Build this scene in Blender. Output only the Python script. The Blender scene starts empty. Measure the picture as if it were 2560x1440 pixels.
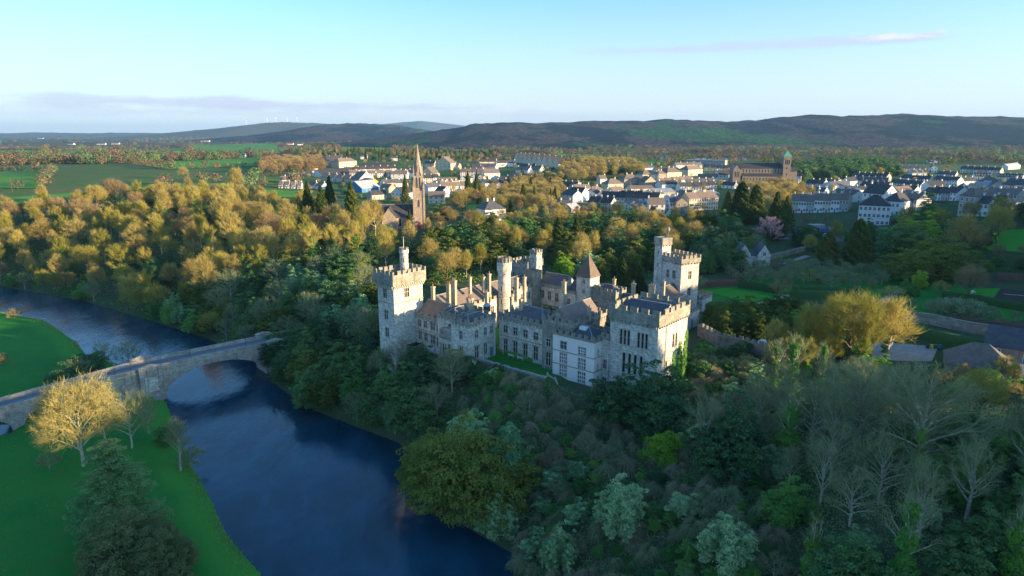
import bpy, math, random
import numpy as np
from mathutils import Vector, Matrix
PI = math.pi
rad = math.radians
scene = bpy.context.scene
col = scene.collection

# ---------------------------------------------------------------- camera
CAM_H = 75.0
PITCH = rad(12.78)
FPX = 1706.0                       # focal length in pixels of the 2560 px wide photograph
cam = bpy.data.cameras.new('camera')
cam.sensor_width = 36.0
cam.lens = 36.0 * FPX / 2560.0
cam.clip_start = 1.0
cam.clip_end = 60000.0
cam_o = bpy.data.objects.new('camera', cam)
col.objects.link(cam_o)
cam_o.location = (0, 0, CAM_H)
cam_o.rotation_euler = (PI / 2 - PITCH, 0, 0)
scene.camera = cam_o

# ---------------------------------------------------------------- sky, sun, exposure
SUN_EL = 8.5
SUN_AZ = -18.0                      # degrees from +X towards +Y
scene.view_settings.view_transform = 'Standard'
scene.view_settings.look = 'None'
scene.view_settings.exposure = 2.1
scene.view_settings.gamma = 1.0
scene.view_settings.use_curve_mapping = False
scene.render.engine = 'CYCLES'
scene.cycles.max_bounces = 8
scene.cycles.diffuse_bounces = 5
scene.cycles.glossy_bounces = 2
scene.cycles.transmission_bounces = 2
scene.cycles.transparent_max_bounces = 4
scene.cycles.volume_bounces = 0
scene.cycles.use_denoising = True
try:
	scene.cycles.denoiser = 'OPENIMAGEDENOISE'
	scene.cycles.denoising_prefilter = 'NONE'
	scene.cycles.denoising_input_passes = 'RGB_ALBEDO_NORMAL'
except Exception:
	pass

world = bpy.data.worlds.new('World')
scene.world = world
world.use_nodes = True
wt = world.node_tree


class NT:
	"""small helper round a node tree"""
	def __init__(self, tree):
		self.t = tree
		self.n = tree.nodes
		self.l = tree.links

	def node(self, kind, **kw):
		n = self.n.new(kind)
		for k, v in kw.items():
			setattr(n, k, v)
		return n

	def put(self, sock, v):
		if hasattr(v, 'links') or hasattr(v, 'is_output'):
			self.l.new(v, sock)
		else:
			sock.default_value = v

	def math(self, op, a, b=0.0, c=None, clamp=False):
		n = self.node('ShaderNodeMath', operation=op, use_clamp=clamp)
		self.put(n.inputs[0], a)
		self.put(n.inputs[1], b)
		if c is not None:
			self.put(n.inputs[2], c)
		return n.outputs[0]

	def mix(self, f, a, b, blend='MIX'):
		n = self.node('ShaderNodeMixRGB', blend_type=blend)
		self.put(n.inputs[0], f)
		self.put(n.inputs[1], a if not isinstance(a, tuple) else (*a, 1.0)[:4])
		self.put(n.inputs[2], b if not isinstance(b, tuple) else (*b, 1.0)[:4])
		return n.outputs[0]

	def noise(self, vec, scale, detail=3.0, rough=0.55, dist=0.0):
		n = self.node('ShaderNodeTexNoise')
		if vec is not None:
			self.l.new(vec, n.inputs['Vector'])
		n.inputs['Scale'].default_value = scale
		n.inputs['Detail'].default_value = detail
		n.inputs['Roughness'].default_value = rough
		n.inputs['Distortion'].default_value = dist
		return n.outputs['Fac']

	def maprange(self, v, a, b, c=0.0, d=1.0, smooth=True):
		n = self.node('ShaderNodeMapRange')
		n.interpolation_type = 'SMOOTHSTEP' if smooth else 'LINEAR'
		n.clamp = True if not smooth else True
		self.put(n.inputs['Value'], v)
		n.inputs['From Min'].default_value = a
		n.inputs['From Max'].default_value = b
		n.inputs['To Min'].default_value = c
		n.inputs['To Max'].default_value = d
		return n.outputs['Result']

	def mapping(self, vec, scale=(1, 1, 1), rot=(0, 0, 0), loc=(0, 0, 0)):
		n = self.node('ShaderNodeMapping')
		self.l.new(vec, n.inputs['Vector'])
		n.inputs['Scale'].default_value = scale
		n.inputs['Rotation'].default_value = rot
		n.inputs['Location'].default_value = loc
		return n.outputs[0]


def build_world():
	w = NT(wt)
	for n in list(w.n):
		w.n.remove(n)
	out = w.node('ShaderNodeOutputWorld')
	bg = w.node('ShaderNodeBackground')
	sky = w.node('ShaderNodeTexSky')
	sky.sky_type = 'NISHITA'
	sky.sun_disc = False
	sky.sun_elevation = rad(SUN_EL)
	sky.sun_rotation = rad(90.0 - SUN_AZ)
	sky.altitude = 50
	sky.air_density = 0.75
	sky.dust_density = 0.7
	sky.ozone_density = 3.0
	tc = w.node('ShaderNodeTexCoord')
	sep = w.node('ShaderNodeSeparateXYZ')
	w.l.new(tc.outputs['Generated'], sep.inputs[0])
	el = w.math('ARCSINE', sep.outputs[2])
	az = w.math('ARCTAN2', sep.outputs[0], sep.outputs[1])
	cv = w.node('ShaderNodeCombineXYZ')
	w.l.new(az, cv.inputs[0])
	w.l.new(el, cv.inputs[1])
	hs = w.node('ShaderNodeHueSaturation')
	hs.inputs['Saturation'].default_value = 1.0
	hs.inputs['Hue'].default_value = 0.5
	w.l.new(sky.outputs[0], hs.inputs['Color'])
	skyc = w.mix(1.0, hs.outputs[0], (.75, .93, .91), 'MULTIPLY')
	# pale air low down, the same all round the horizon
	skyc = w.mix(w.maprange(w.math('ABSOLUTE', el), .24, .0, 0, .72), skyc, (1.92, 1.86, 2.08))

	def band(az0, az1, e0, slope, thick, nscale, stretch, lo, hi):
		# a streak of cloud lying along el = e0 + slope*(az-az0), broken up by noise
		line = w.math('ADD', w.math('MULTIPLY', w.math('SUBTRACT', az, az0), slope), e0)
		d = w.math('ABSOLUTE', w.math('SUBTRACT', el, line))
		m = w.maprange(w.math('ADD', d, w.math('MULTIPLY', w.math('SUBTRACT', w.noise(w.mapping(cv.outputs[0], scale=(1, 2, 1), loc=(7, 3, 0)), 9, 5, .6), .5), thick * 1.6)), thick, 0.0)
		m = w.math('MULTIPLY', m, w.maprange(az, az0 - .06, az0 + .10))
		m = w.math('MULTIPLY', m, w.maprange(az, az1 + .03, az1 - .05))
		v = w.mapping(cv.outputs[0], scale=(1.0, stretch, 1.0))
		nz = w.noise(v, nscale, 6.0, 0.6)
		v2 = w.mapping(cv.outputs[0], scale=(1.0, stretch * 1.6, 1.0), loc=(3.1, 1.7, 0))
		nz2 = w.noise(v2, nscale * 4.5, 8.0, .68, .8)
		m = w.math('MULTIPLY', m, 1.15)
		m = w.math('ADD', m, w.math('MULTIPLY', w.math('SUBTRACT', nz, .5), 2.0))
		m = w.math('ADD', m, w.math('MULTIPLY', w.math('SUBTRACT', nz2, .5), .9))
		return w.maprange(m, lo, hi)

	c1 = band(.06, .56, .1095, .006, .013, 7, 6, .40, 1.3)      # right streak
	c1b = band(.42, .55, .1145, .0, .008, 16, 4, .3, 1.1)        # its sunlit head
	c2 = band(-.66, -.02, .041, -.012, .015, 6, 8, .30, 1.3)       # low bank on the left
	c3 = band(-.9, .30, .028, -.004, .016, 6, 9, .35, 1.5)
	violet = (1.42, 1.55, 1.95)
	pink = (2.5, 2.2, 2.25)
	c = w.mix(w.math('MULTIPLY', c3, .45), skyc, violet)
	c = w.mix(w.math('MULTIPLY', c2, .75), c, violet)
	c = w.mix(w.math('MULTIPLY', c1, .62), c, violet)
	c = w.mix(w.math('MULTIPLY', c1b, .6), c, pink)
	w.l.new(c, bg.inputs['Color'])
	bg.inputs['Strength'].default_value = 0.11
	w.l.new(bg.outputs[0], out.inputs[0])


build_world()
sun = bpy.data.lights.new('sun', 'SUN')
sun.energy = 3.3
sun.angle = rad(0.55)
sun.color = (1.0, 0.71, 0.39)
sun_o = bpy.data.objects.new('sun', sun)
col.objects.link(sun_o)
_sd = Vector((math.cos(rad(SUN_AZ)) * math.cos(rad(SUN_EL)), math.sin(rad(SUN_AZ)) * math.cos(rad(SUN_EL)), math.sin(rad(SUN_EL))))
sun_o.rotation_euler = _sd.to_track_quat('Z', 'Y').to_euler()
sun_o.location = (300, -100, 200)

# ---------------------------------------------------------------- helpers: objects
def tag(o, label=None, cat=None, group=None, kind=None):
	if label:
		o['label'] = label
	if cat:
		o['category'] = cat
	if group:
		o['group'] = group
	if kind:
		o['kind'] = kind
	return o


def empty(name, loc=(0, 0, 0), rz=0.0, label=None, cat=None, group=None, parent=None):
	o = bpy.data.objects.new(name, None)
	o.empty_display_size = 0.5
	col.objects.link(o)
	o.location = loc
	o.rotation_euler = (0, 0, rz)
	if parent:
		o.parent = parent
	return tag(o, label, cat, group)


def link(name, me, parent=None, loc=(0, 0, 0), rz=0.0, scale=(1, 1, 1), rot=None):
	o = bpy.data.objects.new(name, me)
	col.objects.link(o)
	o.location = loc
	o.rotation_euler = rot if rot else (0, 0, rz)
	o.scale = scale
	if parent:
		o.parent = parent
	return o


class MB:
	"""collects shapes for ONE mesh"""
	def __init__(self):
		self.v, self.f, self.m = [], [], []

	def poly(self, pts, m=0):
		i = len(self.v)
		self.v += [tuple(p) for p in pts]
		self.f.append(tuple(range(i, i + len(pts))))
		self.m.append(m)

	def box(self, x0, x1, y0, y1, z0, z1, m=0, mtop=None):
		i = len(self.v)
		self.v += [(x0, y0, z0), (x1, y0, z0), (x1, y1, z0), (x0, y1, z0), (x0, y0, z1), (x1, y0, z1), (x1, y1, z1), (x0, y1, z1)]
		self.f += [(i, i + 3, i + 2, i + 1), (i + 4, i + 5, i + 6, i + 7), (i, i + 1, i + 5, i + 4), (i + 1, i + 2, i + 6, i + 5), (i + 2, i + 3, i + 7, i + 6), (i + 3, i, i + 4, i + 7)]
		self.m += [m, m if mtop is None else mtop, m, m, m, m]

	def tube(self, p0, p1, r0, r1, n=6, m=0, caps=False):
		p0, p1 = Vector(p0), Vector(p1)
		d = (p1 - p0)
		if d.length < 1e-6:
			return
		d.normalize()
		a = d.orthogonal().normalized()
		b = d.cross(a)
		i = len(self.v)
		for k in range(n):
			t = 2 * PI * k / n
			self.v.append(tuple(p0 + (a * math.cos(t) + b * math.sin(t)) * r0))
		for k in range(n):
			t = 2 * PI * k / n
			self.v.append(tuple(p1 + (a * math.cos(t) + b * math.sin(t)) * r1))
		for k in range(n):
			self.f.append((i + k, i + (k + 1) % n, i + n + (k + 1) % n, i + n + k))
			self.m.append(m)
		if caps:
			self.f.append(tuple(i + n + k for k in range(n)))
			self.m.append(m)

	def ring(self, cx, cy, prof, n=16, m=0, a0=0.0):
		# lathe: prof = [(r, z), ...]
		i = len(self.v)
		for r, z in prof:
			for k in range(n):
				t = a0 + 2 * PI * k / n
				self.v.append((cx + r * math.cos(t), cy + r * math.sin(t), z))
		for j in range(len(prof) - 1):
			for k in range(n):
				a = i + j * n + k
				b = i + j * n + (k + 1) % n
				self.f.append((a, b, b + n, a + n))
				self.m.append(m)

	def mesh(self, name, mats, smooth=False):
		me = bpy.data.meshes.new(name)
		me.from_pydata(self.v, [], self.f)
		for mm in (mats if isinstance(mats, (list, tuple)) else [mats]):
			me.materials.append(mm)
		if any(self.m):
			me.polygons.foreach_set('material_index', self.m)
		if smooth:
			me.polygons.foreach_set('use_smooth', [True] * len(self.f))
		me.update()
		return me

	def build(self, name, mats, parent=None, smooth=False, **kw):
		return link(name, self.mesh(name, mats, smooth), parent, **kw)


def np_mesh(name, V, F, mats, smooth=False, midx=None):
	"""V (n,3) array, F (k,3) or (k,4) int array (all faces the same size)"""
	me = bpy.data.meshes.new(name)
	n, k = len(V), F.shape[1]
	me.vertices.add(n)
	me.vertices.foreach_set('co', np.ascontiguousarray(V, dtype=np.float32).ravel())
	me.loops.add(F.size)
	me.loops.foreach_set('vertex_index', np.ascontiguousarray(F, dtype=np.int32).ravel())
	me.polygons.add(len(F))
	me.polygons.foreach_set('loop_start', np.arange(0, F.size, k, dtype=np.int32))
	if smooth:
		me.polygons.foreach_set('use_smooth', np.ones(len(F), dtype=bool))
	for mm in (mats if isinstance(mats, (list, tuple)) else [mats]):
		me.materials.append(mm)
	if midx is not None:
		me.polygons.foreach_set('material_index', np.asarray(midx, dtype=np.int32))
	me.update(calc_edges=True)
	return me


# ---------------------------------------------------------------- helpers: pixel of the photograph -> place
_s, _c = math.sin(PITCH), math.cos(PITCH)


def at(u, v, z):
	a = (u - 1280) / FPX
	b = (v - 720) / FPX
	t = (z - CAM_H) / (-_s - b * _c)
	return a * t, (_c - b * _s) * t


# ---------------------------------------------------------------- terrain
def w0(pts):
	return np.array([at(u, v, 0.0) for u, v in pts])


RB = np.vstack([[(-1500, 560), (-700, 470)], w0([(0, 716), (200, 749), (400, 808), (520, 846), (640, 900), (700, 968), (790, 1025), (900, 1068), (1000, 1105), (1060, 1180), (1120, 1285), (1210, 1340), (1290, 1385), (1290, 1440)]), [(14, 60), (24, 0), (24, -900)]])
LB = np.vstack([[(-1500, 420), (-700, 380)], w0([(0, 783), (110, 803), (190, 855), (215, 890), (300, 915), (395, 985), (415, 1010), (440, 1080), (485, 1180), (520, 1240), (560, 1330), (600, 1380), (650, 1440)]), [(-38, 60), (-34, 0), (-34, -900)]])
RIV = np.vstack([RB, LB[::-1]])
# width of the slope that climbs from the right bank, per bank vertex
RBW = np.array([120, 110, 95, 85, 70, 60, 45, 40, 32, 27, 25, 28, 40, 48, 52, 54, 60, 60, 60], dtype=float)
# the little flood channels under the bridge's land arches
POND1 = w0([(222, 962), (300, 958), (318, 990), (300, 1030), (240, 1035), (215, 1000)])
POND2 = w0([(-60, 1062), (20, 1058), (34, 1078), (20, 1090), (-60, 1110)])


def seg_dist(X, Y, pl, vals=None):
	best = np.full(X.shape, 1e18)
	val = np.zeros(X.shape)
	for i in range(len(pl) - 1):
		ax, ay = pl[i]
		bx, by = pl[i + 1]
		dx, dy = bx - ax, by - ay
		t = np.clip(((X - ax) * dx + (Y - ay) * dy) / (dx * dx + dy * dy), 0, 1)
		d = (X - ax - t * dx) ** 2 + (Y - ay - t * dy) ** 2
		m = d < best
		best = np.where(m, d, best)
		if vals is not None:
			val = np.where(m, vals[i] * (1 - t) + vals[i + 1] * t, val)
	return (np.sqrt(best), val) if vals is not None else np.sqrt(best)


def inside(X, Y, pg):
	r = np.zeros(X.shape, dtype=bool)
	n = len(pg)
	for i in range(n):
		x0, y0 = pg[i]
		x1, y1 = pg[(i + 1) % n]
		if y0 == y1:
			continue
		c = ((y0 > Y) != (y1 > Y)) & (X < (x1 - x0) * (Y - y0) / (y1 - y0) + x0)
		r ^= c
	return r


def ss(a, b, x):
	t = np.clip((x - a) / (b - a), 0, 1)
	return t * t * (3 - 2 * t)


CA = rad(-40.0)
CAST_O = (-31.6, 177.3)


def c2w(x, y):
	return (CAST_O[0] + x * math.cos(CA) - y * math.sin(CA), CAST_O[1] + x * math.sin(CA) + y * math.cos(CA))


def w2c(X, Y):
	X = X - CAST_O[0]
	Y = Y - CAST_O[1]
	return X * math.cos(CA) + Y * math.sin(CA), -X * math.sin(CA) + Y * math.cos(CA)


def rectmask(x, y, x0, x1, y0, y1, s):
	dx = np.maximum(np.maximum(x0 - x, x - x1), 0)
	dy = np.maximum(np.maximum(y0 - y, y - y1), 0)
	return 1 - ss(0, s, np.hypot(dx, dy))


def hgt(X, Y):
	X = np.asarray(X, dtype=float)
	Y = np.asarray(Y, dtype=float)
	dR, w = seg_dist(X, Y, RB, RBW)
	dL = seg_dist(X, Y, LB)
	riv = inside(X, Y, RIV)
	town = ss(235, 430, Y)
	P = 16.6 + 8.2 * town + 4.0 * ss(60, 130, X) * (1 - town)
	far = ss(420, 800, Y)
	P = P + far * (2.6 * np.sin(X / 210 + 1.3) * np.cos(Y / 170) + 2.0 * np.sin(X / 95 + Y / 130))
	P = P + 5 * ss(150, 420, -X) * ss(300, 520, Y) * (1 - ss(1200, 2500, Y))
	P = P - 8 * ss(1200, 2600, Y)
	q = Y + .325 * (X - 75)
	dip = ss(126, 138, q) * (1 - ss(184, 200, q))
	P = P + (27 + 15 * (1 - ss(122, 138, q)) + 8 * (1 - ss(55, 82, q))) * ss(135, 330, X) * (1 - ss(330, 560, Y)) * (1 - .8 * dip)      # out-of-view hill added to shade the gardens, lowered by dip for sunlight
	t = np.clip(dR / w, 0, 1)
	zr = 0.35 + (P - 0.35) * (1 - (1 - t) ** 1.7)
	nz = 1.2 * np.sin(X * .21 + Y * .13) * np.sin(Y * .17 - X * .09) * ss(2, 12, dR) * (1 - ss(.85, 1.2, dR / w))
	zr = zr + nz
	zm = 0.25 + 1.5 * ss(0, 3.5, dL) + 0.6 * ss(10, 80, dL) + .25 * np.sin(X * .06) * np.sin(Y * .05)
	z = np.where(dR < dL, zr, zm)
	# castle ground
	cx, cy = w2c(X, Y)
	m = rectmask(cx, cy, -7, 72, 9.5, 110, 7)
	z = z * (1 - m) + 16.4 * m
	m = rectmask(cx, cy, 21, 46, 8.6, 19, 1.2)
	z = z * (1 - m) + 17.0 * m
	dmin = np.minimum(dR, dL)
	z = np.where(riv, -1.4 * ss(0, 2.5, dmin), z)
	for pg in (POND1, POND2):
		ins = inside(X, Y, pg)
		d = seg_dist(X, Y, np.vstack([pg, pg[:1]]))
		z = np.where(ins, -.8 * ss(0, 1.5, d), np.minimum(z, .1 + .5 * d) * (d < 8) + z * (d >= 8))
	return z


def h1(x, y):
	return float(hgt(np.array([x]), np.array([y]))[0])


_TS = np.concatenate([np.arange(90, 500, 1.0), np.geomspace(500, 9000, 260)])


def gp(u, v):
	"""the place on the ground that the photograph shows at pixel u, v"""
	a = (u - 1280) / FPX
	b = (v - 720) / FPX
	X = a * _TS
	Y = (_c - b * _s) * _TS
	Z = CAM_H + (-_s - b * _c) * _TS
	H = np.maximum(hgt(X, Y), 0.0)
	k = np.argmax(Z < H)
	if Z[-1] > H[-1]:
		k = len(_TS) - 1
	if k == 0:
		k = 1
	d0, d1 = Z[k - 1] - H[k - 1], Z[k] - H[k]
	f = d0 / (d0 - d1) if d0 != d1 else 0
	f = min(max(f, 0), 1)
	t = _TS[k - 1] * (1 - f) + _TS[k] * f
	x, y = a * t, (_c - b * _s) * t
	return x, y, max(h1(x, y), 0.0)

# ---------------------------------------------------------------- materials
def new_mat(name):
	m = bpy.data.materials.new(name)
	m.use_nodes = True
	nt = NT(m.node_tree)
	for n in list(nt.n):
		nt.n.remove(n)
	out = nt.node('ShaderNodeOutputMaterial')
	return m, nt, out


def principled(nt, out, color, rough=0.9, spec=0.25, normal=None, metallic=0.0):
	b = nt.node('ShaderNodeBsdfPrincipled')
	nt.put(b.inputs['Base Color'], color if not isinstance(color, tuple) else (*color, 1.0)[:4])
	nt.put(b.inputs['Roughness'], rough)
	b.inputs['Specular IOR Level'].default_value = spec
	b.inputs['Metallic'].default_value = metallic
	if normal is not None:
		nt.l.new(normal, b.inputs['Normal'])
	nt.l.new(b.outputs[0], out.inputs[0])
	return b


def bump(nt, h, dist=0.1, strength=1.0):
	n = nt.node('ShaderNodeBump')
	n.inputs['Strength'].default_value = strength
	n.inputs['Distance'].default_value = dist
	nt.l.new(h, n.inputs['Height'])
	return n.outputs[0]


def objvec(nt):
	return nt.node('ShaderNodeTexCoord').outputs['Object']


def objrand(nt):
	return nt.node('ShaderNodeObjectInfo').outputs['Random']


def plain(name, c1, c2=None, scale=1.0, rough=.9, spec=.2, bdist=0.0, rnd=0.0, detail=4.0, metallic=0.0):
	m, nt, out = new_mat(name)
	v = objvec(nt)
	nz = nt.noise(v, scale, detail)
	c = nt.mix(nt.maprange(nz, .3, .7), c1, c2 if c2 else c1)
	if rnd:
		f = nt.maprange(objrand(nt), 0, 1, 1 - rnd, 1 + rnd, smooth=False)
		cc = nt.node('ShaderNodeVectorMath', operation='SCALE')
		nt.l.new(c, cc.inputs[0])
		nt.l.new(f, cc.inputs['Scale'])
		c = cc.outputs[0]
	nrm = bump(nt, nt.noise(v, scale * 4, 4), bdist) if bdist else None
	principled(nt, out, c, rough, spec, nrm, metallic)
	return m


def stone(name, base, dark, pale, moss=(.10, .10, .03), courses=.32, blockw=.75, stain=.55, mossy=.35, bdist=.05, contrast=.25):
	"""coursed rubble limestone with run-off stains and lichen"""
	m, nt, out = new_mat(name)
	v = objvec(nt)
	sp = nt.node('ShaderNodeSeparateXYZ')
	nt.l.new(v, sp.inputs[0])
	cb = nt.node('ShaderNodeCombineXYZ')
	nt.l.new(nt.math('ADD', sp.outputs[0], sp.outputs[1]), cb.inputs[0])
	nt.l.new(sp.outputs[2], cb.inputs[1])
	wob = nt.node('ShaderNodeVectorMath', operation='ADD')
	nw = nt.node('ShaderNodeTexNoise')
	nt.l.new(v, nw.inputs['Vector'])
	nw.inputs['Scale'].default_value = 1.3
	nsc = nt.node('ShaderNodeVectorMath', operation='SCALE')
	nt.l.new(nw.outputs['Color'], nsc.inputs[0])
	nsc.inputs['Scale'].default_value = .22
	nt.l.new(cb.outputs[0], wob.inputs[0])
	nt.l.new(nsc.outputs[0], wob.inputs[1])
	br = nt.node('ShaderNodeTexBrick')
	nt.l.new(wob.outputs[0], br.inputs['Vector'])
	br.inputs['Color1'].default_value = (1 - contrast, 1 - contrast, 1 - contrast, 1)
	br.inputs['Color2'].default_value = (1 + contrast * .6, 1 + contrast * .6, 1 + contrast * .55, 1)
	br.inputs['Mortar'].default_value = (1.05, 1.03, 1.0, 1)
	br.inputs['Scale'].default_value = 1.0
	br.inputs['Mortar Size'].default_value = .02
	br.inputs['Brick Width'].default_value = blockw
	br.inputs['Row Height'].default_value = courses
	br.offset = .43
	c = nt.mix(nt.maprange(nt.noise(v, .35, 5, .65), .35, .68), base, pale)
	c = nt.mix(nt.math('MULTIPLY', nt.maprange(nt.noise(v, 2.6, 4, .7), .56, .72), .55), c, dark)
	c = nt.mix(1.0, c, br.outputs['Color'], 'MULTIPLY')
	drip = nt.noise(nt.mapping(v, scale=(1.1, 1.1, .16)), 1.0, 5, .7)
	c = nt.mix(nt.math('MULTIPLY', nt.maprange(drip, .50, .74), stain), c, dark)
	c = nt.mix(nt.math('MULTIPLY', nt.maprange(nt.noise(v, .5, 5, .7), .55, .75), mossy), c, moss)
	h = nt.math('ADD', nt.math('MULTIPLY', br.outputs['Fac'], -.6), nt.noise(v, 5, 4, .7))
	principled(nt, out, c, .93, .15, bump(nt, h, bdist))
	return m


M = {}
M['castle'] = stone('castle_limestone', (.53, .515, .465), (.19, .19, .165), (.70, .68, .63), stain=.72, mossy=.28, contrast=.36)
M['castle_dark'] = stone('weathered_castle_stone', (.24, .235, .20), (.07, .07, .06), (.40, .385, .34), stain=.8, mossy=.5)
M['parapet'] = stone('lichened_parapet_stone', (.27, .26, .22), (.085, .085, .07), (.42, .40, .35), moss=(.13, .115, .03), stain=.7, mossy=.5)
M['coping'] = stone('mossy_coping', (.30, .28, .20), (.09, .09, .06), (.40, .37, .26), moss=(.16, .13, .03), stain=.4, mossy=.8)
M['render'] = stone('limewashed_render', (.72, .68, .67), (.48, .45, .44), (.78, .75, .73), courses=1.7, blockw=6, stain=.35, mossy=.04, contrast=.03, bdist=.01)
M['dressed'] = plain('dressed_stone', (.50, .47, .40), (.40, .38, .33), 1.5, .85)
M['chimney'] = stone('chimney_stone', (.46, .40, .30), (.20, .17, .13), (.56, .48, .36), stain=.35, mossy=.15)
M['pot'] = plain('clay_pot', (.42, .24, .13), (.30, .17, .10), 3)
M['lead'] = plain('grey_lead', (.32, .34, .37), (.24, .26, .29), .8, .5, .4)
M['bridge'] = stone('bridge_limestone', (.33, .31, .27), (.07, .07, .065), (.50, .48, .43), courses=.35, blockw=.9, stain=.8, mossy=.3)
M['church'] = stone('church_stone', (.36, .29, .23), (.15, .12, .10), (.44, .36, .29), stain=.4, mossy=.05)
M['redstone'] = stone('red_sandstone', (.25, .20, .165), (.14, .11, .09), (.32, .26, .215), stain=.3, mossy=.02)
M['gardenwall'] = stone('garden_wall_stone', (.27, .24, .20), (.10, .09, .08), (.38, .33, .28), stain=.6, mossy=.55)
M['glass'] = plain('dark_window_glass', (.02, .024, .03), (.035, .04, .05), .6, .12, .6)
M['blueglass'] = plain('pale_window_glass', (.06, .09, .13), (.03, .05, .08), .5, .1, .7)
M['white'] = plain('white_render', (.74, .74, .73), (.64, .64, .63), .5, .85, rnd=.07)
M['cream'] = plain('cream_render', (.66, .56, .40), (.58, .49, .35), .5, .85, rnd=.1)
M['grey'] = plain('grey_render', (.42, .40, .37), (.34, .33, .31), .5, .9, rnd=.12)
M['stonehouse'] = stone('house_stone', (.36, .30, .24), (.18, .15, .12), (.45, .38, .30), stain=.2, mossy=.02)
M['yellowpaint'] = plain('yellow_paint', (.75, .50, .06), None, 1, .6)
M['bluepaint'] = plain('blue_paint', (.06, .20, .42), (.05, .17, .36), 2, .55)
M['tealpaint'] = plain('turquoise_paint', (.05, .26, .36), (.04, .21, .30), 2, .55)
M['whitepaint'] = plain('white_paint', (.8, .8, .8), None, 1, .5)
M['darkmetal'] = plain('dark_metal', (.03, .03, .03), None, 1, .5, .4)
M['greymetal'] = plain('grey_metal', (.30, .31, .32), (.25, .26, .27), 1, .45, .5)
M['copper'] = plain('green_copper', (.12, .36, .27), (.10, .29, .22), 1, .7)
M['tyre'] = plain('tyre_rubber', (.02, .02, .02), None, 1, .9)
M['redpaint'] = plain('red_paint', (.45, .07, .05), None, 1, .5)
M['bark'] = plain('bark', (.16, .13, .095), (.09, .075, .055), 2.0, .95, bdist=.03, rnd=.2)
M['palebark'] = plain('pale_lichened_bark', (.46, .44, .35), (.26, .25, .19), 1.5, .95, rnd=.2)
M['timber'] = plain('weathered_timber', (.17, .14, .11), (.11, .09, .07), 2, .9)


def roof_mat(name, a, b, moss, row=.28, mossy=.3, rnd=.15):
	m, nt, out = new_mat(name)
	v = objvec(nt)
	c = nt.mix(nt.maprange(nt.noise(v, .8, 5, .65), .35, .65), a, b)
	c = nt.mix(nt.math('MULTIPLY', nt.maprange(nt.noise(v, 9, 2), .45, .65), .35), c, tuple(x * .6 for x in a))
	c = nt.mix(nt.math('MULTIPLY', nt.maprange(nt.noise(v, .45, 5, .7), .56, .72), mossy), c, moss)
	f = nt.maprange(objrand(nt), 0, 1, 1 - rnd, 1 + rnd, smooth=False)
	cc = nt.node('ShaderNodeVectorMath', operation='SCALE')
	nt.l.new(c, cc.inputs[0])
	nt.l.new(f, cc.inputs['Scale'])
	sp = nt.node('ShaderNodeSeparateXYZ')
	nt.l.new(v, sp.inputs[0])
	wv = nt.math('FRACT', nt.math('DIVIDE', sp.outputs[2], row))
	h = nt.math('ADD', wv, nt.noise(v, 3, 3))
	principled(nt, out, cc.outputs[0], .72, .35, bump(nt, h, .02))
	return m


M['slate'] = roof_mat('blue_grey_slate', (.075, .085, .105), (.115, .12, .135), (.14, .12, .05), mossy=.15)
M['oldslate'] = roof_mat('brown_weathered_slate', (.17, .135, .115), (.22, .175, .15), (.13, .115, .05), mossy=.3)
M['tile'] = roof_mat('brown_roof_tile', (.115, .085, .07), (.155, .115, .095), (.10, .09, .05), mossy=.35)
M['darkslate'] = roof_mat('dark_slate', (.045, .048, .056), (.075, .075, .08), (.09, .09, .05), mossy=.15)
M['greyroof'] = roof_mat('pale_grey_sheet_roof', (.36, .38, .42), (.30, .32, .36), (.2, .2, .2), row=.9, mossy=.1)
M['redroof'] = roof_mat('red_tile', (.33, .12, .07), (.27, .10, .06), (.12, .1, .05), mossy=.1)
M['mossroof'] = roof_mat('mossy_slate', (.10, .10, .105), (.16, .14, .12), (.20, .19, .06), mossy=.6)


def leaf_mat(name, c1, c2, rnd=.25, trans=.25, rough=.6, spec=.15, scale=.5):
	m, nt, out = new_mat(name)
	v = objvec(nt)
	oi = objrand(nt)
	nz = nt.noise(v, scale, 3)
	c = nt.mix(nt.maprange(nt.math('ADD', nz, nt.math('MULTIPLY', nt.math('SUBTRACT', oi, .5), .3)), .35, .65), c1, c2)
	f = nt.maprange(nt.noise(None, 7.0), 0, 1, 1, 1)
	g = nt.node('ShaderNodeVectorMath', operation='SCALE')
	nt.l.new(c, g.inputs[0])
	nt.l.new(nt.maprange(oi, 0, 1, 1 - rnd, 1 + rnd, smooth=False), g.inputs['Scale'])
	b = nt.node('ShaderNodeBsdfPrincipled')
	nt.l.new(g.outputs[0], b.inputs['Base Color'])
	b.inputs['Roughness'].default_value = rough
	b.inputs['Specular IOR Level'].default_value = spec
	if trans:
		t = nt.node('ShaderNodeBsdfTranslucent')
		nt.l.new(g.outputs[0], t.inputs['Color'])
		mx = nt.node('ShaderNodeMixShader')
		mx.inputs[0].default_value = trans
		nt.l.new(b.outputs[0], mx.inputs[1])
		nt.l.new(t.outputs[0], mx.inputs[2])
		nt.l.new(mx.outputs[0], out.inputs[0])
	else:
		nt.l.new(b.outputs[0], out.inputs[0])
	return m


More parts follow.
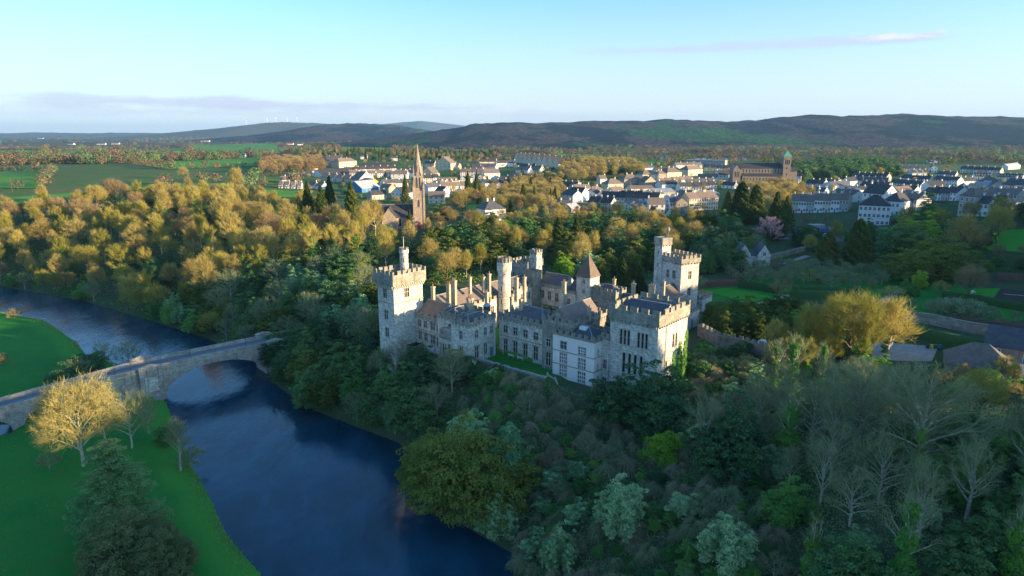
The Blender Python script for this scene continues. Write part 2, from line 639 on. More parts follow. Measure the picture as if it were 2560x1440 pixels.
M['twig_gold'] = leaf_mat('golden_brown_twigs', (.45, .37, .13), (.36, .31, .11), .28, .3, .9, .05, .15)
M['twig_russet'] = leaf_mat('russet_twigs', (.36, .27, .14), (.31, .235, .12), .25, .3, .9, .05, .15)
M['twig_olive'] = leaf_mat('olive_budding_twigs', (.36, .36, .07), (.40, .34, .10), .25, .35, .9, .05, .2)
M['twig_grey'] = leaf_mat('grey_lichened_twigs', (.33, .38, .20), (.20, .25, .13), .22, .3, .9, .05, .2)
M['twig_purple'] = leaf_mat('purple_brown_stems', (.44, .385, .24), (.28, .275, .16), .3, .3, .9, .05, .2)
M['twig_far'] = leaf_mat('brown_far_twigs', (.22, .165, .09), (.17, .135, .08), .2, .2, .9, .05, .01)
M['twig_far_dim'] = leaf_mat('dim_far_twigs', (.15, .13, .085), (.11, .105, .07), .2, .2, .9, .05, .01)
M['ivy'] = leaf_mat('ivy_leaves', (.20, .44, .055), (.10, .28, .05), .3, .35, .5, .2)
M['leaf_dark'] = leaf_mat('dark_evergreen_leaves', (.07, .19, .075), (.12, .23, .07), .3, .3, .5, .2, .35)
M['leaf_yew'] = leaf_mat('yew_needles', (.11, .17, .035), (.17, .20, .04), .25, .25, .7, .1, .35)
M['leaf_mid'] = leaf_mat('green_laurel_leaves', (.10, .30, .075), (.17, .34, .07), .3, .35, .5, .2, .4)
M['leaf_pale'] = leaf_mat('silvery_green_leaves', (.50, .70, .36), (.14, .30, .13), .15, .35, .5, .25, .9)
M['leaf_bright'] = leaf_mat('fresh_green_leaves', (.24, .46, .04), (.34, .46, .05), .15, .35, .5, .2)
M['leaf_conifer'] = leaf_mat('conifer_needles', (.055, .10, .02), (.11, .135, .025), .25, .2, .8, .08, .4)
M['leaf_cedar'] = leaf_mat('cedar_needles', (.10, .27, .12), (.18, .33, .12), .15, .3, .7, .1, .3)
M['leaf_olive'] = leaf_mat('olive_oak_leaves', (.20, .25, .10), (.14, .19, .085), .2, .3, .7, .1, .6)
M['leaf_yellow'] = leaf_mat('yellow_flowering_leaves', (.55, .45, .03), (.20, .28, .03), .1, .3, .6, .1, .8)
M['blossom'] = leaf_mat('pink_blossom', (.70, .33, .38), (.76, .46, .48), .1, .3, .7, .1, .6)
M['whiteblossom'] = leaf_mat('white_blossom', (.60, .66, .55), (.22, .30, .15), .1, .3, .7, .1, .7)
M['willow'] = leaf_mat('golden_willow_twigs', (.46, .40, .15), (.37, .34, .13), .12, .3, .8, .05, .2)
M['hedge'] = leaf_mat('clipped_yew_hedge', (.04, .11, .035), (.065, .14, .04), .2, .1, .8, .1, 2.5)
M['beech'] = leaf_mat('brown_beech_hedge', (.20, .11, .085), (.15, .09, .07), .2, .1, .9, .05, 2.5)
M['palm'] = leaf_mat('palm_fronds', (.14, .18, .04), (.21, .20, .05), .2, .3, .6, .1)


def tube_arr(P0, P1, R0, R1, n=4):
	"""many tapered tubes at once -> V, F (quads)"""
	P0, P1 = np.asarray(P0, float), np.asarray(P1, float)
	D = P1 - P0
	L = np.linalg.norm(D, axis=1, keepdims=True) + 1e-9
	D = D / L
	ref = np.where(np.abs(D[:, 2:3]) < .9, np.array([[0, 0, 1.0]]), np.array([[1.0, 0, 0]]))
	A = np.cross(D, ref)
	A /= np.linalg.norm(A, axis=1, keepdims=True)
	B = np.cross(D, A)
	k = len(P0)
	V = np.zeros((k, 2 * n, 3))
	for i in range(n):
		t = 2 * PI * i / n
		off = A * math.cos(t) + B * math.sin(t)
		V[:, i] = P0 + off * np.asarray(R0)[:, None]
		V[:, n + i] = P1 + off * np.asarray(R1)[:, None]
	base = (np.arange(k) * 2 * n)[:, None]
	F = []
	for i in range(n):
		j = (i + 1) % n
		F.append(np.hstack([base + i, base + j, base + n + j, base + n + i]))
	return V.reshape(-1, 3), np.vstack(F)


def ribbon_arr(rng, P0, P1, P2, W):
	"""bent twigs: a quad and a tip (as a narrow quad), turned at random about their length"""
	D = P2 - P0
	R = rng.normal(size=D.shape)
	N = np.cross(D, R)
	N /= (np.linalg.norm(N, axis=1, keepdims=True) + 1e-9)
	W = np.asarray(W)[:, None]
	V = np.stack([P0 - N * W * .5, P0 + N * W * .5, P1 - N * W * .38, P1 + N * W * .38, P2 - N * W * .12, P2 + N * W * .12], axis=1)
	k = len(P0)
	b = (np.arange(k) * 6)[:, None]
	F = np.vstack([np.hstack([b, b + 1, b + 3, b + 2]), np.hstack([b + 2, b + 3, b + 5, b + 4])])
	return V.reshape(-1, 3), F


def leaves_arr(rng, C, size, nrm=None, spread=.6, aspect=.6):
	"""one quad per centre, facing roughly along nrm"""
	k = len(C)
	N = rng.normal(size=(k, 3))
	N /= np.linalg.norm(N, axis=1, keepdims=True)
	if nrm is not None:
		N = nrm * (1 - spread) + N * spread
		N /= np.linalg.norm(N, axis=1, keepdims=True) + 1e-9
	A = np.cross(N, rng.normal(size=(k, 3)))
	A /= np.linalg.norm(A, axis=1, keepdims=True) + 1e-9
	B = np.cross(N, A)
	s = (np.asarray(size) * rng.uniform(.7, 1.3, k))[:, None]
	V = np.stack([C - A * s, C + B * s * aspect, C + A * s, C - B * s * aspect], axis=1)
	b = (np.arange(k) * 4)[:, None]
	return V.reshape(-1, 3), np.hstack([b, b + 1, b + 2, b + 3])


def joined(parts):
	V, F, n = [], [], 0
	for v, f in parts:
		V.append(v)
		F.append(f + n)
		n += len(v)
	return np.vstack(V), np.vstack(F)


def bare_proto(seed, H=14.0, crown_w=11.0, bole=.22, up=.55, limbs=11, subs=8, sprays=34, tw=.05, twlen=1.5, droop=0.0, shell=0):
	"""leafless tree: (trunk V,F) with limbs, (crown V,F) of boughs and twigs"""
	rng = np.random.default_rng(seed)
	lean = rng.normal(0, .02, 2)
	hz = H * .62
	tp = [np.array([0, 0, -.8])]
	for i in range(1, 6):
		z = hz * i / 5
		tp.append(np.array([lean[0] * z + rng.normal(0, .12), lean[1] * z + rng.normal(0, .12), z]))
	r0 = H * .024
	P0, P1, R0, R1 = [], [], [], []
	for i in range(5):
		P0.append(tp[i]); P1.append(tp[i + 1]); R0.append(r0 * (1 - .16 * i)); R1.append(r0 * (1 - .16 * (i + 1)))
	cz = H * (bole + (1 - bole) * .45)
	az_, rx = H - cz, crown_w / 2
	rb = cz - H * bole
	sub_ends = []
	b0, b1, br0, br1 = [], [], [], []
	for k in range(limbs):
		th = k * 2.399963 + rng.normal(0, .25)
		f = (k + .5) / limbs
		zs = H * bole * .9 + (hz - H * bole) * f ** .8 * .95
		base = np.array([lean[0] * zs, lean[1] * zs, zs])
		# end on the crown's shell
		el = (-.25 + 1.55 * f) * (.6 + up * .6) + rng.normal(0, .1)
		el = min(el, 1.5)
		e = np.array([math.cos(th) * math.cos(el) * rx, math.sin(th) * math.cos(el) * rx, 0])
		ez = cz + math.sin(el) * (az_ if el > 0 else rb)
		end = np.array([e[0], e[1], ez]) * np.array([.8, .8, 1])
		end[2] = zs + (ez - zs) * .82
		mid = (base + end) / 2 + np.array([0, 0, .10 * np.linalg.norm(end - base) * (1 if up < .8 else -.6)]) + rng.normal(0, .25, 3)
		rr = r0 * (.50 - .22 * f)
		pts = [base, base * .45 + mid * .55, mid * .6 + end * .4 + rng.normal(0, .15, 3), end]
		for i in range(3):
			P0.append(pts[i]); P1.append(pts[i + 1]); R0.append(rr * (1 - .28 * i)); R1.append(rr * (1 - .28 * (i + 1)))
		for j in range(subs):
			t = .28 + .72 * (j + rng.random()) / subs
			seg = min(int(t * 3), 2)
			p = pts[seg] + (pts[seg + 1] - pts[seg]) * (t * 3 - seg)
			d = (end - base); d /= np.linalg.norm(d)
			o = rng.normal(size=3); o -= d * o.dot(d); o /= np.linalg.norm(o)
			o[2] = o[2] * .6 + .35 * up
			L = (.30 + .25 * rng.random()) * rx * (1.15 - .5 * t)
			q = p + (d * .75 + o * .9) * L
			# keep within the dome
			qq = np.array([q[0] / rx, q[1] / rx, (q[2] - cz) / (az_ if q[2] > cz else rb * 1.15)])
			l = np.linalg.norm(qq)
			if l > 1:
				q = np.array([q[0] / l, q[1] / l, cz + (q[2] - cz) / l])
			m = (p + q) / 2 + rng.normal(0, .12, 3) + np.array([0, 0, .06 * L])
			b0 += [p, m]; b1 += [m, q]; br0 += [rr * .46, rr * .32]; br1 += [rr * .32, rr * .16]
			sub_ends.append((p, m, q, d))
	trunk = tube_arr(np.array(P0), np.array(P1), np.array(R0), np.array(R1), 6)
	boughs = tube_arr(np.array(b0), np.array(b1), np.array(br0), np.array(br1), 3)
	T0, T1, T2 = [], [], []
	for p, m, q, d in sub_ends:
		n = sprays
		t = rng.random(n) ** .7
		s = np.where((t < .5)[:, None], p + (m - p) * (t * 2)[:, None], m + (q - m) * ((t - .5) * 2)[:, None])
		dd = (q - p); dd /= np.linalg.norm(dd) + 1e-9
		out = s.mean(0) - np.array([0, 0, cz * .8]); out /= np.linalg.norm(out) + 1e-9
		r = rng.normal(size=(n, 3)); r /= np.linalg.norm(r, axis=1, keepdims=True)
		dr = dd * .55 + out * .5 + r * .75 + np.array([0, 0, up * .55 - droop])
		dr /= np.linalg.norm(dr, axis=1, keepdims=True)
		L = (twlen * rng.uniform(.5, 1.25, n))[:, None]
		e = s + dr * L + np.array([0, 0, 1.0]) * (up * .22 - droop * .8) * L
		T0.append(s); T1.append(s + dr * L * .5 + rng.normal(0, .05, (n, 3))); T2.append(e)
	if shell:
		n = shell
		d = rng.normal(size=(n, 3)); d /= np.linalg.norm(d, axis=1, keepdims=True)
		d[:, 2] = np.where(d[:, 2] < -.35, -d[:, 2], d[:, 2])
		lob = 1 + .16 * np.sin(3 * np.arctan2(d[:, 1], d[:, 0]) + seed) + .12 * np.sin(5 * d[:, 2] + 2 * np.arctan2(d[:, 1], d[:, 0]) + seed) + .10 * np.sin(9 * d[:, 0] + seed) * np.sin(8 * d[:, 1])
		r = (rng.uniform(.70, .93, n) * lob)[:, None]
		s = d * r * np.array([rx, rx, 1]) * np.array([1, 1, 0]) + np.stack([0 * r[:, 0], 0 * r[:, 0], cz + d[:, 2] * r[:, 0] * np.where(d[:, 2] > 0, az_, rb)], axis=1)
		o = rng.normal(size=(n, 3))
		dr = d * .55 + o * .6 + np.array([0, 0, up * .4 - droop])
		dr /= np.linalg.norm(dr, axis=1, keepdims=True)
		L = (twlen * rng.uniform(.4, .95, n))[:, None]
		T0.append(s); T1.append(s + dr * L * .5 + rng.normal(0, .08, (n, 3))); T2.append(s + dr * L + np.array([0, 0, -droop]) * L)
	T0, T1, T2 = np.vstack(T0), np.vstack(T1), np.vstack(T2)
	tw_ = ribbon_arr(rng, T0, T1, T2, np.full(len(T0), tw))
	return trunk, joined([boughs, tw_])


def ivy_proto(seed, H, top=.6, rad_=1.0, n=2600, size=.28):
	rng = np.random.default_rng(seed)
	z = rng.random(n) ** .8 * H * top
	lump = 1 + .45 * np.sin(z * 1.3 + seed) + .3 * np.sin(z * 2.9)
	th = rng.random(n) * 2 * PI
	r = rad_ * lump * (1 - .5 * z / (H * top)) * np.sqrt(rng.uniform(.4, 1, n))
	C = np.stack([np.cos(th) * r, np.sin(th) * r, z], axis=1)
	N = np.stack([np.cos(th), np.sin(th), np.full(n, .5)], axis=1)
	return leaves_arr(rng, C, size, N / 1.12, .5)


def leafy_proto(seed, H=10.0, Wd=9.0, base=.06, clumps=70, per=110, leaf=.26, lumpy=.28, top=1.0, flat=.0, clump_r=.17):
	"""broad evergreen: leaf clumps through an uneven dome"""
	rng = np.random.default_rng(seed)
	cz = H * (base + (1 - base) * .42)
	up_, dn, rx = H - cz, cz - H * base, Wd / 2
	ph = rng.uniform(0, 6.28, 6)
	C, N, S = [], [], []
	for k in range(clumps):
		u = 1 - (k + .5) / clumps * 1.75
		th = k * 2.399963 + rng.normal(0, .2)
		ring = math.sqrt(max(0, 1 - u * u)) if abs(u) <= 1 else .3
		lob = 1 + lumpy * (math.sin(2 * th + ph[0] + 2 * u) * .5 + math.sin(3 * th + ph[1] - 3 * u) * .4 + math.sin(5 * th + ph[2]) * .2) + rng.normal(0, lumpy * .35)
		rr = rng.uniform(.72, 1.0) * lob
		c = np.array([math.cos(th) * ring * rx * rr, math.sin(th) * ring * rx * rr, cz + u * (up_ if u > 0 else dn) * (rr if u > 0 else 1.0)])
		cr = (H * .5 + rx) * clump_r * rng.uniform(.6, 1.25)
		n = int(per * rng.uniform(.7, 1.3))
		d = rng.normal(size=(n, 3)); d /= np.linalg.norm(d, axis=1, keepdims=True)
		d[:, 2] = np.abs(d[:, 2]) * .9 - .25
		rad_ = cr * rng.uniform(.55, 1.0, n)[:, None]
		C.append(c + d * rad_ * np.array([1, 1, .75])); N.append(d)
	# some inner foliage so that the crown is not hollow
	n = clumps * 10
	d = rng.normal(size=(n, 3)); d /= np.linalg.norm(d, axis=1, keepdims=True)
	ci = d * np.array([rx, rx, (up_ + dn) / 2]) * rng.uniform(.3, .75, n)[:, None] + np.array([0, 0, (H + H * base) / 2])
	a = leaves_arr(rng, np.vstack(C), leaf, np.vstack(N), .55)
	b = leaves_arr(rng, ci, leaf * 2.2, d, .6)
	crown = joined([a, b])
	P0 = [[0, 0, -.8], [0, 0, H * .25], [0, 0, H * .25], [0, 0, H * .3], [0, 0, H * .2]]
	P1 = [[0, 0, H * .25], [.1, .1, H * .7], [rx * .5, .2, H * .6], [-rx * .45, rx * .3, H * .65], [.1, -rx * .5, H * .55]]
	trunk = tube_arr(P0, P1, [H * .03, H * .024, H * .014, H * .014, H * .013], [H * .024, H * .006, H * .004, H * .004, H * .004], 6)
	return trunk, crown


def grouped_leafy(seed, H, Wd, blobs, leaf, clumps=46, per=120, slim=.5, lumpy=.3):
	rng = np.random.default_rng(seed)
	T, C = [], []
	for k in range(blobs):
		f = 1.0 if k == 0 else rng.uniform(.5, .95)
		th = k * 2.4 + rng.normal(0, .3)
		r = 0 if k == 0 else rng.uniform(.3, .5) * Wd
		hh = H * f
		t, c = leafy_proto(seed * 7 + k, hh, Wd * slim * rng.uniform(.8, 1.2) * (.6 + .4 * f), 0, clumps, per, leaf, lumpy, clump_r=.15)
		off = np.array([math.cos(th) * r, math.sin(th) * r, 0])
		T.append((t[0] + off, t[1]))
		C.append((c[0] + off, c[1]))
	return T[0], joined(C)


def conifer_proto(seed, H=18.0, Wd=6.0, n=9000, leaf=.30, power=.8, tiers=0, ragged=.25):
	rng = np.random.default_rng(seed)
	f = rng.random(n) ** 1.3                   # 0 bottom .. 1 top
	z = H * (.05 + .95 * f)
	th = rng.random(n) * 2 * PI
	lob = 1 + ragged * np.sin(3 * th + z * .9) * np.sin(z * 1.7 + th) + ragged * .7 * np.sin(7 * th + z * 2.3) + rng.normal(0, .06, n)
	prof = (1 - f) ** power * Wd / 2 * np.clip(.55 + f * 6, 0, 1) + .12
	r = prof * lob * np.sqrt(rng.uniform(.45, 1, n))
	C = np.stack([np.cos(th) * r, np.sin(th) * r, z], axis=1)
	N = np.stack([np.cos(th) * .8, np.sin(th) * .8, np.full(n, .6)], axis=1)
	crown = leaves_arr(rng, C, leaf, N, .5, .45)
	trunk = tube_arr([[0, 0, -.8]], [[0, 0, H * .93]], [H * .02], [.03], 6)
	return trunk, crown


def cedar_proto(seed, H=22.0, Wd=15.0):
	rng = np.random.default_rng(seed)
	P0, P1, R0, R1 = [[0, 0, -.8]], [[0, 0, H * .96]], [H * .028], [.05]
	C, N = [], []
	k = 0
	z = H * .12
	while z < H * .97:
		f = z / H
		L0 = Wd / 2 * (1 - f) ** .62 * 1.1 + .9
		for j in range(int(4 + 3 * (1 - f))):
			th = k * 2.399963 + rng.normal(0, .2)
			k += 1
			L = L0 * rng.uniform(.65, 1.08)
			e = np.array([math.cos(th) * L, math.sin(th) * L, z + L * rng.uniform(-.02, .16)])
			b = np.array([0, 0, z])
			P0.append(b); P1.append(e); R0.append(.14 * (1 - f) + .04); R1.append(.02)
			nf = int(62 * L) + 40
			t = rng.uniform(.15, 1.05, nf)
			side = rng.normal(0, .20, nf) * L * (1.1 - .6 * t)
			p = b + (e - b) * t[:, None]
			px = np.stack([-math.sin(th) * side, math.cos(th) * side, -np.abs(side) * .12 - .25 * rng.random(nf) - .35 * t ** 3], axis=1)
			C.append(p + px)
			N.append(np.tile([0, 0, 1.0], (nf, 1)))
		z += H * .035 * rng.uniform(.7, 1.3)
	crown = leaves_arr(rng, np.vstack(C), .23, np.vstack(N), .42, .4)
	return tube_arr(np.array(P0, float), np.array(P1, float), R0, R1, 5), crown


def mound_proto(seed, Wd=5.0, H=2.6, n=1500, tw=.06, ln=1.4):
	"""tangled heap of stems hanging over like a thatch"""
	rng = np.random.default_rng(seed)
	th = rng.random(n) * 2 * PI
	u = rng.random(n)
	lob = 1 + .25 * np.sin(3 * th + seed) + .15 * np.sin(5 * th)
	r = Wd / 2 * np.sqrt(u) * lob
	z = H * (1 - u ** 1.4) * (1 + .25 * np.sin(2 * th + 1.3 * seed)) + rng.normal(0, .12, n)
	P = np.stack([np.cos(th) * r, np.sin(th) * r, z - .2], axis=1)
	d = np.stack([np.cos(th), np.sin(th), -.35 - u], axis=1) + rng.normal(0, .65, (n, 3))
	d /= np.linalg.norm(d, axis=1, keepdims=True)
	L = (ln * rng.uniform(.4, 1.2, n))[:, None]
	return ribbon_arr(rng, P, P + d * L * .5 + np.array([0, 0, .12]), P + d * L - np.array([0, 0, .10]), np.full(n, tw))


PROTO = {}


def reg(key, parts):
	"""parts: list of (name, (V, F), material)"""
	PROTO.setdefault(key, []).append([(nm, np_mesh(key + '_' + nm, v, f, mt)) for nm, (v, f), mt in parts])


def retex(key, src, mats):
	"""the same shapes with other materials"""
	for var in PROTO[src]:
		out = []
		for (nm, me), mt in zip(var, mats):
			c = me.copy()
			c.materials.clear()
			c.materials.append(mt)
			out.append((nm, c))
		PROTO.setdefault(key, []).append(out)


PH = {}


def make_protos():
	for s in (1, 2, 3, 4, 5):
		t, c = bare_proto(s, 14, [11.5, 10, 12.5, 9, 12][s - 1], [.2, .28, .15, .3, .22][s - 1], [.5, .7, .4, .6, .5][s - 1], 13, 8, 28, .055, 1.5, shell=[2600, 1200, 1900, 1500, 900][s - 1])
		reg('domed', [('trunk', t, M['bark']), ('crown', c, M['twig_gold'])])
	PH['domed'] = 14
	retex('domed_russet', 'domed', [M['bark'], M['twig_russet']]); PH['domed_russet'] = 14
	retex('domed_olive', 'domed', [M['bark'], M['twig_olive']]); PH['domed_olive'] = 14
	for s in (11, 12, 13):
		t, c = bare_proto(s, 16, 8.5, .22, .95, 11, 7, 36, .06, 1.9, shell=900)
		reg('upright', [('trunk', t, M['palebark']), ('crown', c, M['twig_gold'])])
	PH['upright'] = 16
	retex('upright_olive', 'upright', [M['palebark'], M['twig_olive']]); PH['upright_olive'] = 16
	for s in (21, 22):
		t, c = bare_proto(s, 15, 8.5, .3, .9, 9, 6, 40, .065, 1.9)
		reg('ivied', [('trunk', t, M['palebark']), ('crown', c, M['twig_olive']), ('ivy', ivy_proto(s, 15, .72, 1.5, 2600, .3), M['ivy'])])
	PH['ivied'] = 15
	# nearer trees: thinner, more branched
	for s in (31, 32, 33):
		t, c = bare_proto(s, 15, 15, .18, .45, 15, 11, 24, .034, 1.15, shell=1000)
		reg('grey_spreading', [('trunk', t, M['palebark']), ('crown', c, M['twig_grey'])])
	PH['grey_spreading'] = 15
	for s in (41, 42, 43, 44, 45):
		t, c = bare_proto(s, 16, [8, 6, 10, 7, 9][s - 41], [.25, .35, .15, .3, .2][s - 41], [.8, .95, .6, .7, .9][s - 41], 13, 9, 20, .034, 1.2, shell=350)
		reg('grey_upright', [('trunk', t, M['palebark']), ('crown', c, M['twig_grey'])])
	PH['grey_upright'] = 16
	for s in (51, 52, 53, 54):
		t, c = bare_proto(s, 17, [6.5, 8, 5.5, 9][s - 51], .3, [.8, .6, .9, .5][s - 51], 10, 6, 16, .034, 1.2)
		reg('grey_ivied', [('trunk', t, M['palebark']), ('crown', c, M['twig_grey']), ('ivy', ivy_proto(s, 17, [.78, .9, .7, .82][s - 51], [1.7, 1.3, 2.1, 1.5][s - 51], 6500, .20), M['ivy'])])
	PH['grey_ivied'] = 17
	t, c = bare_proto(61, 12, 14, .12, .35, 16, 11, 34, .042, 1.0, shell=7500)
	reg('willow', [('trunk', t, M['palebark']), ('crown', c, M['willow'])])
	t, c = bare_proto(62, 12, 13, .12, .5, 15, 11, 34, .042, 1.0, shell=7500)
	reg('willow', [('trunk', t, M['palebark']), ('crown', c, M['willow'])])
	PH['willow'] = 12
	for s in (71, 72, 73):
		t, c = grouped_leafy(s, 10, 9.5, 5, .20, 44, 95, .62, .34)
		reg('evergreen', [('trunk', t, M['bark']), ('crown', c, M['leaf_dark'])])
	PH['evergreen'] = 10
	retex('yew', 'evergreen', [M['bark'], M['leaf_yew']]); PH['yew'] = 10
	retex('laurel', 'evergreen', [M['bark'], M['leaf_mid']]); PH['laurel'] = 10
	retex('budding', 'evergreen', [M['bark'], M['leaf_bright']]); PH['budding'] = 10
	for s in (81, 82, 83):
		t, c = grouped_leafy(s, 10, 8, 7, .15, 40, 95, .42, .3)
		reg('silvery', [('trunk', t, M['bark']), ('crown', c, M['leaf_pale'])])
	PH['silvery'] = 10
	t, c = grouped_leafy(85, 12, 13.5, 8, .155, 60, 130, .62, .34)
	reg('silvery_big', [('trunk', t, M['bark']), ('crown', c, M['leaf_pale'])])
	reg('yew_big', [('trunk', t, M['bark']), ('crown', c, M['leaf_yew'])])
	retex('olive_oak', 'yew_big', [M['bark'], M['leaf_olive']]); PH['olive_oak'] = 12
	PH['silvery_big'] = 12
	PH['yew_big'] = 12
	for s in (91, 92):
		t, c = conifer_proto(s, 18, 6.5)
		reg('conifer', [('trunk', t, M['bark']), ('crown', c, M['leaf_conifer'])])
	PH['conifer'] = 18
	t, c = conifer_proto(93, 14, 10, 11000, .36, .62, ragged=.35)
	reg('broad_conifer', [('trunk', t, M['bark']), ('crown', c, M['leaf_conifer'])])
	PH['broad_conifer'] = 14
	t, c = cedar_proto(95)
	reg('cedar', [('trunk', t, M['bark']), ('crown', c, M['leaf_cedar'])])
	PH['cedar'] = 22
	for s in (101, 102, 103):
		reg('tangle', [('stems', mound_proto(s), M['twig_purple'])])
	PH['tangle'] = 2.6
	retex('tangle_grey', 'tangle', [M['twig_grey']]); PH['tangle_grey'] = 2.6
	for s in (111, 112):
		t, c = leafy_proto(s, 3.2, 4.2, .0, 50, 110, .12, .4, clump_r=.19)
		reg('bush', [('stem', t, M['bark']), ('foliage', c, M['leaf_mid'])])
	PH['bush'] = 3.2
	retex('bush_dark', 'bush', [M['bark'], M['leaf_dark']]); PH['bush_dark'] = 3.2
	retex('bush_silvery', 'bush', [M['bark'], M['leaf_pale']]); PH['bush_silvery'] = 3.2
	retex('bush_bright', 'bush', [M['bark'], M['leaf_bright']]); PH['bush_bright'] = 3.2
	retex('bush_yellow', 'bush', [M['bark'], M['leaf_yellow']]); PH['bush_yellow'] = 3.2
	for s in (121, 122):
		t, c = bare_proto(s, 4.5, 6, .08, .5, 12, 7, 30, .035, .7)
		reg('twiggy', [('stem', t, M['palebark']), ('twigs', c, M['twig_grey'])])
	PH['twiggy'] = 4.5
	retex('twiggy_russet', 'twiggy', [M['bark'], M['twig_russet']]); PH['twiggy_russet'] = 4.5
	retex('twiggy_gold', 'twiggy', [M['bark'], M['twig_gold']]); PH['twiggy_gold'] = 4.5
	# blossom trees: bare frame plus petals
	for key, mt, s in (('magnolia', M['blossom'], 131), ('cherry', M['whiteblossom'], 132)):
		t, c = bare_proto(s, 12 if key == 'magnolia' else 4.5, 13 if key == 'magnolia' else 9, .1, .6, 12, 8, 14, .05, 1.0)
		rng = np.random.default_rng(s)
		pts = c[0][rng.integers(0, len(c[0]), 5200)] + rng.normal(0, .12, (5200, 3))
		reg(key, [('trunk', t, M['bark']), ('branches', c, M['twig_grey']), ('blossom', leaves_arr(rng, pts, .20 if key == 'magnolia' else .14), mt)])
	PH['magnolia'] = 12
	PH['cherry'] = 4.5


make_protos()

CATS = dict(olive_oak='evergreen oak', domed='bare tree', domed_russet='bare tree', domed_olive='bare tree', upright='bare tree', upright_olive='bare tree', ivied='ivy-clad tree',
			grey_spreading='bare tree', grey_upright='bare tree', grey_ivied='ivy-clad tree', willow='willow tree', evergreen='evergreen tree', yew='yew tree',
			laurel='evergreen tree', budding='budding tree', silvery='evergreen tree', silvery_big='evergreen tree', yew_big='yew tree', conifer='conifer',
			broad_conifer='conifer', cedar='cedar tree', tangle='shrub', tangle_grey='shrub', bush='bush', bush_dark='bush', bush_silvery='bush', bush_bright='bush',
			bush_yellow='bush', twiggy='shrub', twiggy_russet='shrub', twiggy_gold='shrub', magnolia='blossom tree', cherry='blossom tree')
NAMES = dict(olive_oak='evergreen_oak_tree', domed='bare_tree', domed_russet='bare_tree', domed_olive='bare_tree', upright='bare_tree', upright_olive='bare_tree', ivied='ivy_clad_tree',
			 grey_spreading='bare_tree', grey_upright='bare_tree', grey_ivied='ivy_clad_tree', willow='willow_tree', evergreen='evergreen_tree', yew='yew_tree',
			 laurel='laurel_tree', budding='budding_tree', silvery='silvery_evergreen_tree', silvery_big='silvery_evergreen_tree', yew_big='yew_tree', conifer='conifer_tree',
			 broad_conifer='conifer_tree', cedar='cedar_tree', tangle='tangled_shrub', tangle_grey='tangled_shrub', bush='leafy_bush', bush_dark='leafy_bush',
			 bush_silvery='silvery_bush', bush_bright='leafy_bush', bush_yellow='flowering_bush', twiggy='bare_shrub', twiggy_russet='bare_shrub', twiggy_gold='bare_shrub',
			 magnolia='magnolia_tree', cherry='cherry_tree')
TR = random.Random(77)


def plant(kind, x, y, h, label, group=None, z=None, wide=1.0, rnd=None):
	r = rnd or TR
	var = r.choice(PROTO[kind])
	s = h / PH[kind]
	o = empty(NAMES[kind], (x, y, (h1(x, y) if z is None else z) - .05), r.uniform(0, 2 * PI), label, CATS[kind], group)
	o.scale = (s * wide, s * wide, s)
	for nm, me in var:
		link(nm, me, o)
	return o


def scatter(rng, poly, r, avoid=None, tries=4000, cap=999):
	"""points of a plan polygon, no two nearer than r"""
	poly = np.asarray(poly)
	lo, hi = poly.min(0), poly.max(0)
	pts = rng.uniform(lo, hi, (tries, 2))
	pts = pts[inside(pts[:, 0], pts[:, 1], poly)]
	if avoid is not None:
		pts = pts[[not avoid(p[0], p[1]) for p in pts]]
	keep = []
	for p in pts:
		if all((p[0] - q[0]) ** 2 + (p[1] - q[1]) ** 2 > r * r for q in keep):
			keep.append(p)
			if len(keep) >= cap:
				break
	return keep


def gpoly(px):
	return np.array([gp(u, v)[:2] for u, v in px])

# ---------------------------------------------------------------- ground
def geom_axis(dense0, dense1, step, lo, hi, g=1.06):
	a = list(np.arange(dense0, dense1 + .01, step))
	s, x = step, dense1
	while x < hi:
		s *= g
		x += s
		a.append(min(x, hi))
	s, x = step, dense0
	b = []
	while x > lo:
		s *= g
		x -= s
		b.append(max(x, lo))
	return np.array(b[::-1] + a)


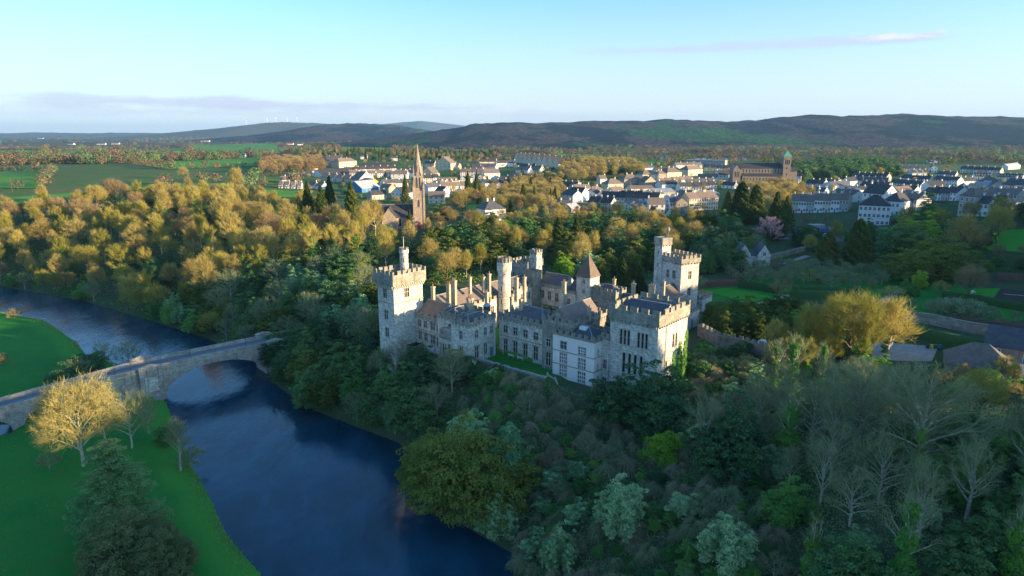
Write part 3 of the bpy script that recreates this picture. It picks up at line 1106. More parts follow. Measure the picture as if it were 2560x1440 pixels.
def build_ground():
	xs = geom_axis(-150, 130, 1.6, -16000, 16000)
	ys = geom_axis(70, 300, 1.6, -700, 19000)
	X, Y = np.meshgrid(xs, ys)
	Z = hgt(X.ravel(), Y.ravel()).reshape(X.shape)
	nx, ny = len(xs), len(ys)
	V = np.stack([X.ravel(), Y.ravel(), Z.ravel()], axis=1)
	i = (np.arange(ny - 1)[:, None] * nx + np.arange(nx - 1)[None, :]).ravel()
	F = np.stack([i, i + 1, i + nx + 1, i + nx], axis=1)
	m, nt, out = new_mat('ground_cover')
	at_ = nt.node('ShaderNodeAttribute', attribute_name='cover')
	sep = nt.node('ShaderNodeSeparateColor')
	nt.l.new(at_.outputs['Color'], sep.inputs[0])
	v = objvec(nt)
	n1 = nt.noise(v, .045, 5, .6)
	n2 = nt.noise(v, .6, 5, .7)
	n3 = nt.noise(v, 3.0, 4, .7)
	n4 = nt.noise(nt.mapping(v, scale=(1, 1, 1), rot=(0, 0, .7)), .16, 4, .6, 1.5)
	grass = nt.mix(nt.maprange(n1, .3, .7), (.018, .20, .036), (.040, .265, .04))
	grass = nt.mix(nt.math('MULTIPLY', nt.maprange(n2, .5, .75), .5), grass, (.055, .16, .03))
	grass = nt.mix(nt.math('MULTIPLY', nt.maprange(n3, .45, .7), .3), grass, (.012, .095, .02))
	grass = nt.mix(nt.math('MULTIPLY', nt.maprange(n4, .42, .68), .55), grass, (.065, .21, .03))
	grass = nt.mix(nt.math('MULTIPLY', nt.maprange(nt.noise(v, .33, 5, .75), .60, .70), .45), grass, (.10, .14, .045))
	grass = nt.mix(nt.math('MULTIPLY', at_.outputs['Alpha'], .75), grass, (.075, .31, .045))
	floor = nt.mix(nt.maprange(n2, .3, .7), (.06, .11, .05), (.10, .105, .065))
	floor = nt.mix(nt.maprange(n1, .42, .62), floor, (.045, .10, .03))
	# far country: hedged fields and bare woods, too far to tell apart
	vo = nt.node('ShaderNodeTexVoronoi')
	vo.inputs['Scale'].default_value = .0042
	nt.l.new(nt.mapping(v, scale=(1, .62, 0)), vo.inputs['Vector'])
	fc = nt.node('ShaderNodeSeparateColor')
	nt.l.new(vo.outputs['Color'], fc.inputs[0])
	far = nt.mix(nt.maprange(fc.outputs[0], .35, .5, smooth=False), (.060, .125, .030), (.13, .095, .060))
	far = nt.mix(nt.maprange(fc.outputs[1], .7, .8, smooth=False), far, (.045, .055, .030))
	vd = nt.node('ShaderNodeTexVoronoi')
	vd.feature = 'DISTANCE_TO_EDGE'
	vd.inputs['Scale'].default_value = .0042
	nt.l.new(nt.mapping(v, scale=(1, .62, 0)), vd.inputs['Vector'])
	hedge = nt.math('LESS_THAN', nt.math('ADD', vd.outputs['Distance'], nt.math('MULTIPLY', nt.math('SUBTRACT', nt.noise(v, .02, 3), .5), .25)), .06)
	far = nt.mix(hedge, far, (.085, .065, .045))
	near = nt.mix(nt.maprange(n1, .35, .65), (.055, .17, .035), (.12, .15, .06))
	near = nt.mix(nt.math('MULTIPLY', nt.maprange(n2, .4, .7), .6), near, (.11, .11, .06))
	base = nt.mix(sep.outputs[2], near, far)
	c = nt.mix(sep.outputs[1], base, floor)
	c = nt.mix(sep.outputs[0], c, grass)
	h = nt.math('ADD', nt.math('MULTIPLY', n3, .5), nt.noise(v, 9, 3))
	principled(nt, out, c, .95, .08, bump(nt, h, .12))
	me = np_mesh('ground', V, F, m, smooth=True)
	xf, yf = X.ravel(), Y.ravel()
	dR = seg_dist(xf, yf, RB)
	dL = seg_dist(xf, yf, LB)
	cs = dR < dL
	mead = np.where(cs, 0, 1.0)
	cx, cy = w2c(xf, yf)
	wood = np.where(cs, 1 - ss(430, 520, yf), 0) * (1 - rectmask(cx, cy, 20, 46, 8, 18, 1.5))
	garden = inside(xf, yf, GARDEN) * 1.0
	court = rectmask(cx, cy, 4, 45, 25, 60, 1)
	mead = np.maximum(mead, np.maximum(rectmask(cx, cy, 22, 43, 9, 16, 1.5), np.maximum(court * .8, garden)))
	wood = np.where(garden > 0, 0, wood)
	A = np.zeros((len(xf), 4), dtype=np.float32)
	A[:, 0], A[:, 1], A[:, 2], A[:, 3] = mead, wood, ss(1000, 1600, yf), (1 - ss(4.5, 8.5, dL + 1.2 * np.sin(xf * .3) * np.sin(yf * .23))) * (~cs)
	at2 = me.attributes.new('cover', 'FLOAT_COLOR', 'POINT')
	at2.data.foreach_set('color', A.ravel())
	tag(link('ground', me), 'green meadow, wooded river bank and fields running to the horizon', kind='structure')


GARDEN = gpoly([(1735, 725), (2030, 668), (2130, 640), (2330, 700), (2420, 720), (2560, 745), (2560, 800), (2290, 815), (2230, 755), (2050, 730), (1900, 765), (1760, 765)])
build_ground()


def build_water():
	m, nt, out = new_mat('river_water')
	v = objvec(nt)
	vm = nt.mapping(v, scale=(1.0, .55, 1), rot=(0, 0, rad(-52)))
	big = nt.noise(vm, .09, 4, .6, .6)
	mid = nt.noise(vm, .55, 4, .65, .8)
	fine = nt.noise(vm, 2.2, 4, .7, .4)
	h = nt.math('ADD', nt.math('MULTIPLY', mid, .55), nt.math('MULTIPLY', fine, .22))
	h = nt.math('MULTIPLY', h, nt.maprange(big, .3, .7, .35, 1.3))
	sy = nt.node('ShaderNodeSeparateXYZ')
	nt.l.new(v, sy.inputs[0])
	h = nt.math('MULTIPLY', h, nt.maprange(sy.outputs[1], 205, 270, 1.0, 2.4))
	c = nt.mix(nt.maprange(big, .3, .7), (.004, .036, .062), (.010, .066, .115))
	c = nt.mix(nt.math('MULTIPLY', nt.maprange(nt.noise(vm, .03, 5, .65, 1.2), .5, .68), .5), c, (.020, .045, .055))
	b = principled(nt, out, c, .05, .5, bump(nt, h, .22, .45))
	b.inputs['IOR'].default_value = 1.33
	mb = MB()
	# the water keeps to the river and the two flood channels
	n = len(RB)
	cm = seg_pairs()
	for (a, b_, c_, d) in cm:
		mb.poly([(*a, 0), (*b_, 0), (*c_, 0), (*d, 0)])
	tag(mb.build('river', m), 'dark blue rippled river bending below the castle', kind='structure')
	for pg, lab in ((POND1, 'pale still water beneath the middle land arch of the bridge'), (POND2, 'dark still water beneath the end land arch of the bridge')):
		cpt = pg.mean(0)
		mp = MB()
		big_ = [(cpt + (p - cpt) * 1.1) for p in pg]
		mp.poly([(p[0], p[1], -.004) for p in big_][::-1])
		me = mp.mesh('flood_channel', m)
		o = link('flood_channel', me)
		for pl in me.polygons:
			if pl.normal.z < 0:
				pl.flip()
		tag(o, lab, kind='structure')


def resample(pl, n):
	pl = np.asarray(pl)
	d = np.concatenate([[0], np.cumsum(np.linalg.norm(np.diff(pl, axis=0), axis=1))])
	t = np.linspace(0, d[-1], n)
	return np.stack([np.interp(t, d, pl[:, 0]), np.interp(t, d, pl[:, 1])], axis=1)


def seg_pairs():
	# cut the river into quads between its two banks, each pushed 3 m under the land
	R = np.vstack([resample(RB[:2], 2)[:1], resample(RB[1:3], 12), resample(RB[2:7], 30)[1:], resample(RB[6:16], 60)[1:], resample(RB[15:], 12)[1:]])
	L = np.vstack([resample(LB[:2], 2)[:1], resample(LB[1:3], 12), resample(LB[2:8], 30)[1:], resample(LB[7:15], 60)[1:], resample(LB[14:], 12)[1:]])
	D = R - L
	D /= np.linalg.norm(D, axis=1, keepdims=True)
	R = R + D * 3
	L = L - D * 3
	return [(L[i], L[i + 1], R[i + 1], R[i]) for i in range(len(R) - 1)]


build_water()


def strip(name, pts, width, m, label, lift=.08, kind='structure', step=3.0):
	pts = np.asarray(pts, float)
	L = np.sum(np.linalg.norm(np.diff(pts, axis=0), axis=1))
	P = resample(pts, max(2, int(L / step)))
	T = np.gradient(P, axis=0)
	T /= np.linalg.norm(T, axis=1, keepdims=True)
	N = np.stack([-T[:, 1], T[:, 0]], axis=1)
	A, C = P + N * width / 2, P - N * width / 2
	zA, zC, zm = hgt(A[:, 0], A[:, 1]), hgt(C[:, 0], C[:, 1]), hgt(P[:, 0], P[:, 1])
	z = np.maximum(np.maximum(zA, zC), zm) + lift
	mb = MB()
	for i in range(len(P) - 1):
		mb.poly([(*C[i], z[i]), (*C[i + 1], z[i + 1]), (*A[i + 1], z[i + 1]), (*A[i], z[i])])
	return tag(mb.build(name, m), label, kind=kind)


def sheet(name, px, m, label, lift=.12, n=14, kind='structure'):
	"""a four-cornered piece of ground seen at four pixels, following the land"""
	q = [np.array(gp(u, v)[:2]) for u, v in px]
	s = np.linspace(0, 1, n)
	S, T = np.meshgrid(s, s)
	S, T = S.ravel()[:, None], T.ravel()[:, None]
	P = (q[0] * (1 - S) + q[1] * S) * (1 - T) + (q[3] * (1 - S) + q[2] * S) * T
	z = hgt(P[:, 0], P[:, 1]) + lift
	V = np.stack([P[:, 0], P[:, 1], z], axis=1)
	i = (np.arange(n - 1)[:, None] * n + np.arange(n - 1)[None, :]).ravel()
	F = np.stack([i, i + n, i + n + 1, i + 1], axis=1)
	o = tag(link(name, np_mesh(name, V, F, m, True)), label, kind=kind)
	return o, q


def field_mat(name, a, b, c):
	m, nt, out = new_mat(name)
	v = objvec(nt)
	x = nt.mix(nt.maprange(nt.noise(v, .02, 5, .6), .35, .65), a, b)
	x = nt.mix(nt.math('MULTIPLY', nt.maprange(nt.noise(v, .35, 5, .7), .45, .7), .45), x, c)
	principled(nt, out, x, .95, .05, bump(nt, nt.noise(v, 1.5, 4, .7), .2))
	return m


M['field'] = field_mat('field_grass', (.085, .26, .05), (.12, .30, .055), (.14, .24, .06))
M['field2'] = field_mat('paler_pasture', (.12, .20, .05), (.085, .16, .04), (.15, .19, .07))
M['lawn'] = field_mat('mown_lawn', (.045, .27, .03), (.065, .31, .035), (.06, .21, .03))
M['plough'] = field_mat('ploughed_field', (.26, .16, .11), (.21, .13, .09), (.18, .12, .09))
M['asphalt'] = plain('asphalt', (.13, .14, .16), (.16, .17, .19), .6, .6, .5)
M['gravel'] = plain('pale_gravel', (.36, .34, .31), (.27, .26, .24), .8, .95, bdist=.03)
M['concrete'] = plain('pale_concrete', (.36, .355, .33), (.28, .275, .255), .5, .95)
M['soil'] = plain('garden_soil', (.07, .055, .04), (.05, .042, .032), 1.0, .95, bdist=.1)

FIELDS = [
	([(-30, 428), (137, 430), (100, 471), (-30, 474)], 'field', 'green field with a long tree shadow, behind the wood at far left'),
	([(-30, 500), (200, 482), (120, 518), (-30, 535)], 'field', 'green field strip just above the riverside wood at far left'),
	([(330, 408), (640, 393), (700, 412), (420, 424)], 'field', 'long green hill field with a hedge of bare trees behind it'),
	([(405, 462), (600, 458), (640, 482), (420, 486)], 'field', 'green field with a lone bare tree beside the utility pole'),
	([(480, 362), (692, 360), (700, 384), (470, 388)], 'field', 'wide green pasture on the rise left of the conifer clump'),
	([(345, 376), (480, 370), (470, 392), (350, 392)], 'field', 'green field beside the brown copse of bare trees'),
	([(-20, 375), (110, 375), (108, 393), (-20, 397)], 'field', 'dark green field below the ploughed strip'),
	([(112, 383), (245, 376), (238, 393), (120, 396)], 'field', 'green field sloping up to the small white farmhouse'),
	([(-20, 366), (120, 366), (112, 373), (-20, 374)], 'plough', 'pale brown ploughed field at far left'),
	([(636, 441), (748, 443), (735, 461), (620, 463)], 'field2', 'mown sports pitch with white goalposts behind the bungalows'),
	([(640, 474), (775, 478), (750, 496), (632, 492)], 'field', 'green paddock between the bungalows and the wood'),
	([(1150, 346), (1530, 346), (1520, 352), (1130, 353)], 'field', 'long green field at the foot of the dark hills'),
	([(1130, 340), (1215, 341), (1190, 351), (1100, 353)], 'plough', 'pale ploughed field on the hill foot'),
	([(1380, 363), (1580, 364), (1575, 370), (1370, 369)], 'field', 'thin green field across the valley, behind the town trees'),
	([(1390, 385), (1545, 386), (1540, 392), (1385, 391)], 'field', 'green field behind the gabled terrace'),
	([(1370, 392), (1700, 396), (1690, 404), (1365, 400)], 'field', 'green strip of field just behind the gabled terrace'),
	([(1580, 400), (1680, 402), (1660, 412), (1570, 410)], 'field', 'green field beside the twin-gabled house'),
	([(1960, 374), (2200, 376), (2195, 382), (1955, 380)], 'field', 'green field behind the copper-roofed church tower'),
	([(2270, 376), (2600, 374), (2600, 384), (2330, 386)], 'field2', 'pale green field at the hill foot at far right'),
	([(2480, 389), (2600, 388), (2600, 400), (2490, 401)], 'field', 'green field below the bare belt of trees at far right'),
	([(840, 364), (985, 362), (985, 375), (850, 377)], 'field', 'green field behind the school, beside the conifer clump'),
	([(1040, 364), (1240, 366), (1230, 378), (1040, 376)], 'field', 'green field behind the spire, among bare trees'),
	([(2478, 578), (2600, 572), (2600, 636), (2455, 622)], 'lawn', 'bright sloping lawn in the parkland at far right'),
	([(1758, 727), (1830, 722), (1935, 744), (1870, 764)], 'lawn', 'bright mown lawn beside the castle tower'),
	([(1745, 726), (1838, 719), (1822, 724), (1748, 735)], 'lawn', 'upper strip of lawn below the brown hedge'),
	([(2420, 722), (2500, 722), (2480, 752), (2425, 748)], 'lawn', 'small green lawn with a white bench in the walled garden'),
	([(2505, 724), (2600, 730), (2600, 768), (2475, 752)], 'soil', 'brown tennis court with a white net'),
	([(1150, 515), (1215, 512), (1200, 535), (1140, 535)], 'field', 'green lawn beside the white hip-roofed house'),
]
FQ = []
for px, mk, lab in FIELDS:
	o, q = sheet('field' if 'field' in mk or mk == 'plough' else ('lawn' if mk == 'lawn' else 'tennis_court'), px, M[mk], lab, lift=.16 if px[0][1] > 560 else .5)
	FQ.append((np.array(q), px[0][1]))

sheet('car_park', [(1952, 569), (2030, 571), (2005, 600), (1938, 598)], M['asphalt'], 'grey car park below the white hotel', .14)
sheet('stable_yard', [(2180, 855), (2345, 868), (2330, 905), (2120, 900)], M['gravel'], 'pale gravel yard below the garden wall', .14)
sheet('yard_road', [(2440, 905), (2600, 905), (2600, 960), (2500, 925)], M['gravel'], 'pale gravel drive in front of the barns', .14)
strip('garden_path', gpoly([(2195, 762), (2300, 690)]), 2.2, M['gravel'], 'straight pale path through the orchard', .12)
strip('lawn_path', gpoly([(1885, 765), (1945, 748), (1985, 735)]), 1.8, M['gravel'], 'pale gravel path along the edge of the lawn', .12)
strip('cottage_drive', gpoly([(1955, 660), (1990, 650), (2020, 640)]), 3.0, M['gravel'], 'pale drive beside the twin-gabled cottage', .12)
strip('main_street', gpoly([(1405, 502), (1500, 512), (1600, 520), (1700, 535)]), 7, M['asphalt'], 'grey street through the town, below the white gabled houses', .14)
strip('tennis_line', gpoly([(2508, 737), (2600, 745)]), .5, M['whitepaint'], 'white line across the tennis court', .3)


# ---------------------------------------------------------------- hills and the shading wood
def build_hills():
	m, nt, out = new_mat('wooded_hill')
	v = objvec(nt)
	n1 = nt.noise(nt.mapping(v, scale=(1, .5, 1.5)), .0035, 6, .62)
	n2 = nt.noise(v, .05, 5, .75)
	n3 = nt.noise(nt.mapping(v, scale=(1, .6, 1)), .0016, 4, .55, .5)
	c = nt.mix(nt.maprange(n1, .47, .54), (.012, .036, .048), (.125, .095, .098))
	c = nt.mix(nt.maprange(n3, .56, .60), c, (.05, .17, .05))
	c = nt.mix(nt.math('MULTIPLY', nt.maprange(n2, .40, .55), .8), c, (.014, .024, .022))
	principled(nt, out, c, .97, .03, bump(nt, nt.math('ADD', nt.noise(v, .04, 5, .75), nt.noise(v, .012, 3)), 22, 1.0))
	m2 = field_mat('far_moor', (.075, .09, .055), (.10, .10, .06), (.06, .085, .04))

	def ridge(name, y0, yr, y1, prof, mat_, label, rough_=6):
		us = np.linspace(prof[0][0], prof[-1][0], 220)
		tops = np.interp(us, [p[0] for p in prof], [p[1] for p in prof])
		rng = np.random.default_rng(int(yr))
		xr = (us - 1280) / FPX * yr
		zt = CAM_H + (333.5 - tops) / FPX * yr
		wob = np.zeros(len(us))
		for k, a in ((.004, 1.0), (.011, .6), (.027, .5), (.06, .4)):
			wob += a * np.sin(us * k * 6.28 + rng.uniform(0, 6))
		zt = zt + wob * rough_ * .5 + rng.normal(0, rough_ * .16, len(us))
		rows = 44
		V, n = [], len(us)
		for j in range(rows):
			t = j / (rows - 1)
			y = y0 + (y1 - y0) * t
			f = (y - y0) / (yr - y0) if y < yr else (y1 - y) / (y1 - yr)
			f = max(f, 0)
			g = f * f * (3 - 2 * f) * .35 + f * .65
			spur = 1 + .16 * np.sin(xr / 310 + 1.7 * f) * (1 - f) + .10 * np.sin(xr / 130 + 3 * f) * (1 - f)
			z = 8 + np.maximum(zt - 8, 0) * np.clip(g * spur, 0, 1.0)
			z = z + rng.normal(0, rough_ * .22, n) * (f > .03)
			V.append(np.stack([xr * (1 + 0 * f), np.full(n, y) + 40 * np.sin(xr / 400), np.where(f > .001, z, 4)], axis=1))
		V = np.vstack(V)
		i = (np.arange(rows - 1)[:, None] * n + np.arange(n - 1)[None, :]).ravel()
		F = np.stack([i, i + 1, i + n + 1, i + n], axis=1)
		tag(link(name, np_mesh(name, V, F, mat_, True)), label, kind='structure')

	ridge('hill_range', 2500, 4300, 6200, [(900, 352), (1020, 338), (1100, 326), (1180, 314), (1240, 309), (1400, 307), (1440, 306), (1520, 305), (1600, 302), (1680, 300), (1740, 305), (1830, 305), (1920, 297), (1990, 291), (2090, 292), (2200, 289), (2300, 291), (2400, 293), (2560, 297), (2800, 300), (3300, 318), (3800, 333)], m, 'long dark wooded hill range across the right horizon')
	ridge('wooded_rise', 4300, 6300, 8400, [(640, 340), (700, 333), (760, 326), (830, 312), (880, 309), (950, 311), (1010, 316), (1060, 324), (1120, 332), (1180, 342)], m, 'dark wooded rise on the horizon behind the spire', 5)
	ridge('wind_farm_hill', 7000, 9300, 11500, [(380, 340), (470, 331), (560, 323), (640, 315), (690, 308), (740, 307), (800, 309), (870, 316), (960, 325), (1040, 335)], m2, 'pale blue hill with wind turbines on its back', 5)
	ridge('far_blue_hill', 12000, 14000, 16000, [(860, 334), (940, 315), (1010, 307), (1060, 304), (1110, 309), (1180, 318), (1260, 334)], m2, 'faint blue hill far behind the other ridges', 4)
	ridge('low_far_ridge', 9000, 11000, 13000, [(-700, 335), (-300, 333), (0, 334.5), (120, 332), (240, 333.5), (330, 332), (420, 334), (520, 333), (600, 336)], m2, 'low hazy ridge along the left horizon', 5)


build_hills()


def clump_stuff(name, centers, hs, ws, tris, mats, label, seed=1, size=.16, kind='stuff', minz=.12, up=.3):
	"""a far wood or hedgerow: every tree a cloud of small faces, all in one object"""
	rng = np.random.default_rng(seed)
	k = len(centers)
	ctr = np.repeat(np.asarray(centers), tris, axis=0)
	H = np.repeat(np.asarray(hs), tris)
	Wd = np.repeat(np.asarray(ws), tris)
	n = len(ctr)
	d = rng.normal(size=(n, 3))
	d /= np.linalg.norm(d, axis=1, keepdims=True)
	r = rng.uniform(.55, 1.05, n)
	C = ctr + np.stack([d[:, 0] * Wd / 2 * r, d[:, 1] * Wd / 2 * r, H * (.54 + .46 * d[:, 2] * r)], axis=1)
	C[:, 2] = np.maximum(C[:, 2], ctr[:, 2] + H * minz * rng.random(n))
	V, F = leaves_arr(rng, C, size * (H + Wd) * .5, d + np.array([0, 0, up]), .5, .7)
	mi = np.repeat(rng.integers(0, len(mats), k), tris)
	return tag(link(name, np_mesh(name, V, F, mats, False, mi)), label, kind=kind)


def build_far_trees():
	rng = np.random.default_rng(5)
	mats = [M['twig_far'], M['twig_far_dim'], M['twig_far'], M['leaf_dark'], M['twig_far_dim']]
	C, Hh, W = [], [], []

	def add(x, y, h, w):
		C.append((x, y, h1(x, y) - .3))
		Hh.append(h)
		W.append(w)
	# hedgerow trees round the fields
	for q, v0 in FQ:
		if v0 > 470:
			continue
		for i in range(4):
			a, b = q[i], q[(i + 1) % 4]
			L = np.linalg.norm(b - a)
			n = int(L / 11)
			for j in range(min(n, 60)):
				if rng.random() < .25:
					continue
				p = a + (b - a) * (j + rng.random()) / n + rng.normal(0, 2.5, 2)
				h = rng.uniform(4, 13) * (1 if a[1] < 1500 else 1.2)
				add(p[0], p[1], h, h * rng.uniform(.8, 1.3))
	fields = [q for q, v0 in FQ]

	def infield(x, y):
		X, Y = np.array([x]), np.array([y])
		return any(inside(X, Y, q)[0] for q in fields)
	# belts of trees across the plain
	for k in range(520):
		v = rng.uniform(337.5, 412) if rng.random() < .8 else rng.uniform(337, 350)
		u = rng.uniform(-250, 1300 if v > 385 else 2800)
		if v > 385 and u > 640:
			continue
		x, y, z = gp(u, v)
		if y > 8500 or y < 480:
			continue
		n = rng.integers(4, 15)
		ang = rng.normal(0, .25)
		sp = 9 + y / 350
		for j in range(n):
			px, py = x + math.cos(ang) * sp * (j - n / 2) + rng.normal(0, 3), y + math.sin(ang) * sp * (j - n / 2) + rng.normal(0, 5)
			if infield(px, py):
				continue
			h = rng.uniform(8, 15) * (1 + y / 9000)
			add(px, py, h, h * rng.uniform(.9, 1.5))
	clump_stuff('hedgerow_wood', C, Hh, W, 120, mats, 'bare brown hedgerows and copses scattered over the far fields', 6, .075)
	# the valley belt between the town and the hills on the right
	C2, H2, W2 = [], [], []
	for k in range(900):
		u, v = rng.uniform(1240, 2900), rng.uniform(368, 412)
		if rng.random() < .45:
			v = rng.uniform(366, 384)
		x, y, z = gp(u, v)
		if infield(x, y) or y > 4000:
			continue
		h = rng.uniform(8, 15)
		C2.append((x, y, z - .3)); H2.append(h); W2.append(h * rng.uniform(.9, 1.5))
	clump_stuff('valley_wood', C2, H2, W2, 90, [M['twig_far_dim'], M['leaf_conifer'], M['twig_far'], M['twig_far_dim']], 'dim grey-green belt of trees between the town and the hills', 7, .09)
	# tall out-of-view wood on the added hill, placed for the shade it casts
	C3, H3, W3 = [], [], []
	for k in range(330):
		x, y = rng.uniform(150, 330), rng.uniform(-60, 330)
		if y > 60 and x < .80 * y + 22:
			continue
		if 130 < y + .325 * (x - 75) < 192:  # gap left in the wood so sunlight reaches tower and trees
			continue
		h = rng.uniform(13, 22)
		C3.append((x, y, h1(x, y) - .5)); H3.append(h); W3.append(h * rng.uniform(.7, 1.0))
	clump_stuff('shading_wood', C3, H3, W3, 210, [M['twig_grey'], M['leaf_dark'], M['leaf_mid']], 'tall mixed wood on the unseen hill, shaped to shade the gardens', 8, .10)


build_far_trees()

# ---------------------------------------------------------------- air
def build_haze():
	m, nt, out = new_mat('thin_haze')
	pv = nt.node('ShaderNodeVolumePrincipled')
	pv.inputs['Color'].default_value = (.30, .60, 1.0, 1)
	pv.inputs['Density'].default_value = 0.00004
	pv.inputs['Anisotropy'].default_value = 0.1
	nt.l.new(pv.outputs[0], out.inputs['Volume'])
	mb = MB()
	mb.box(-17000, 17000, -900, 20000, -3.5, 320)
	o = mb.build('haze', m)
	tag(o, 'thin pale blue haze over the far country', kind='stuff')


build_haze()

# ---------------------------------------------------------------- bridge
def build_bridge():
	ang = math.atan2(.651, .759)
	root = empty('stone_bridge', (-103.4, 185.1, 0), ang, 'old grey stone bridge with one wide arch over the river and smaller land arches', 'bridge')
	S = np.array([-95, -60, -35, -20, -8, 0, 15, 32, 45, 62])
	Zd = np.array([2.4, 3.9, 5.9, 7.3, 8.5, 9.0, 9.25, 9.4, 9.6, 9.8])
	zd = lambda s: float(np.interp(s, S, Zd))
	W = 8.6
	arches = [(3.4, 33.0, .4, 7.4), (-17.0, -6.0, .6, 5.8), (-30.6, -19.6, .8, 5.0), (-43.5, -33.3, .6, 3.9)]

	def under(s):
		for a, b, z0, z1 in arches:
			if a < s < b:
				t = (s - (a + b) / 2) / ((b - a) / 2)
				return z0 + (z1 - z0) * math.sqrt(max(0, 1 - t * t))
		return -1.5
	st = set(np.arange(-95, 62.1, 1.0))
	for a, b, _, _ in arches:
		for k in range(25):
			st.add((a + b) / 2 - (b - a) / 2 * math.cos(PI * k / 24))
	st = sorted(st)
	mb = MB()
	for s0, s1 in zip(st[:-1], st[1:]):
		if s1 - s0 < 1e-4:
			continue
		m_ = (s0 + s1) / 2
		inside_ = any(a < m_ < b for a, b, _, _ in arches)
		e = 1e-6
		u0, u1 = (under(s0 + e if any(abs(s0 - a) < 1e-5 for a, *_ in arches) else s0), under(s1)) if inside_ else (-1.5, -1.5)
		if inside_:
			for a, b, z0, z1 in arches:
				if abs(s0 - a) < 1e-5:
					u0 = z0
				if abs(s1 - b) < 1e-5:
					u1 = z0
		t0, t1 = zd(s0), zd(s1)
		mb.poly([(s0, 0, u0), (s1, 0, u1), (s1, 0, t1), (s0, 0, t0)])
		mb.poly([(s1, W, u1), (s0, W, u0), (s0, W, t0), (s1, W, t1)])
		if inside_:
			mb.poly([(s0, 0, u0), (s0, W, u0), (s1, W, u1), (s1, 0, u1)])
	for a, b, z0, z1 in arches:
		for x in (a, b):
			mb.poly([(x, 0, -1.5), (x, W, -1.5), (x, W, z0), (x, 0, z0)])
	mb.build('spandrel_wall', M['bridge'], root)
	# parapets
	for y0 in (-.02, W - .43):
		pb = MB()
		for s0, s1 in zip(st[:-1], st[1:]):
			if s1 - s0 < .02:
				continue
			a, b = zd(s0), zd(s1)
			y1 = y0 + .45
			pb.poly([(s0, y0, a - .02), (s1, y0, b - .02), (s1, y0, b + 1.05), (s0, y0, a + 1.05)])
			pb.poly([(s1, y1, b - .02), (s0, y1, a - .02), (s0, y1, a + 1.05), (s1, y1, b + 1.05)])
			pb.poly([(s0, y0, a + 1.05), (s1, y0, b + 1.05), (s1, y1, b + 1.05), (s0, y1, a + 1.05)])
		pb.build('parapet', M['bridge'], root)
	# string course under the parapet
	for y0, y1 in ((-.16, -.03), (W + .03, W + .16)):
		sb = MB()
		for s0, s1 in zip(st[:-1], st[1:]):
			if s1 - s0 < .02:
				continue
			a, b = zd(s0) - .05, zd(s1) - .05
			for (ya, yb) in ((y0, y1),):
				sb.poly([(s0, ya, a - .22), (s1, ya, b - .22), (s1, ya, b), (s0, ya, a)])
				sb.poly([(s1, yb, b - .22), (s0, yb, a - .22), (s0, yb, a), (s1, yb, b)])
				sb.poly([(s0, ya, a), (s1, ya, b), (s1, yb, b), (s0, yb, a)])
				sb.poly([(s0, yb, a - .22), (s1, yb, b - .22), (s1, ya, b - .22), (s0, ya, a - .22)])
		sb.build('string_course', M['dressed'], root)
	# road, pavement and line
	def deck(name, ya, yb, dz, m_):
		d = MB()
		for s0, s1 in zip(st[:-1], st[1:]):
			if s1 - s0 < .02:
				continue
			a, b = zd(s0) + dz, zd(s1) + dz
			d.poly([(s0, ya, a), (s1, ya, b), (s1, yb, b), (s0, yb, a)])
		d.build(name, m_, root)
	deck('carriageway', .44, W - .44, .02, M['asphalt'])
	deck('pavement', 6.7, W - .44, .14, M['gravel'])
	deck('verge_line', 1.0, 1.16, .026, M['whitepaint'])
	deck('centre_line', 3.55, 3.7, .026, M['whitepaint'])
	# voussoirs
	vm = {}
	for (a, b, z0, z1), n in zip(arches, (38, 16, 16, 16)):
		for k in range(n):
			t0, t1 = PI * k / n, PI * (k + 1) / n
			rx, rz, cx = (b - a) / 2, z1 - z0, (a + b) / 2
			th = .85 if n > 20 else .6
			g = .012
			p = MB()
			q = []
			for t, r in ((t0 + g, 0), (t1 - g, 0), (t1 - g, th), (t0 + g, th)):
				q.append((cx - (rx + r) * math.cos(t), z0 + (rz + r) * math.sin(t)))
			y0, y1 = -.07 - .02 * (k % 2), .2
			f = [(x, y0, z) for x, z in q]
			bk = [(x, y1, z) for x, z in q]
			p.poly(f)
			for i in range(4):
				j = (i + 1) % 4
				p.poly([f[j], f[i], bk[i], bk[j]])
			p.build('voussoir', M['bridge'], root)
	# pier pilasters with gabled caps and cutwaters
	for s0, s1 in ((-3.2, 2.6), (33.8, 38.6)):
		for y0, y1 in ((-1.3, -.03), (W + .03, W + 1.3)):
			pb = MB()
			zt = zd((s0 + s1) / 2) + 1.3
			pb.box(s0, s1, y0, y1, -1.5, zt)
			ym = (y0 + y1) / 2
			pb.poly([(s0 - .15, y0 - .15, zt), (s1 + .15, y0 - .15, zt), (s1 + .15, y1 + .15, zt), (s0 - .15, y1 + .15, zt)])
			xm = (s0 + s1) / 2
			pb.poly([(s0 - .15, y0 - .15, zt), (s1 + .15, y0 - .15, zt), (xm, ym, zt + .7)])
			pb.poly([(s1 + .15, y1 + .15, zt), (s0 - .15, y1 + .15, zt), (xm, ym, zt + .7)])
			pb.poly([(s1 + .15, y0 - .15, zt), (s1 + .15, y1 + .15, zt), (xm, ym, zt + .7)])
			pb.poly([(s0 - .15, y1 + .15, zt), (s0 - .15, y0 - .15, zt), (xm, ym, zt + .7)])
			pb.build('pilaster', M['bridge'], root)
			nb = MB()
			yy = y0 - .02 if y0 < 0 else y1 + .02
			o = -1 if y0 < 0 else 1
			nb.box(s0 + 1.2, s1 - 1.2, min(yy, yy + o * .25), max(yy, yy + o * .25), 3.0, 7.2)
			nb.build('niche', M['castle'], root)
	cb = MB()
	cb.poly([(-3.6, -1.4, -1.5), (3.2, -1.4, -1.5), (-.2, -4.2, -1.5)])
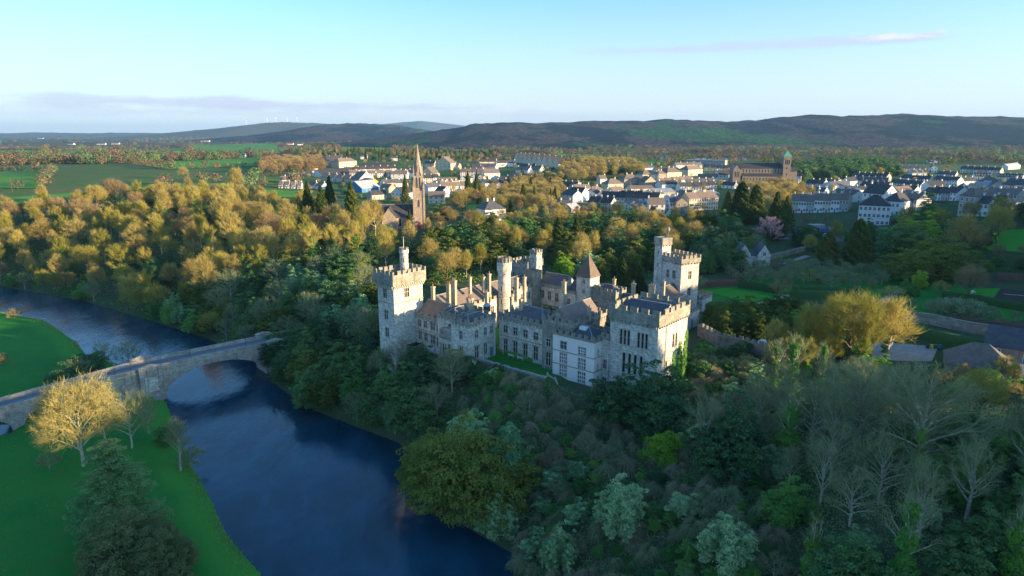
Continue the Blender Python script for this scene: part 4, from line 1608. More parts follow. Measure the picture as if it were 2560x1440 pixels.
	for z0, z1 in ((-1.5, 1.3),):
		a, b, c = (-3.6, -1.4), (3.2, -1.4), (-.2, -4.2)
		cb.poly([(*a, z0), (*c, z0), (*c, z1), (*a, z1)])
		cb.poly([(*c, z0), (*b, z0), (*b, z1), (*c, z1)])
		cb.poly([(*a, z1), (*c, z1), (*b, z1)])
	cb.build('cutwater', M['concrete'], root)
	ab = MB()
	for a, b in ((-31.5, -17.5), (-46, -32)):
		ab.box(a, b, -5.2, W + 4, -1.0, .52 if a > -40 else -.25)
	ab.build('apron', M['concrete'], root)
	# lamp posts
	for s, lab in ((-8.8, 'slim lamp post at the land end of the bridge, above the willow'), (11.0, 'slim lamp post at the middle of the bridge'), (27.5, 'slim lamp post near the castle end of the bridge')):
		x = -103.4 + s * math.cos(ang) - .75 * math.sin(ang)
		y = 185.1 + s * math.sin(ang) + .75 * math.cos(ang)
		l = empty('lamp_post', (x, y, zd(s) + .02), ang, lab, 'lamp post')
		p = MB()
		p.tube((0, 0, 0), (0, 0, 3.4), .09, .06, 6)
		p.build('pole', M['darkmetal'], l)
		p = MB()
		p.ring(0, 0, [(.06, 3.4), (.2, 3.5), (.24, 3.85), (.1, 4.1), (0, 4.15)], 8)
		p.build('lantern', M['darkmetal'], l)
	# the road going on over the meadow beyond the frame and up into the wood
	a = np.array([-103.4, 185.1])
	d = np.array([.759, .651])
	n = np.array([-.651, .759])
	p0 = a + d * 62 + n * 4
	strip('castle_road', [p0, p0 + d * 14 + n * 2, p0 + d * 22 + n * 22, p0 + d * 10 + n * 60], 6, M['asphalt'], 'road climbing into the wood from the bridge', .3)


build_bridge()

# ---------------------------------------------------------------- castle
castle = empty('castle', (CAST_O[0], CAST_O[1], 15.0), CA, 'large pale limestone castle with battlemented towers on the wooded bank', 'castle')
CZ = 15.0
MERLON = None


def merlon_mesh():
	mb = MB()
	mb.box(-.5, .5, -.5, .5, 0, .86, 0)
	i = len(mb.v)
	a = [(-.54, -.6, .86), (.54, -.6, .86), (.54, .6, .86), (-.54, .6, .86)]
	b = [(-.54, -.05, 1.0), (.54, -.05, 1.0), (.54, .05, 1.0), (-.54, .05, 1.0)]
	for k in range(4):
		j = (k + 1) % 4
		mb.poly([a[k], a[j], b[j], b[k]], 1)
	mb.poly(b, 1)
	mb.poly(a[::-1], 1)
	return mb.mesh('merlon', [M['parapet'], M['coping']])


MERLON = merlon_mesh()
WCACHE = {}


def window_mesh(kind, w, h):
	"""stone frame, mullions and dark glass set back in the wall; local x along the wall, y into it, z up"""
	key = (kind, round(w, 2), round(h, 2))
	if key in WCACHE:
		return WCACHE[key]
	mb = MB()
	f = .16
	d0, d1 = -.05, .24
	gm = 2 if kind == 'blue' else 1
	# glass
	mb.poly([(-w / 2, .21, 0), (w / 2, .21, 0), (w / 2, .21, h), (-w / 2, .21, h)], gm)
	# surround
	mb.box(-w / 2 - f, -w / 2, d0, .04, -f, h + f, 0)
	mb.box(w / 2, w / 2 + f, d0, .04, -f, h + f, 0)
	mb.box(-w / 2, w / 2, d0, .04, h, h + f, 0)
	mb.box(-w / 2 - .06, w / 2 + .06, d0 - .10, .04, -f, -.01, 0)
	if kind in ('two', 'twohood', 'blue'):
		mb.box(-.07, .07, .02, .20, 0, h, 0)
		mb.box(-w / 2, -.07, .03, .19, h * .56, h * .56 + .12, 0)
		mb.box(.07, w / 2, .03, .19, h * .56, h * .56 + .12, 0)
	elif kind == 'three':
		for x in (-w / 6, w / 6):
			mb.box(x - .06, x + .06, .02, .20, 0, h, 0)
		for a, b in ((-w / 2, -w / 6 - .06), (-w / 6 + .06, w / 6 - .06), (w / 6 + .06, w / 2)):
			mb.box(a, b, .03, .19, h * .55, h * .55 + .12, 0)
	elif kind == 'grid':
		for i in (1, 2, 3):
			x = -w / 2 + w * i / 4
			mb.box(x - .07, x + .07, -.02, .20, 0, h, 3)
		for j in (1, 2):
			z = h * j / 3
			for i in range(4):
				a = -w / 2 + w * i / 4 + (.07 if i else 0)
				b = -w / 2 + w * (i + 1) / 4 - (.07 if i < 3 else 0)
				mb.box(a, b, -.01, .19, z - .08, z + .08, 3)
	elif kind == 'lancet':
		# pointed head: two corner stones
		hh = w * .62
		for sx in (-1, 1):
			pr = [(sx * w / 2, h - hh), (sx * w * .44, h - hh * .45), (sx * w * .26, h - hh * .14), (0, h), (sx * w / 2, h)]
			fr = [(x, .0, z) for x, z in pr]
			if sx > 0:
				fr = fr[::-1]
			mb.poly(fr, 0)
			bk = [(x, .2, z) for x, z in pr]
			for i in range(3):
				q = [fr[i], fr[i + 1], (fr[i + 1][0], .2, fr[i + 1][2]), (fr[i][0], .2, fr[i][2])]
				mb.poly(q, 0)
		mb.box(-w / 2, w / 2, .10, .19, h * .48, h * .48 + .07, 0)
	if kind in ('twohood', 'three', 'lancethood'):
		mb.box(-w / 2 - f - .14, w / 2 + f + .14, -.18, .02, h + f, h + f + .16, 4)
		for sx in (-1, 1):
			x = sx * (w / 2 + f + .07)
			mb.box(x - .07, x + .07, -.16, .02, h + f - .35, h + f, 4)
	me = mb.mesh('window_' + kind, [M['dressed'], M['glass'], M['blueglass'], M['render'], M['coping']])
	WCACHE[key] = me
	return me


def wall_face(mb, L, z0, z1, ops, place, m=0, depth=.24):
	"""a wall L long with rectangular openings (s centre, z sill, w, h); place(s, d, z) -> point, d into the wall"""
	xs = sorted({0.0, L, *[o[0] - o[2] / 2 for o in ops], *[o[0] + o[2] / 2 for o in ops]})
	zs = sorted({z0, z1, *[o[1] for o in ops], *[o[1] + o[3] for o in ops]})
	for a, b in zip(xs[:-1], xs[1:]):
		for c, d in zip(zs[:-1], zs[1:]):
			mx, mz = (a + b) / 2, (c + d) / 2
			if any(abs(mx - o[0]) < o[2] / 2 and o[1] < mz < o[1] + o[3] for o in ops):
				continue
			mb.poly([place(a, 0, c), place(b, 0, c), place(b, 0, d), place(a, 0, d)], m)
	for o in ops:
		a, b, c, d = o[0] - o[2] / 2, o[0] + o[2] / 2, o[1], o[1] + o[3]
		mb.poly([place(a, 0, c), place(b, 0, c), place(b, depth, c), place(a, depth, c)], m)
		mb.poly([place(a, depth, d), place(b, depth, d), place(b, 0, d), place(a, 0, d)], m)
		mb.poly([place(a, 0, c), place(a, depth, c), place(a, depth, d), place(a, 0, d)], m)
		mb.poly([place(b, depth, c), place(b, 0, c), place(b, 0, d), place(b, depth, d)], m)


def roof_mesh(kind, x0, x1, y0, y1, z, zr, mats, over=.0, ridge=True):
	mb = MB()
	xm, ym = (x0 + x1) / 2, (y0 + y1) / 2
	if kind == 'flat':
		mb.poly([(x0, y0, z), (x1, y0, z), (x1, y1, z), (x0, y1, z)])
	elif kind == 'gx':       # ridge along x
		mb.poly([(x0, y0, z), (x1, y0, z), (x1, ym, zr), (x0, ym, zr)])
		mb.poly([(x1, y1, z), (x0, y1, z), (x0, ym, zr), (x1, ym, zr)])
		mb.poly([(x1, y0, z), (x1, y1, z), (x1, ym, zr)], 2)
		mb.poly([(x0, y1, z), (x0, y0, z), (x0, ym, zr)], 2)
		if ridge:
			mb.box(x0, x1, ym - .14, ym + .14, zr - .05, zr + .10, 1)
	elif kind == 'gy':
		mb.poly([(x1, y0, z), (x1, y1, z), (xm, y1, zr), (xm, y0, zr)])
		mb.poly([(x0, y1, z), (x0, y0, z), (xm, y0, zr), (xm, y1, zr)])
		mb.poly([(x0, y0, z), (x1, y0, z), (xm, y0, zr)], 2)
		mb.poly([(x1, y1, z), (x0, y1, z), (xm, y1, zr)], 2)
		if ridge:
			mb.box(xm - .14, xm + .14, y0, y1, zr - .05, zr + .10, 1)
	elif kind == 'hip':
		lx, ly = x1 - x0, y1 - y0
		if lx >= ly:
			a, b = (x0 + ly / 2, ym, zr), (x1 - ly / 2, ym, zr)
			mb.poly([(x0, y0, z), (x1, y0, z), b, a])
			mb.poly([(x1, y1, z), (x0, y1, z), a, b])
			mb.poly([(x1, y0, z), (x1, y1, z), b])
			mb.poly([(x0, y1, z), (x0, y0, z), a])
		else:
			a, b = (xm, y0 + lx / 2, zr), (xm, y1 - lx / 2, zr)
			mb.poly([(x1, y0, z), (x1, y1, z), b, a])
			mb.poly([(x0, y1, z), (x0, y0, z), a, b])
			mb.poly([(x0, y0, z), (x1, y0, z), a])
			mb.poly([(x1, y1, z), (x0, y1, z), b])
		if ridge:
			for p, q in ((a, b), (a, (x0, y0, z)), (b, (x1, y0 if lx >= ly else y1, z)), (a, (x0 if lx >= ly else x1, y1 if lx >= ly else y0, z)), (b, (x1 if lx >= ly else x0, y1, z))):
				if (Vector(p) - Vector(q)).length > .2:
					mb.tube(p, q, .13, .13, 4, 1)
	elif kind == 'pyr':
		ap = (xm, ym, zr)
		c = [(x0, y0, z), (x1, y0, z), (x1, y1, z), (x0, y1, z)]
		for k in range(4):
			mb.poly([c[k], c[(k + 1) % 4], ap])
	return mb.mesh('roof_' + kind, mats)


def c_block(name, x0, x1, y0, y1, z0, z1, wins=None, par=None, roof=None, mat_='castle', label=None, rz=0.0, strings=(), open_edges=(), corbel=False):
	"""one walled mass of the castle: walls with openings, windows, parapet, merlons, roof.
	wins: {edge: [(s, z, w, h, kind)]}, edges 0 front, 1 right, 2 back, 3 left
	par: (overhang, height, merlon w, gap, merlon h); roof: (kind, eaves z, ridge z, material)"""
	wins = wins or {}
	lx, ly = x1 - x0, y1 - y0
	E = [((0, 0), (1, 0), lx), ((lx, 0), (0, 1), ly), ((lx, ly), (-1, 0), lx), ((0, ly), (0, -1), ly)]
	mb = MB()
	for k, (p, d, L) in enumerate(E):
		inn = (-d[1], d[0])
		ops = [(s, z - CZ, w, h) for s, z, w, h, kd in wins.get(k, [])]
		wall_face(mb, L, z0 - CZ, z1 - CZ, ops, lambda s, e, z, p=p, d=d, inn=inn: (p[0] + d[0] * s + inn[0] * e, p[1] + d[1] * s + inn[1] * e, z))
	body = mb.build(name, M[mat_], castle, loc=(x0, y0, 0), rz=rz)
	if label:
		body['label'] = label
	for k, (p, d, L) in enumerate(E):
		for s, z, w, h, kd in wins.get(k, []):
			link('window' if kd != 'door' else 'door', door_mesh(w, h) if kd == 'door' else window_mesh(kd, w, h), body, loc=(p[0] + d[0] * s, p[1] + d[1] * s, z - CZ), rz=math.atan2(d[1], d[0]))
	zt = z1 - CZ
	for zs in strings:
		sb = MB()
		o = .12
		z = zs - CZ
		sb.box(-o, lx + o, -o, -.005, z, z + .22)
		sb.box(lx + .005, lx + o, -.005, ly + o, z, z + .22)
		sb.box(-o, -.005, -.005, ly + o, z, z + .22)
		sb.build('string_course', M['coping'], body)
	if par:
		o, ph, mw, gap, mh = par
		t = .5
		X0, X1, Y0, Y1 = -o, lx + o, -o, ly + o
		pb = MB()
		zb = zt if not corbel else zt
		for a in ((X0, X1, Y0, Y0 + t), (X0, X1, Y1 - t, Y1), (X0, X0 + t, Y0 + t, Y1 - t), (X1 - t, X1, Y0 + t, Y1 - t)):
			pb.box(*a, zb, zt + ph, 0)
		if o > .02:
			pb.poly([(X0, Y1, zb - .002), (X1, Y1, zb - .002), (X1, Y0, zb - .002), (X0, Y0, zb - .002)])
		pb.build('parapet', M['parapet'], body)
		if corbel:
			cb = MB()
			for k, (p, d, L) in enumerate(E):
				inn = (-d[1], d[0])
				n = int(L / .62)
				for i in range(n + 1):
					s = L * i / n
					for (e, zz, hh) in ((o * .55, zt - .9, .5), (o * .98, zt - .42, .415)):
						c = (p[0] + d[0] * s, p[1] + d[1] * s)
						ax = [c[0] - inn[0] * e, c[0] + inn[0] * .05, c[0] + d[0] * .15, c[0] - d[0] * .15]
						ay = [c[1] - inn[1] * e, c[1] + inn[1] * .05, c[1] + d[1] * .15, c[1] - d[1] * .15]
						cb.box(min(ax), max(ax), min(ay), max(ay), zz, zz + hh)
			tag(cb.build('corbel_table', M['dressed'], body), kind='stuff')
		else:
			cb = MB()
			if o > .1:
				for k, (p, d, L) in enumerate(E):
					inn = (-d[1], d[0])
					n = max(2, int(L / 1.1))
					for i in range(n):
						s = L * (i + .5) / n
						c = (p[0] + d[0] * s, p[1] + d[1] * s)
						ax = [c[0] - inn[0] * o, c[0], c[0] + d[0] * .22, c[0] - d[0] * .22]
						ay = [c[1] - inn[1] * o, c[1], c[1] + d[1] * .22, c[1] - d[1] * .22]
						cb.box(min(ax), max(ax), min(ay), max(ay), zt - .5, zt - .004)
				tag(cb.build('corbel_table', M['parapet'], body), kind='stuff')
		if mh:
			rr = random.Random(int(x0 * 7 + y0 * 13 + z1 * 3))
			for (ax, ay, dx, dy, L) in ((X0, Y0 + t / 2, 1, 0, X1 - X0), (X0, Y1 - t / 2, 1, 0, X1 - X0), (X0 + t / 2, Y0, 0, 1, Y1 - Y0), (X1 - t / 2, Y0, 0, 1, Y1 - Y0)):
				n = max(2, round((L + gap) / (mw + gap)))
				p = (L - mw) / (n - 1)
				for i in range(n):
					if dy and (i == 0 or i == n - 1):
						continue
					s = mw / 2 + p * i
					c = (ax + dx * s, ay + dy * s)
					link('merlon', MERLON, body, loc=(c[0], c[1], zt + ph), rz=0 if dx else PI / 2, scale=(mw * rr.uniform(.94, 1.04), t * .98, mh * rr.uniform(.94, 1.06)))
	if roof:
		kind, ze, zr, rm = roof[:4]
		ins = roof[4] if len(roof) > 4 else .5
		me = roof_mesh(kind, ins, lx - ins, ins, ly - ins, ze - CZ, zr - CZ, [M[rm], M['lead'], M[mat_]])
		link('roof', me, body)
	return body


DCACHE = {}


def door_mesh(w, h, mk='tealpaint'):
	key = (w, h, mk)
	if key not in DCACHE:
		mb = MB()
		mb.poly([(-w / 2, .15, 0), (w / 2, .15, 0), (w / 2, .15, h), (-w / 2, .15, h)], 1)
		mb.box(-w / 2 - .2, -w / 2, -.06, .05, 0, h + .2, 0)
		mb.box(w / 2, w / 2 + .2, -.06, .05, 0, h + .2, 0)
		mb.box(-w / 2, w / 2, -.06, .05, h, h + .2, 0)
		for x in (-w / 6, w / 6):
			mb.box(x - .02, x + .02, .12, .15, 0, h, 2)
		DCACHE[key] = mb.mesh('door', [M['dressed'], M[mk], M['darkmetal']])
	return DCACHE[key]


def chimney(x, y, z0, z1, w=1.0, d=.8, pots=2, mk='chimney', octa=False):
	mb = MB()
	h = z1 - z0
	z0 -= CZ
	if octa:
		r = w / 2
		mb.ring(0, 0, [(r * 1.1, 0), (r * 1.1, h * .18), (r, h * .2), (r, h * .78), (r * 1.2, h * .82), (r * 1.2, h), (.0, h)], 8, 0, PI / 8)
	else:
		mb.box(-w / 2, w / 2, -d / 2, d / 2, 0, h * .93, 0)
		mb.box(-w / 2 - .1, w / 2 + .1, -d / 2 - .1, d / 2 + .1, h * .935, h, 0)
		mb.box(-w / 2 - .08, w / 2 + .08, -d / 2 - .08, d / 2 + .08, 0, h * .12, 0)
	o = mb.build('chimney', M[mk], castle, loc=(x, y, z0))
	for k in range(pots):
		p = MB()
		p.ring(0, 0, [(.16, 0), (.13, .1), (.12, .6), (.16, .62), (.16, .72), (.09, .72), (.09, .4)], 8)
		p.build('pot', M['pot'], o, loc=((k - (pots - 1) / 2) * min(.5, w / pots), 0, h))
	return o


def round_turret(x, y, r, z0, z1, label, slits=(), n=20):
	mb = MB()
	h = z1 - z0
	mb.ring(0, 0, [(r, 0), (r, h * .30), (r * 1.06, h * .305), (r * 1.06, h * .325), (r, h * .33), (r, h * .78), (r * 1.16, h * .83), (r * 1.16, h * .93), (r * .86, h * .93), (r * .86, h * .80), (0, h * .80)], n)
	o = mb.build('turret', M['castle'], castle, loc=(x, y, z0 - CZ))
	o['label'] = label
	k = max(6, int(2 * PI * r / 1.0))
	for i in range(k):
		t = 2 * PI * i / k
		link('merlon', MERLON, o, loc=(math.cos(t) * r * 1.01, math.sin(t) * r * 1.01, h * .93), rz=t + PI / 2, scale=(2 * PI * r / k * .62, r * .3 if r * .3 < .45 else .45, h * .07))
	for a, zz in slits:
		wo = MB()
		wo.box(-.16, .16, -.02, .06, 0, 1.2, 1)
		wo.box(-.26, -.16, -.06, .06, -.1, 1.3, 0)
		wo.box(.16, .26, -.06, .06, -.1, 1.3, 0)
		wo.box(-.16, .16, -.06, .06, 1.2, 1.3, 0)
		wo.build('window', [M['dressed'], M['glass']], o, loc=(math.cos(a) * r, math.sin(a) * r, zz - z0), rz=a + PI / 2)
	return o


def loc(u, v, z):
	x, y = at(u, v, z)
	return tuple(float(q) for q in w2c(x, y))


def build_castle():
	# tall river tower
	c_block('tower', -6.6, 0, 0, 10.4, 9, 35.2,
			{0: [(3.0, 31.6, 1.5, 2.5, 'two'), (3.2, 25.6, 1.4, 2.5, 'two'), (3.3, 20.6, 1.4, 2.6, 'two')], 1: [(4.6, 31.5, 1.7, 2.5, 'three')]},
			(.75, 3.0, 1.15, .75, 1.1), ('flat', 35.6, 35.6, 'lead', .1), 'castle', 'tall machicolated river tower with a slender round turret', strings=(30.2,), corbel=True)
	mb = MB()
	mb.box(.02, 2.4, 4.0, 10, 0, 7, 0)
	mb.poly([(.02, 4, 7), (2.4, 4, 7), (2.4, 10, 7), (.02, 10, 7)])
	mb.box(.02, 1.6, 1.2, 3.9, 0, 4, 0)
	mb.build('buttress', M['castle_dark'], castle, loc=(0, 0, -4))
	t = round_turret(-4.9, 8.3, 1.15, 35.4, 44.2, 'slender round watch turret with a flagpole', [(-.9, 40.2), (-2.2, 40.2)])
	mb = MB()
	mb.tube((0, 0, 7.1), (0, 0, 11.8), .07, .045, 6)
	mb.build('flagpole', M['whitepaint'], t)
	# wing between river tower and the oriel block
	c_block('wing', .02, 9.7, 7.4, 16.5, 11, 25.6,
			{0: [(1.6, 22.9, 1.2, 1.9, 'two'), (4.0, 22.9, 1.2, 1.9, 'two'), (6.9, 22.8, 1.7, 2.0, 'three'), (8.9, 22.6, 1.0, 1.9, 'two'),
				 (1.7, 19.2, 1.2, 2.2, 'twohood'), (4.1, 19.1, 1.2, 2.2, 'twohood'), (6.9, 18.8, 1.8, 2.4, 'three'), (8.9, 18.7, 1.1, 2.3, 'two')]},
			(.15, .9, 1.0, 1.1, .5), ('gx', 26.2, 29.6, 'oldslate', .4), 'castle', strings=(22.0,))
	# oriel block
	c_block('wing', 9.7, 16.4, 6.6, 17, 11, 27.4,
			{0: [(4.6, 23.9, 1.1, 2.1, 'two')], 3: [(1.5, 24, .8, 1.6, 'two')]}, (.12, .7, 1.3, .9, .9), ('hip', 27.5, 29.6, 'slate', .45), 'castle')
	c_block('wing', 16.4, 22.6, 5.0, 15.4, 10, 27.2,
			{0: [(3.5, 23.4, 1.1, 2.1, 'two'), (3.5, 18.2, 1.1, 3.0, 'twohood'), (3.3, 14.6, .45, 1.3, 'slit')],
			 1: [(3.0, 23.4, 1.1, 2.1, 'two'), (6.4, 23.4, 1.1, 2.1, 'two'), (8.8, 23.4, 1.1, 2.1, 'two'), (3.0, 18.0, 1.3, 3.2, 'twohood'), (6.5, 18.2, 1.2, 3.0, 'twohood'), (8.8, 17.1, 1.3, 2.6, 'door')]},
			(.12, .75, 1.3, .9, .9), ('hip', 27.3, 29.2, 'slate', .45), 'castle', 'square corner block with a blue door on the terrace')
	# oriel
	pts = [(10.9, 6.6), (11.5, 5.5), (13.0, 5.0), (14.6, 5.0), (15.9, 5.6), (16.2, 6.6)]
	body = MB()
	for a, b in zip(pts[:-1], pts[1:]):
		L = math.dist(a, b)
		d = ((b[0] - a[0]) / L, (b[1] - a[1]) / L)
		inn = (-d[1], d[0])
		n = max(1, int(L / .75))
		ops = [(L * (i + .5) / n, 17.3 - CZ, .5, 3.6) for i in range(n)] if L > .9 else []
		wall_face(body, L, 8 - CZ, 22.2 - CZ, ops, lambda s, e, z: (a[0] + d[0] * s + inn[0] * e, a[1] + d[1] * s + inn[1] * e, z))
	bo = body.build('oriel', M['castle'], castle)
	for a, b in zip(pts[:-1], pts[1:]):
		L = math.dist(a, b)
		d = ((b[0] - a[0]) / L, (b[1] - a[1]) / L)
		n = max(1, int(L / .75))
		if L > .9:
			for i in range(n):
				s = L * (i + .5) / n
				link('window', window_mesh('plain', .5, 3.6), bo, loc=(a[0] + d[0] * s, a[1] + d[1] * s, 17.3 - CZ), rz=math.atan2(d[1], d[0]))
	rb = MB()
	cx, cy = 13.55, 6.9
	prev = [(p[0] + (p[0] - cx) * .06, p[1] + (p[1] - cy) * .1, 22.2 - CZ) for p in pts]
	for z, k in ((22.9, 1.10), (23.1, .98), (24.3, .96), (24.9, .6), (25.1, .05)):
		cur = [(cx + (p[0] - cx) * k, min(cy + (p[1] - cy) * k, 6.62), z - CZ) for p in pts]
		for i in range(len(pts) - 1):
			rb.poly([prev[i], prev[i + 1], cur[i + 1], cur[i]])
		prev = cur
	rb.build('dome', M['castle_dark'], bo)
	# terrace wing
	c_block('wing', 22.62, 38.2, 16.9, 27.2, 14, 27.0,
			{0: [(2.2, 23.3, 1.4, 2.0, 'two'), (5.6, 23.3, 1.4, 2.0, 'two'), (9.0, 23.3, 1.4, 2.0, 'two'), (12.4, 23.3, 1.4, 2.0, 'two'),
				 (2.2, 18.0, 1.3, 3.4, 'twohood'), (5.6, 17.9, 1.4, 3.6, 'twohood'), (9.0, 17.9, 1.4, 3.6, 'twohood'), (12.4, 17.9, 1.4, 3.6, 'twohood')],
			 2: [(3, 22, 1.3, 2, 'two'), (7, 22, 1.3, 2, 'two'), (11, 22, 1.3, 2, 'two')]},
			(.12, .8, 1.25, .85, .95), ('hip', 27.1, 30.2, 'slate', .6), 'castle', 'terrace wing with tall mullioned windows', strings=(22.3,))
	# great hall block
	c_block('wing', 38.2, 47.4, 15.4, 30.5, 14, 29.2,
			{0: [(2.0, 23.0, 1.2, 2.0, 'two'), (2.0, 18.0, 1.4, 3.4, 'twohood')]},
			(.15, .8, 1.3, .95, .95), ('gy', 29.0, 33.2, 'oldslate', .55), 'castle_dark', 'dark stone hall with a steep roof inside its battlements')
	# white rendered house
	c_block('wing', 43.0, 55.0, 13.5, 23.0, 13, 27.2,
			{0: [(3.2, 24.0, 1.8, 1.9, 'blue'), (8.6, 23.6, 2.0, 1.9, 'grid'), (3.2, 20.5, 2.0, 2.5, 'grid'), (8.6, 20.2, 2.0, 2.5, 'grid'), (3.2, 17.2, 2.0, 2.6, 'grid'), (8.6, 16.6, 2.0, 2.8, 'grid')],
			 1: [(1.6, 24, .4, 1.2, 'slit'), (1.6, 20.5, .4, 1.2, 'slit'), (1.8, 16.2, .5, 2.4, 'slit')]},
			(.1, .55, 1.1, .8, .85), ('hip', 27.25, 29.6, 'slate', .45), 'render', 'white limewashed house with square gridded windows', strings=(23.3, 19.9))
	c_block('wing', 55.0, 57.0, 16.6, 24, 12, 27.6, {0: [(1.1, 20.4, .9, 2.2, 'two'), (1.0, 15.6, 1.1, 2.6, 'two')]}, (.1, .7, .9, .7, .9), ('flat', 27.6, 27.6, 'lead', .1), 'castle')
	# great near tower
	def lan(c, n, pitch, z, w, h):
		return [(c + (i - (n - 1) / 2) * pitch, z, w, h, 'lancet') for i in range(n)]
	c_block('tower', 57.0, 69.4, 17.0, 31.5, 9, 33.0,
			{0: lan(4.0, 3, 1.0, 27.3, .62, 3.6) + lan(8.6, 3, 1.0, 27.3, .62, 3.6) + lan(6.2, 4, 1.5, 20.6, .72, 4.8),
			 1: [(7.6, 26.6, .8, 3.2, 'lancet'), (9.0, 26.6, .8, 3.2, 'lancet'), (4.6, 21.0, .8, 3.0, 'lancet'), (11.8, 22.5, .8, 3.0, 'lancet'), (6.4, 14.6, .8, 3.2, 'lancet'), (7.5, 14.6, .8, 3.2, 'lancet')]},
			(.35, 2.5, 1.75, 1.0, 1.15), ('gx', 33.4, 36.6, 'slate', .9), 'castle', 'great square tower with lancet windows nearest the slope')
	mb = MB()
	for (x, y) in ((69.55, 20.6),):
		mb.tube((x, y, 0), (x, y, 18), .07, .07, 6)
	mb.build('drainpipe', M['darkmetal'], castle, loc=(0, 0, 0))
	for (x, y) in ((22.75, 11.9), (22.75, 14.9), (24.0, 16.8)):
		mb = MB()
		mb.tube((x, y, 2), (x, y, 12.4), .06, .06, 6)
		mb.build('drainpipe', M['whitepaint'], castle)
	# west range along the court, with the warm roof
	c_block('wing', -7, 3.6, 16.52, 46.0, 14, 25.0,
			{1: [(2 + i * 3.4, 21.2, 1.3, 2.2, 'two') for i in range(8)] + [(2 + i * 3.4, 17.2, 1.3, 2.4, 'two') for i in range(8)]},
			(.1, .6, 1.25, .95, .85), ('gy', 25.6, 29.4, 'oldslate', .5), 'castle', 'court range with a long warm brown roof')
	c_block('wing', -6, 2.4, 46.02, 57.9, 14, 25.6,
			{1: [(2, 22, 1.3, 2.2, 'two'), (5.5, 22, 1.3, 2.2, 'two'), (9, 22, 1.3, 2.2, 'two'), (2, 17.5, 1.3, 2.4, 'two'), (5.5, 17.5, 1.3, 2.4, 'two'), (9, 17.5, 1.1, 2.4, 'door')]},
			(.1, .6, 1.1, .9, .8), ('gy', 26, 29.2, 'slate', .5), 'castle')
	round_turret(4.6, 40.0, 1.95, 15, 38.3, 'tall round court turret', [(-1.9, 33), (-.8, 33), (-1.3, 28), (-1.3, 24)], 24)
	# far gate tower with its little square turret
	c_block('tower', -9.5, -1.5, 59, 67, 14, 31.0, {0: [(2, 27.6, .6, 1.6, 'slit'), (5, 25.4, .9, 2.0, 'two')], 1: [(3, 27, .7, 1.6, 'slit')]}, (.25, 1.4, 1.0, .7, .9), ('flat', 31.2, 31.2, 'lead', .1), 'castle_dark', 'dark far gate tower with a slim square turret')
	c_block('turret', -1.48, 1.4, 60.2, 63.0, 16, 36.0, {0: [(1.4, 33, .4, 1.0, 'slit')], 1: [(1.4, 31, .4, 1.0, 'slit')]}, (.12, .5, .8, .6, .9), ('flat', 36.1, 36.1, 'lead', .1), 'castle', 'slim square turret of the far gate tower', strings=(34.2,))
	c_block('tower', -.5, 3.4, 56.5, 60.1, 14, 29.6, {0: [(1.2, 24.4, .6, 2.2, 'slit'), (2.6, 24.4, .6, 2.2, 'slit')]}, (.15, .8, .8, .5, .7), ('flat', 29.7, 29.7, 'lead', .1), 'castle_dark')
	# back range
	c_block('wing', 1.45, 12.5, 60.2, 69, 14, 25.4, {0: [(2.6, 21.6, 1.2, 2.6, 'two'), (5.4, 21.4, 1.2, 2.7, 'two'), (8.4, 21.2, 1.3, 2.8, 'two')]}, (.1, .9, 6, .6, .25), ('gx', 25.8, 29.4, 'slate', .5), 'castle', strings=(19.2,))
	c_block('wing', 12.52, 16.4, 61.2, 69, 14, 24.4, {0: [(1.4, 20.4, 1.0, 2.2, 'two')]}, (.1, .6, 1.2, .7, .5), ('gx', 24.6, 28, 'slate', .5), 'castle')
	tw = c_block('tower', 16.42, 21.6, 61.8, 67.2, 14, 30.4, {0: [(2.8, 28.3, .9, 1.3, 'two'), (2.8, 25.2, .9, 1.1, 'two'), (2.6, 21.2, 1.1, 1.4, 'two'), (2.6, 17.4, 1.1, 1.4, 'two')]}, None, ('pyr', 30.3, 37.6, 'tile', -.35), 'castle', 'square stair tower under a brown pyramid roof')
	c_block('wing', 21.62, 30.5, 62.8, 69, 14, 26.0, {0: [(1.6, 21.0, 1.5, 1.8, 'three'), (1.6, 17.2, 1.3, 1.8, 'two'), (5.5, 17.2, 1.2, 1.8, 'two')]}, (.1, .8, 1.0, .7, .8), ('hip', 26.1, 28.4, 'slate', .5), 'castle_dark')
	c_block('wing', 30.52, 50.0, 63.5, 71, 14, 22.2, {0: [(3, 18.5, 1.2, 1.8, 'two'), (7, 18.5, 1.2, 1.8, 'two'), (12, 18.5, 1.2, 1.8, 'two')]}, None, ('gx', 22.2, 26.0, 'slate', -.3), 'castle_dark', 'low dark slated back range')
	# east range to the near tower
	c_block('wing', 47.5, 57.5, 31.6, 50.0, 14, 24.4, {3: [(4, 20, 1.2, 2, 'two'), (9, 20, 1.2, 2, 'two')], 1: [(4, 20, 1.2, 2, 'two')]}, (.1, .6, 1.1, .9, .8), ('gy', 24.8, 28.2, 'slate', .5), 'castle_dark')
	c_block('wing', 42.0, 50.6, 58.0, 80.0, 13, 21.4, {1: [(3.5, 18.0, 1.2, 1.8, 'two'), (9, 18.0, 1.2, 1.8, 'two'), (17, 16.3, 1.6, 3.0, 'door')]}, (.1, .45, .9, .7, .6), ('gy', 21.7, 25.6, 'oldslate', .45), 'castle', 'gabled stable range with a turquoise door')
	c_block('wing', 32.4, 41.9, 79.0, 89.0, 14, 22.4, {0: [(4.7, 18.5, 1.4, 2.0, 'two')]}, None, ('gy', 22.4, 26.6, 'oldslate', -.25), 'castle')
	c_block('wing', 38.0, 44.4, 95.5, 103.0, 14, 20.6, {1: [(3, 17, 1.2, 1.8, 'two')]}, (.1, .6, .8, .6, .9), ('flat', 20.7, 20.7, 'lead', .1), 'castle')
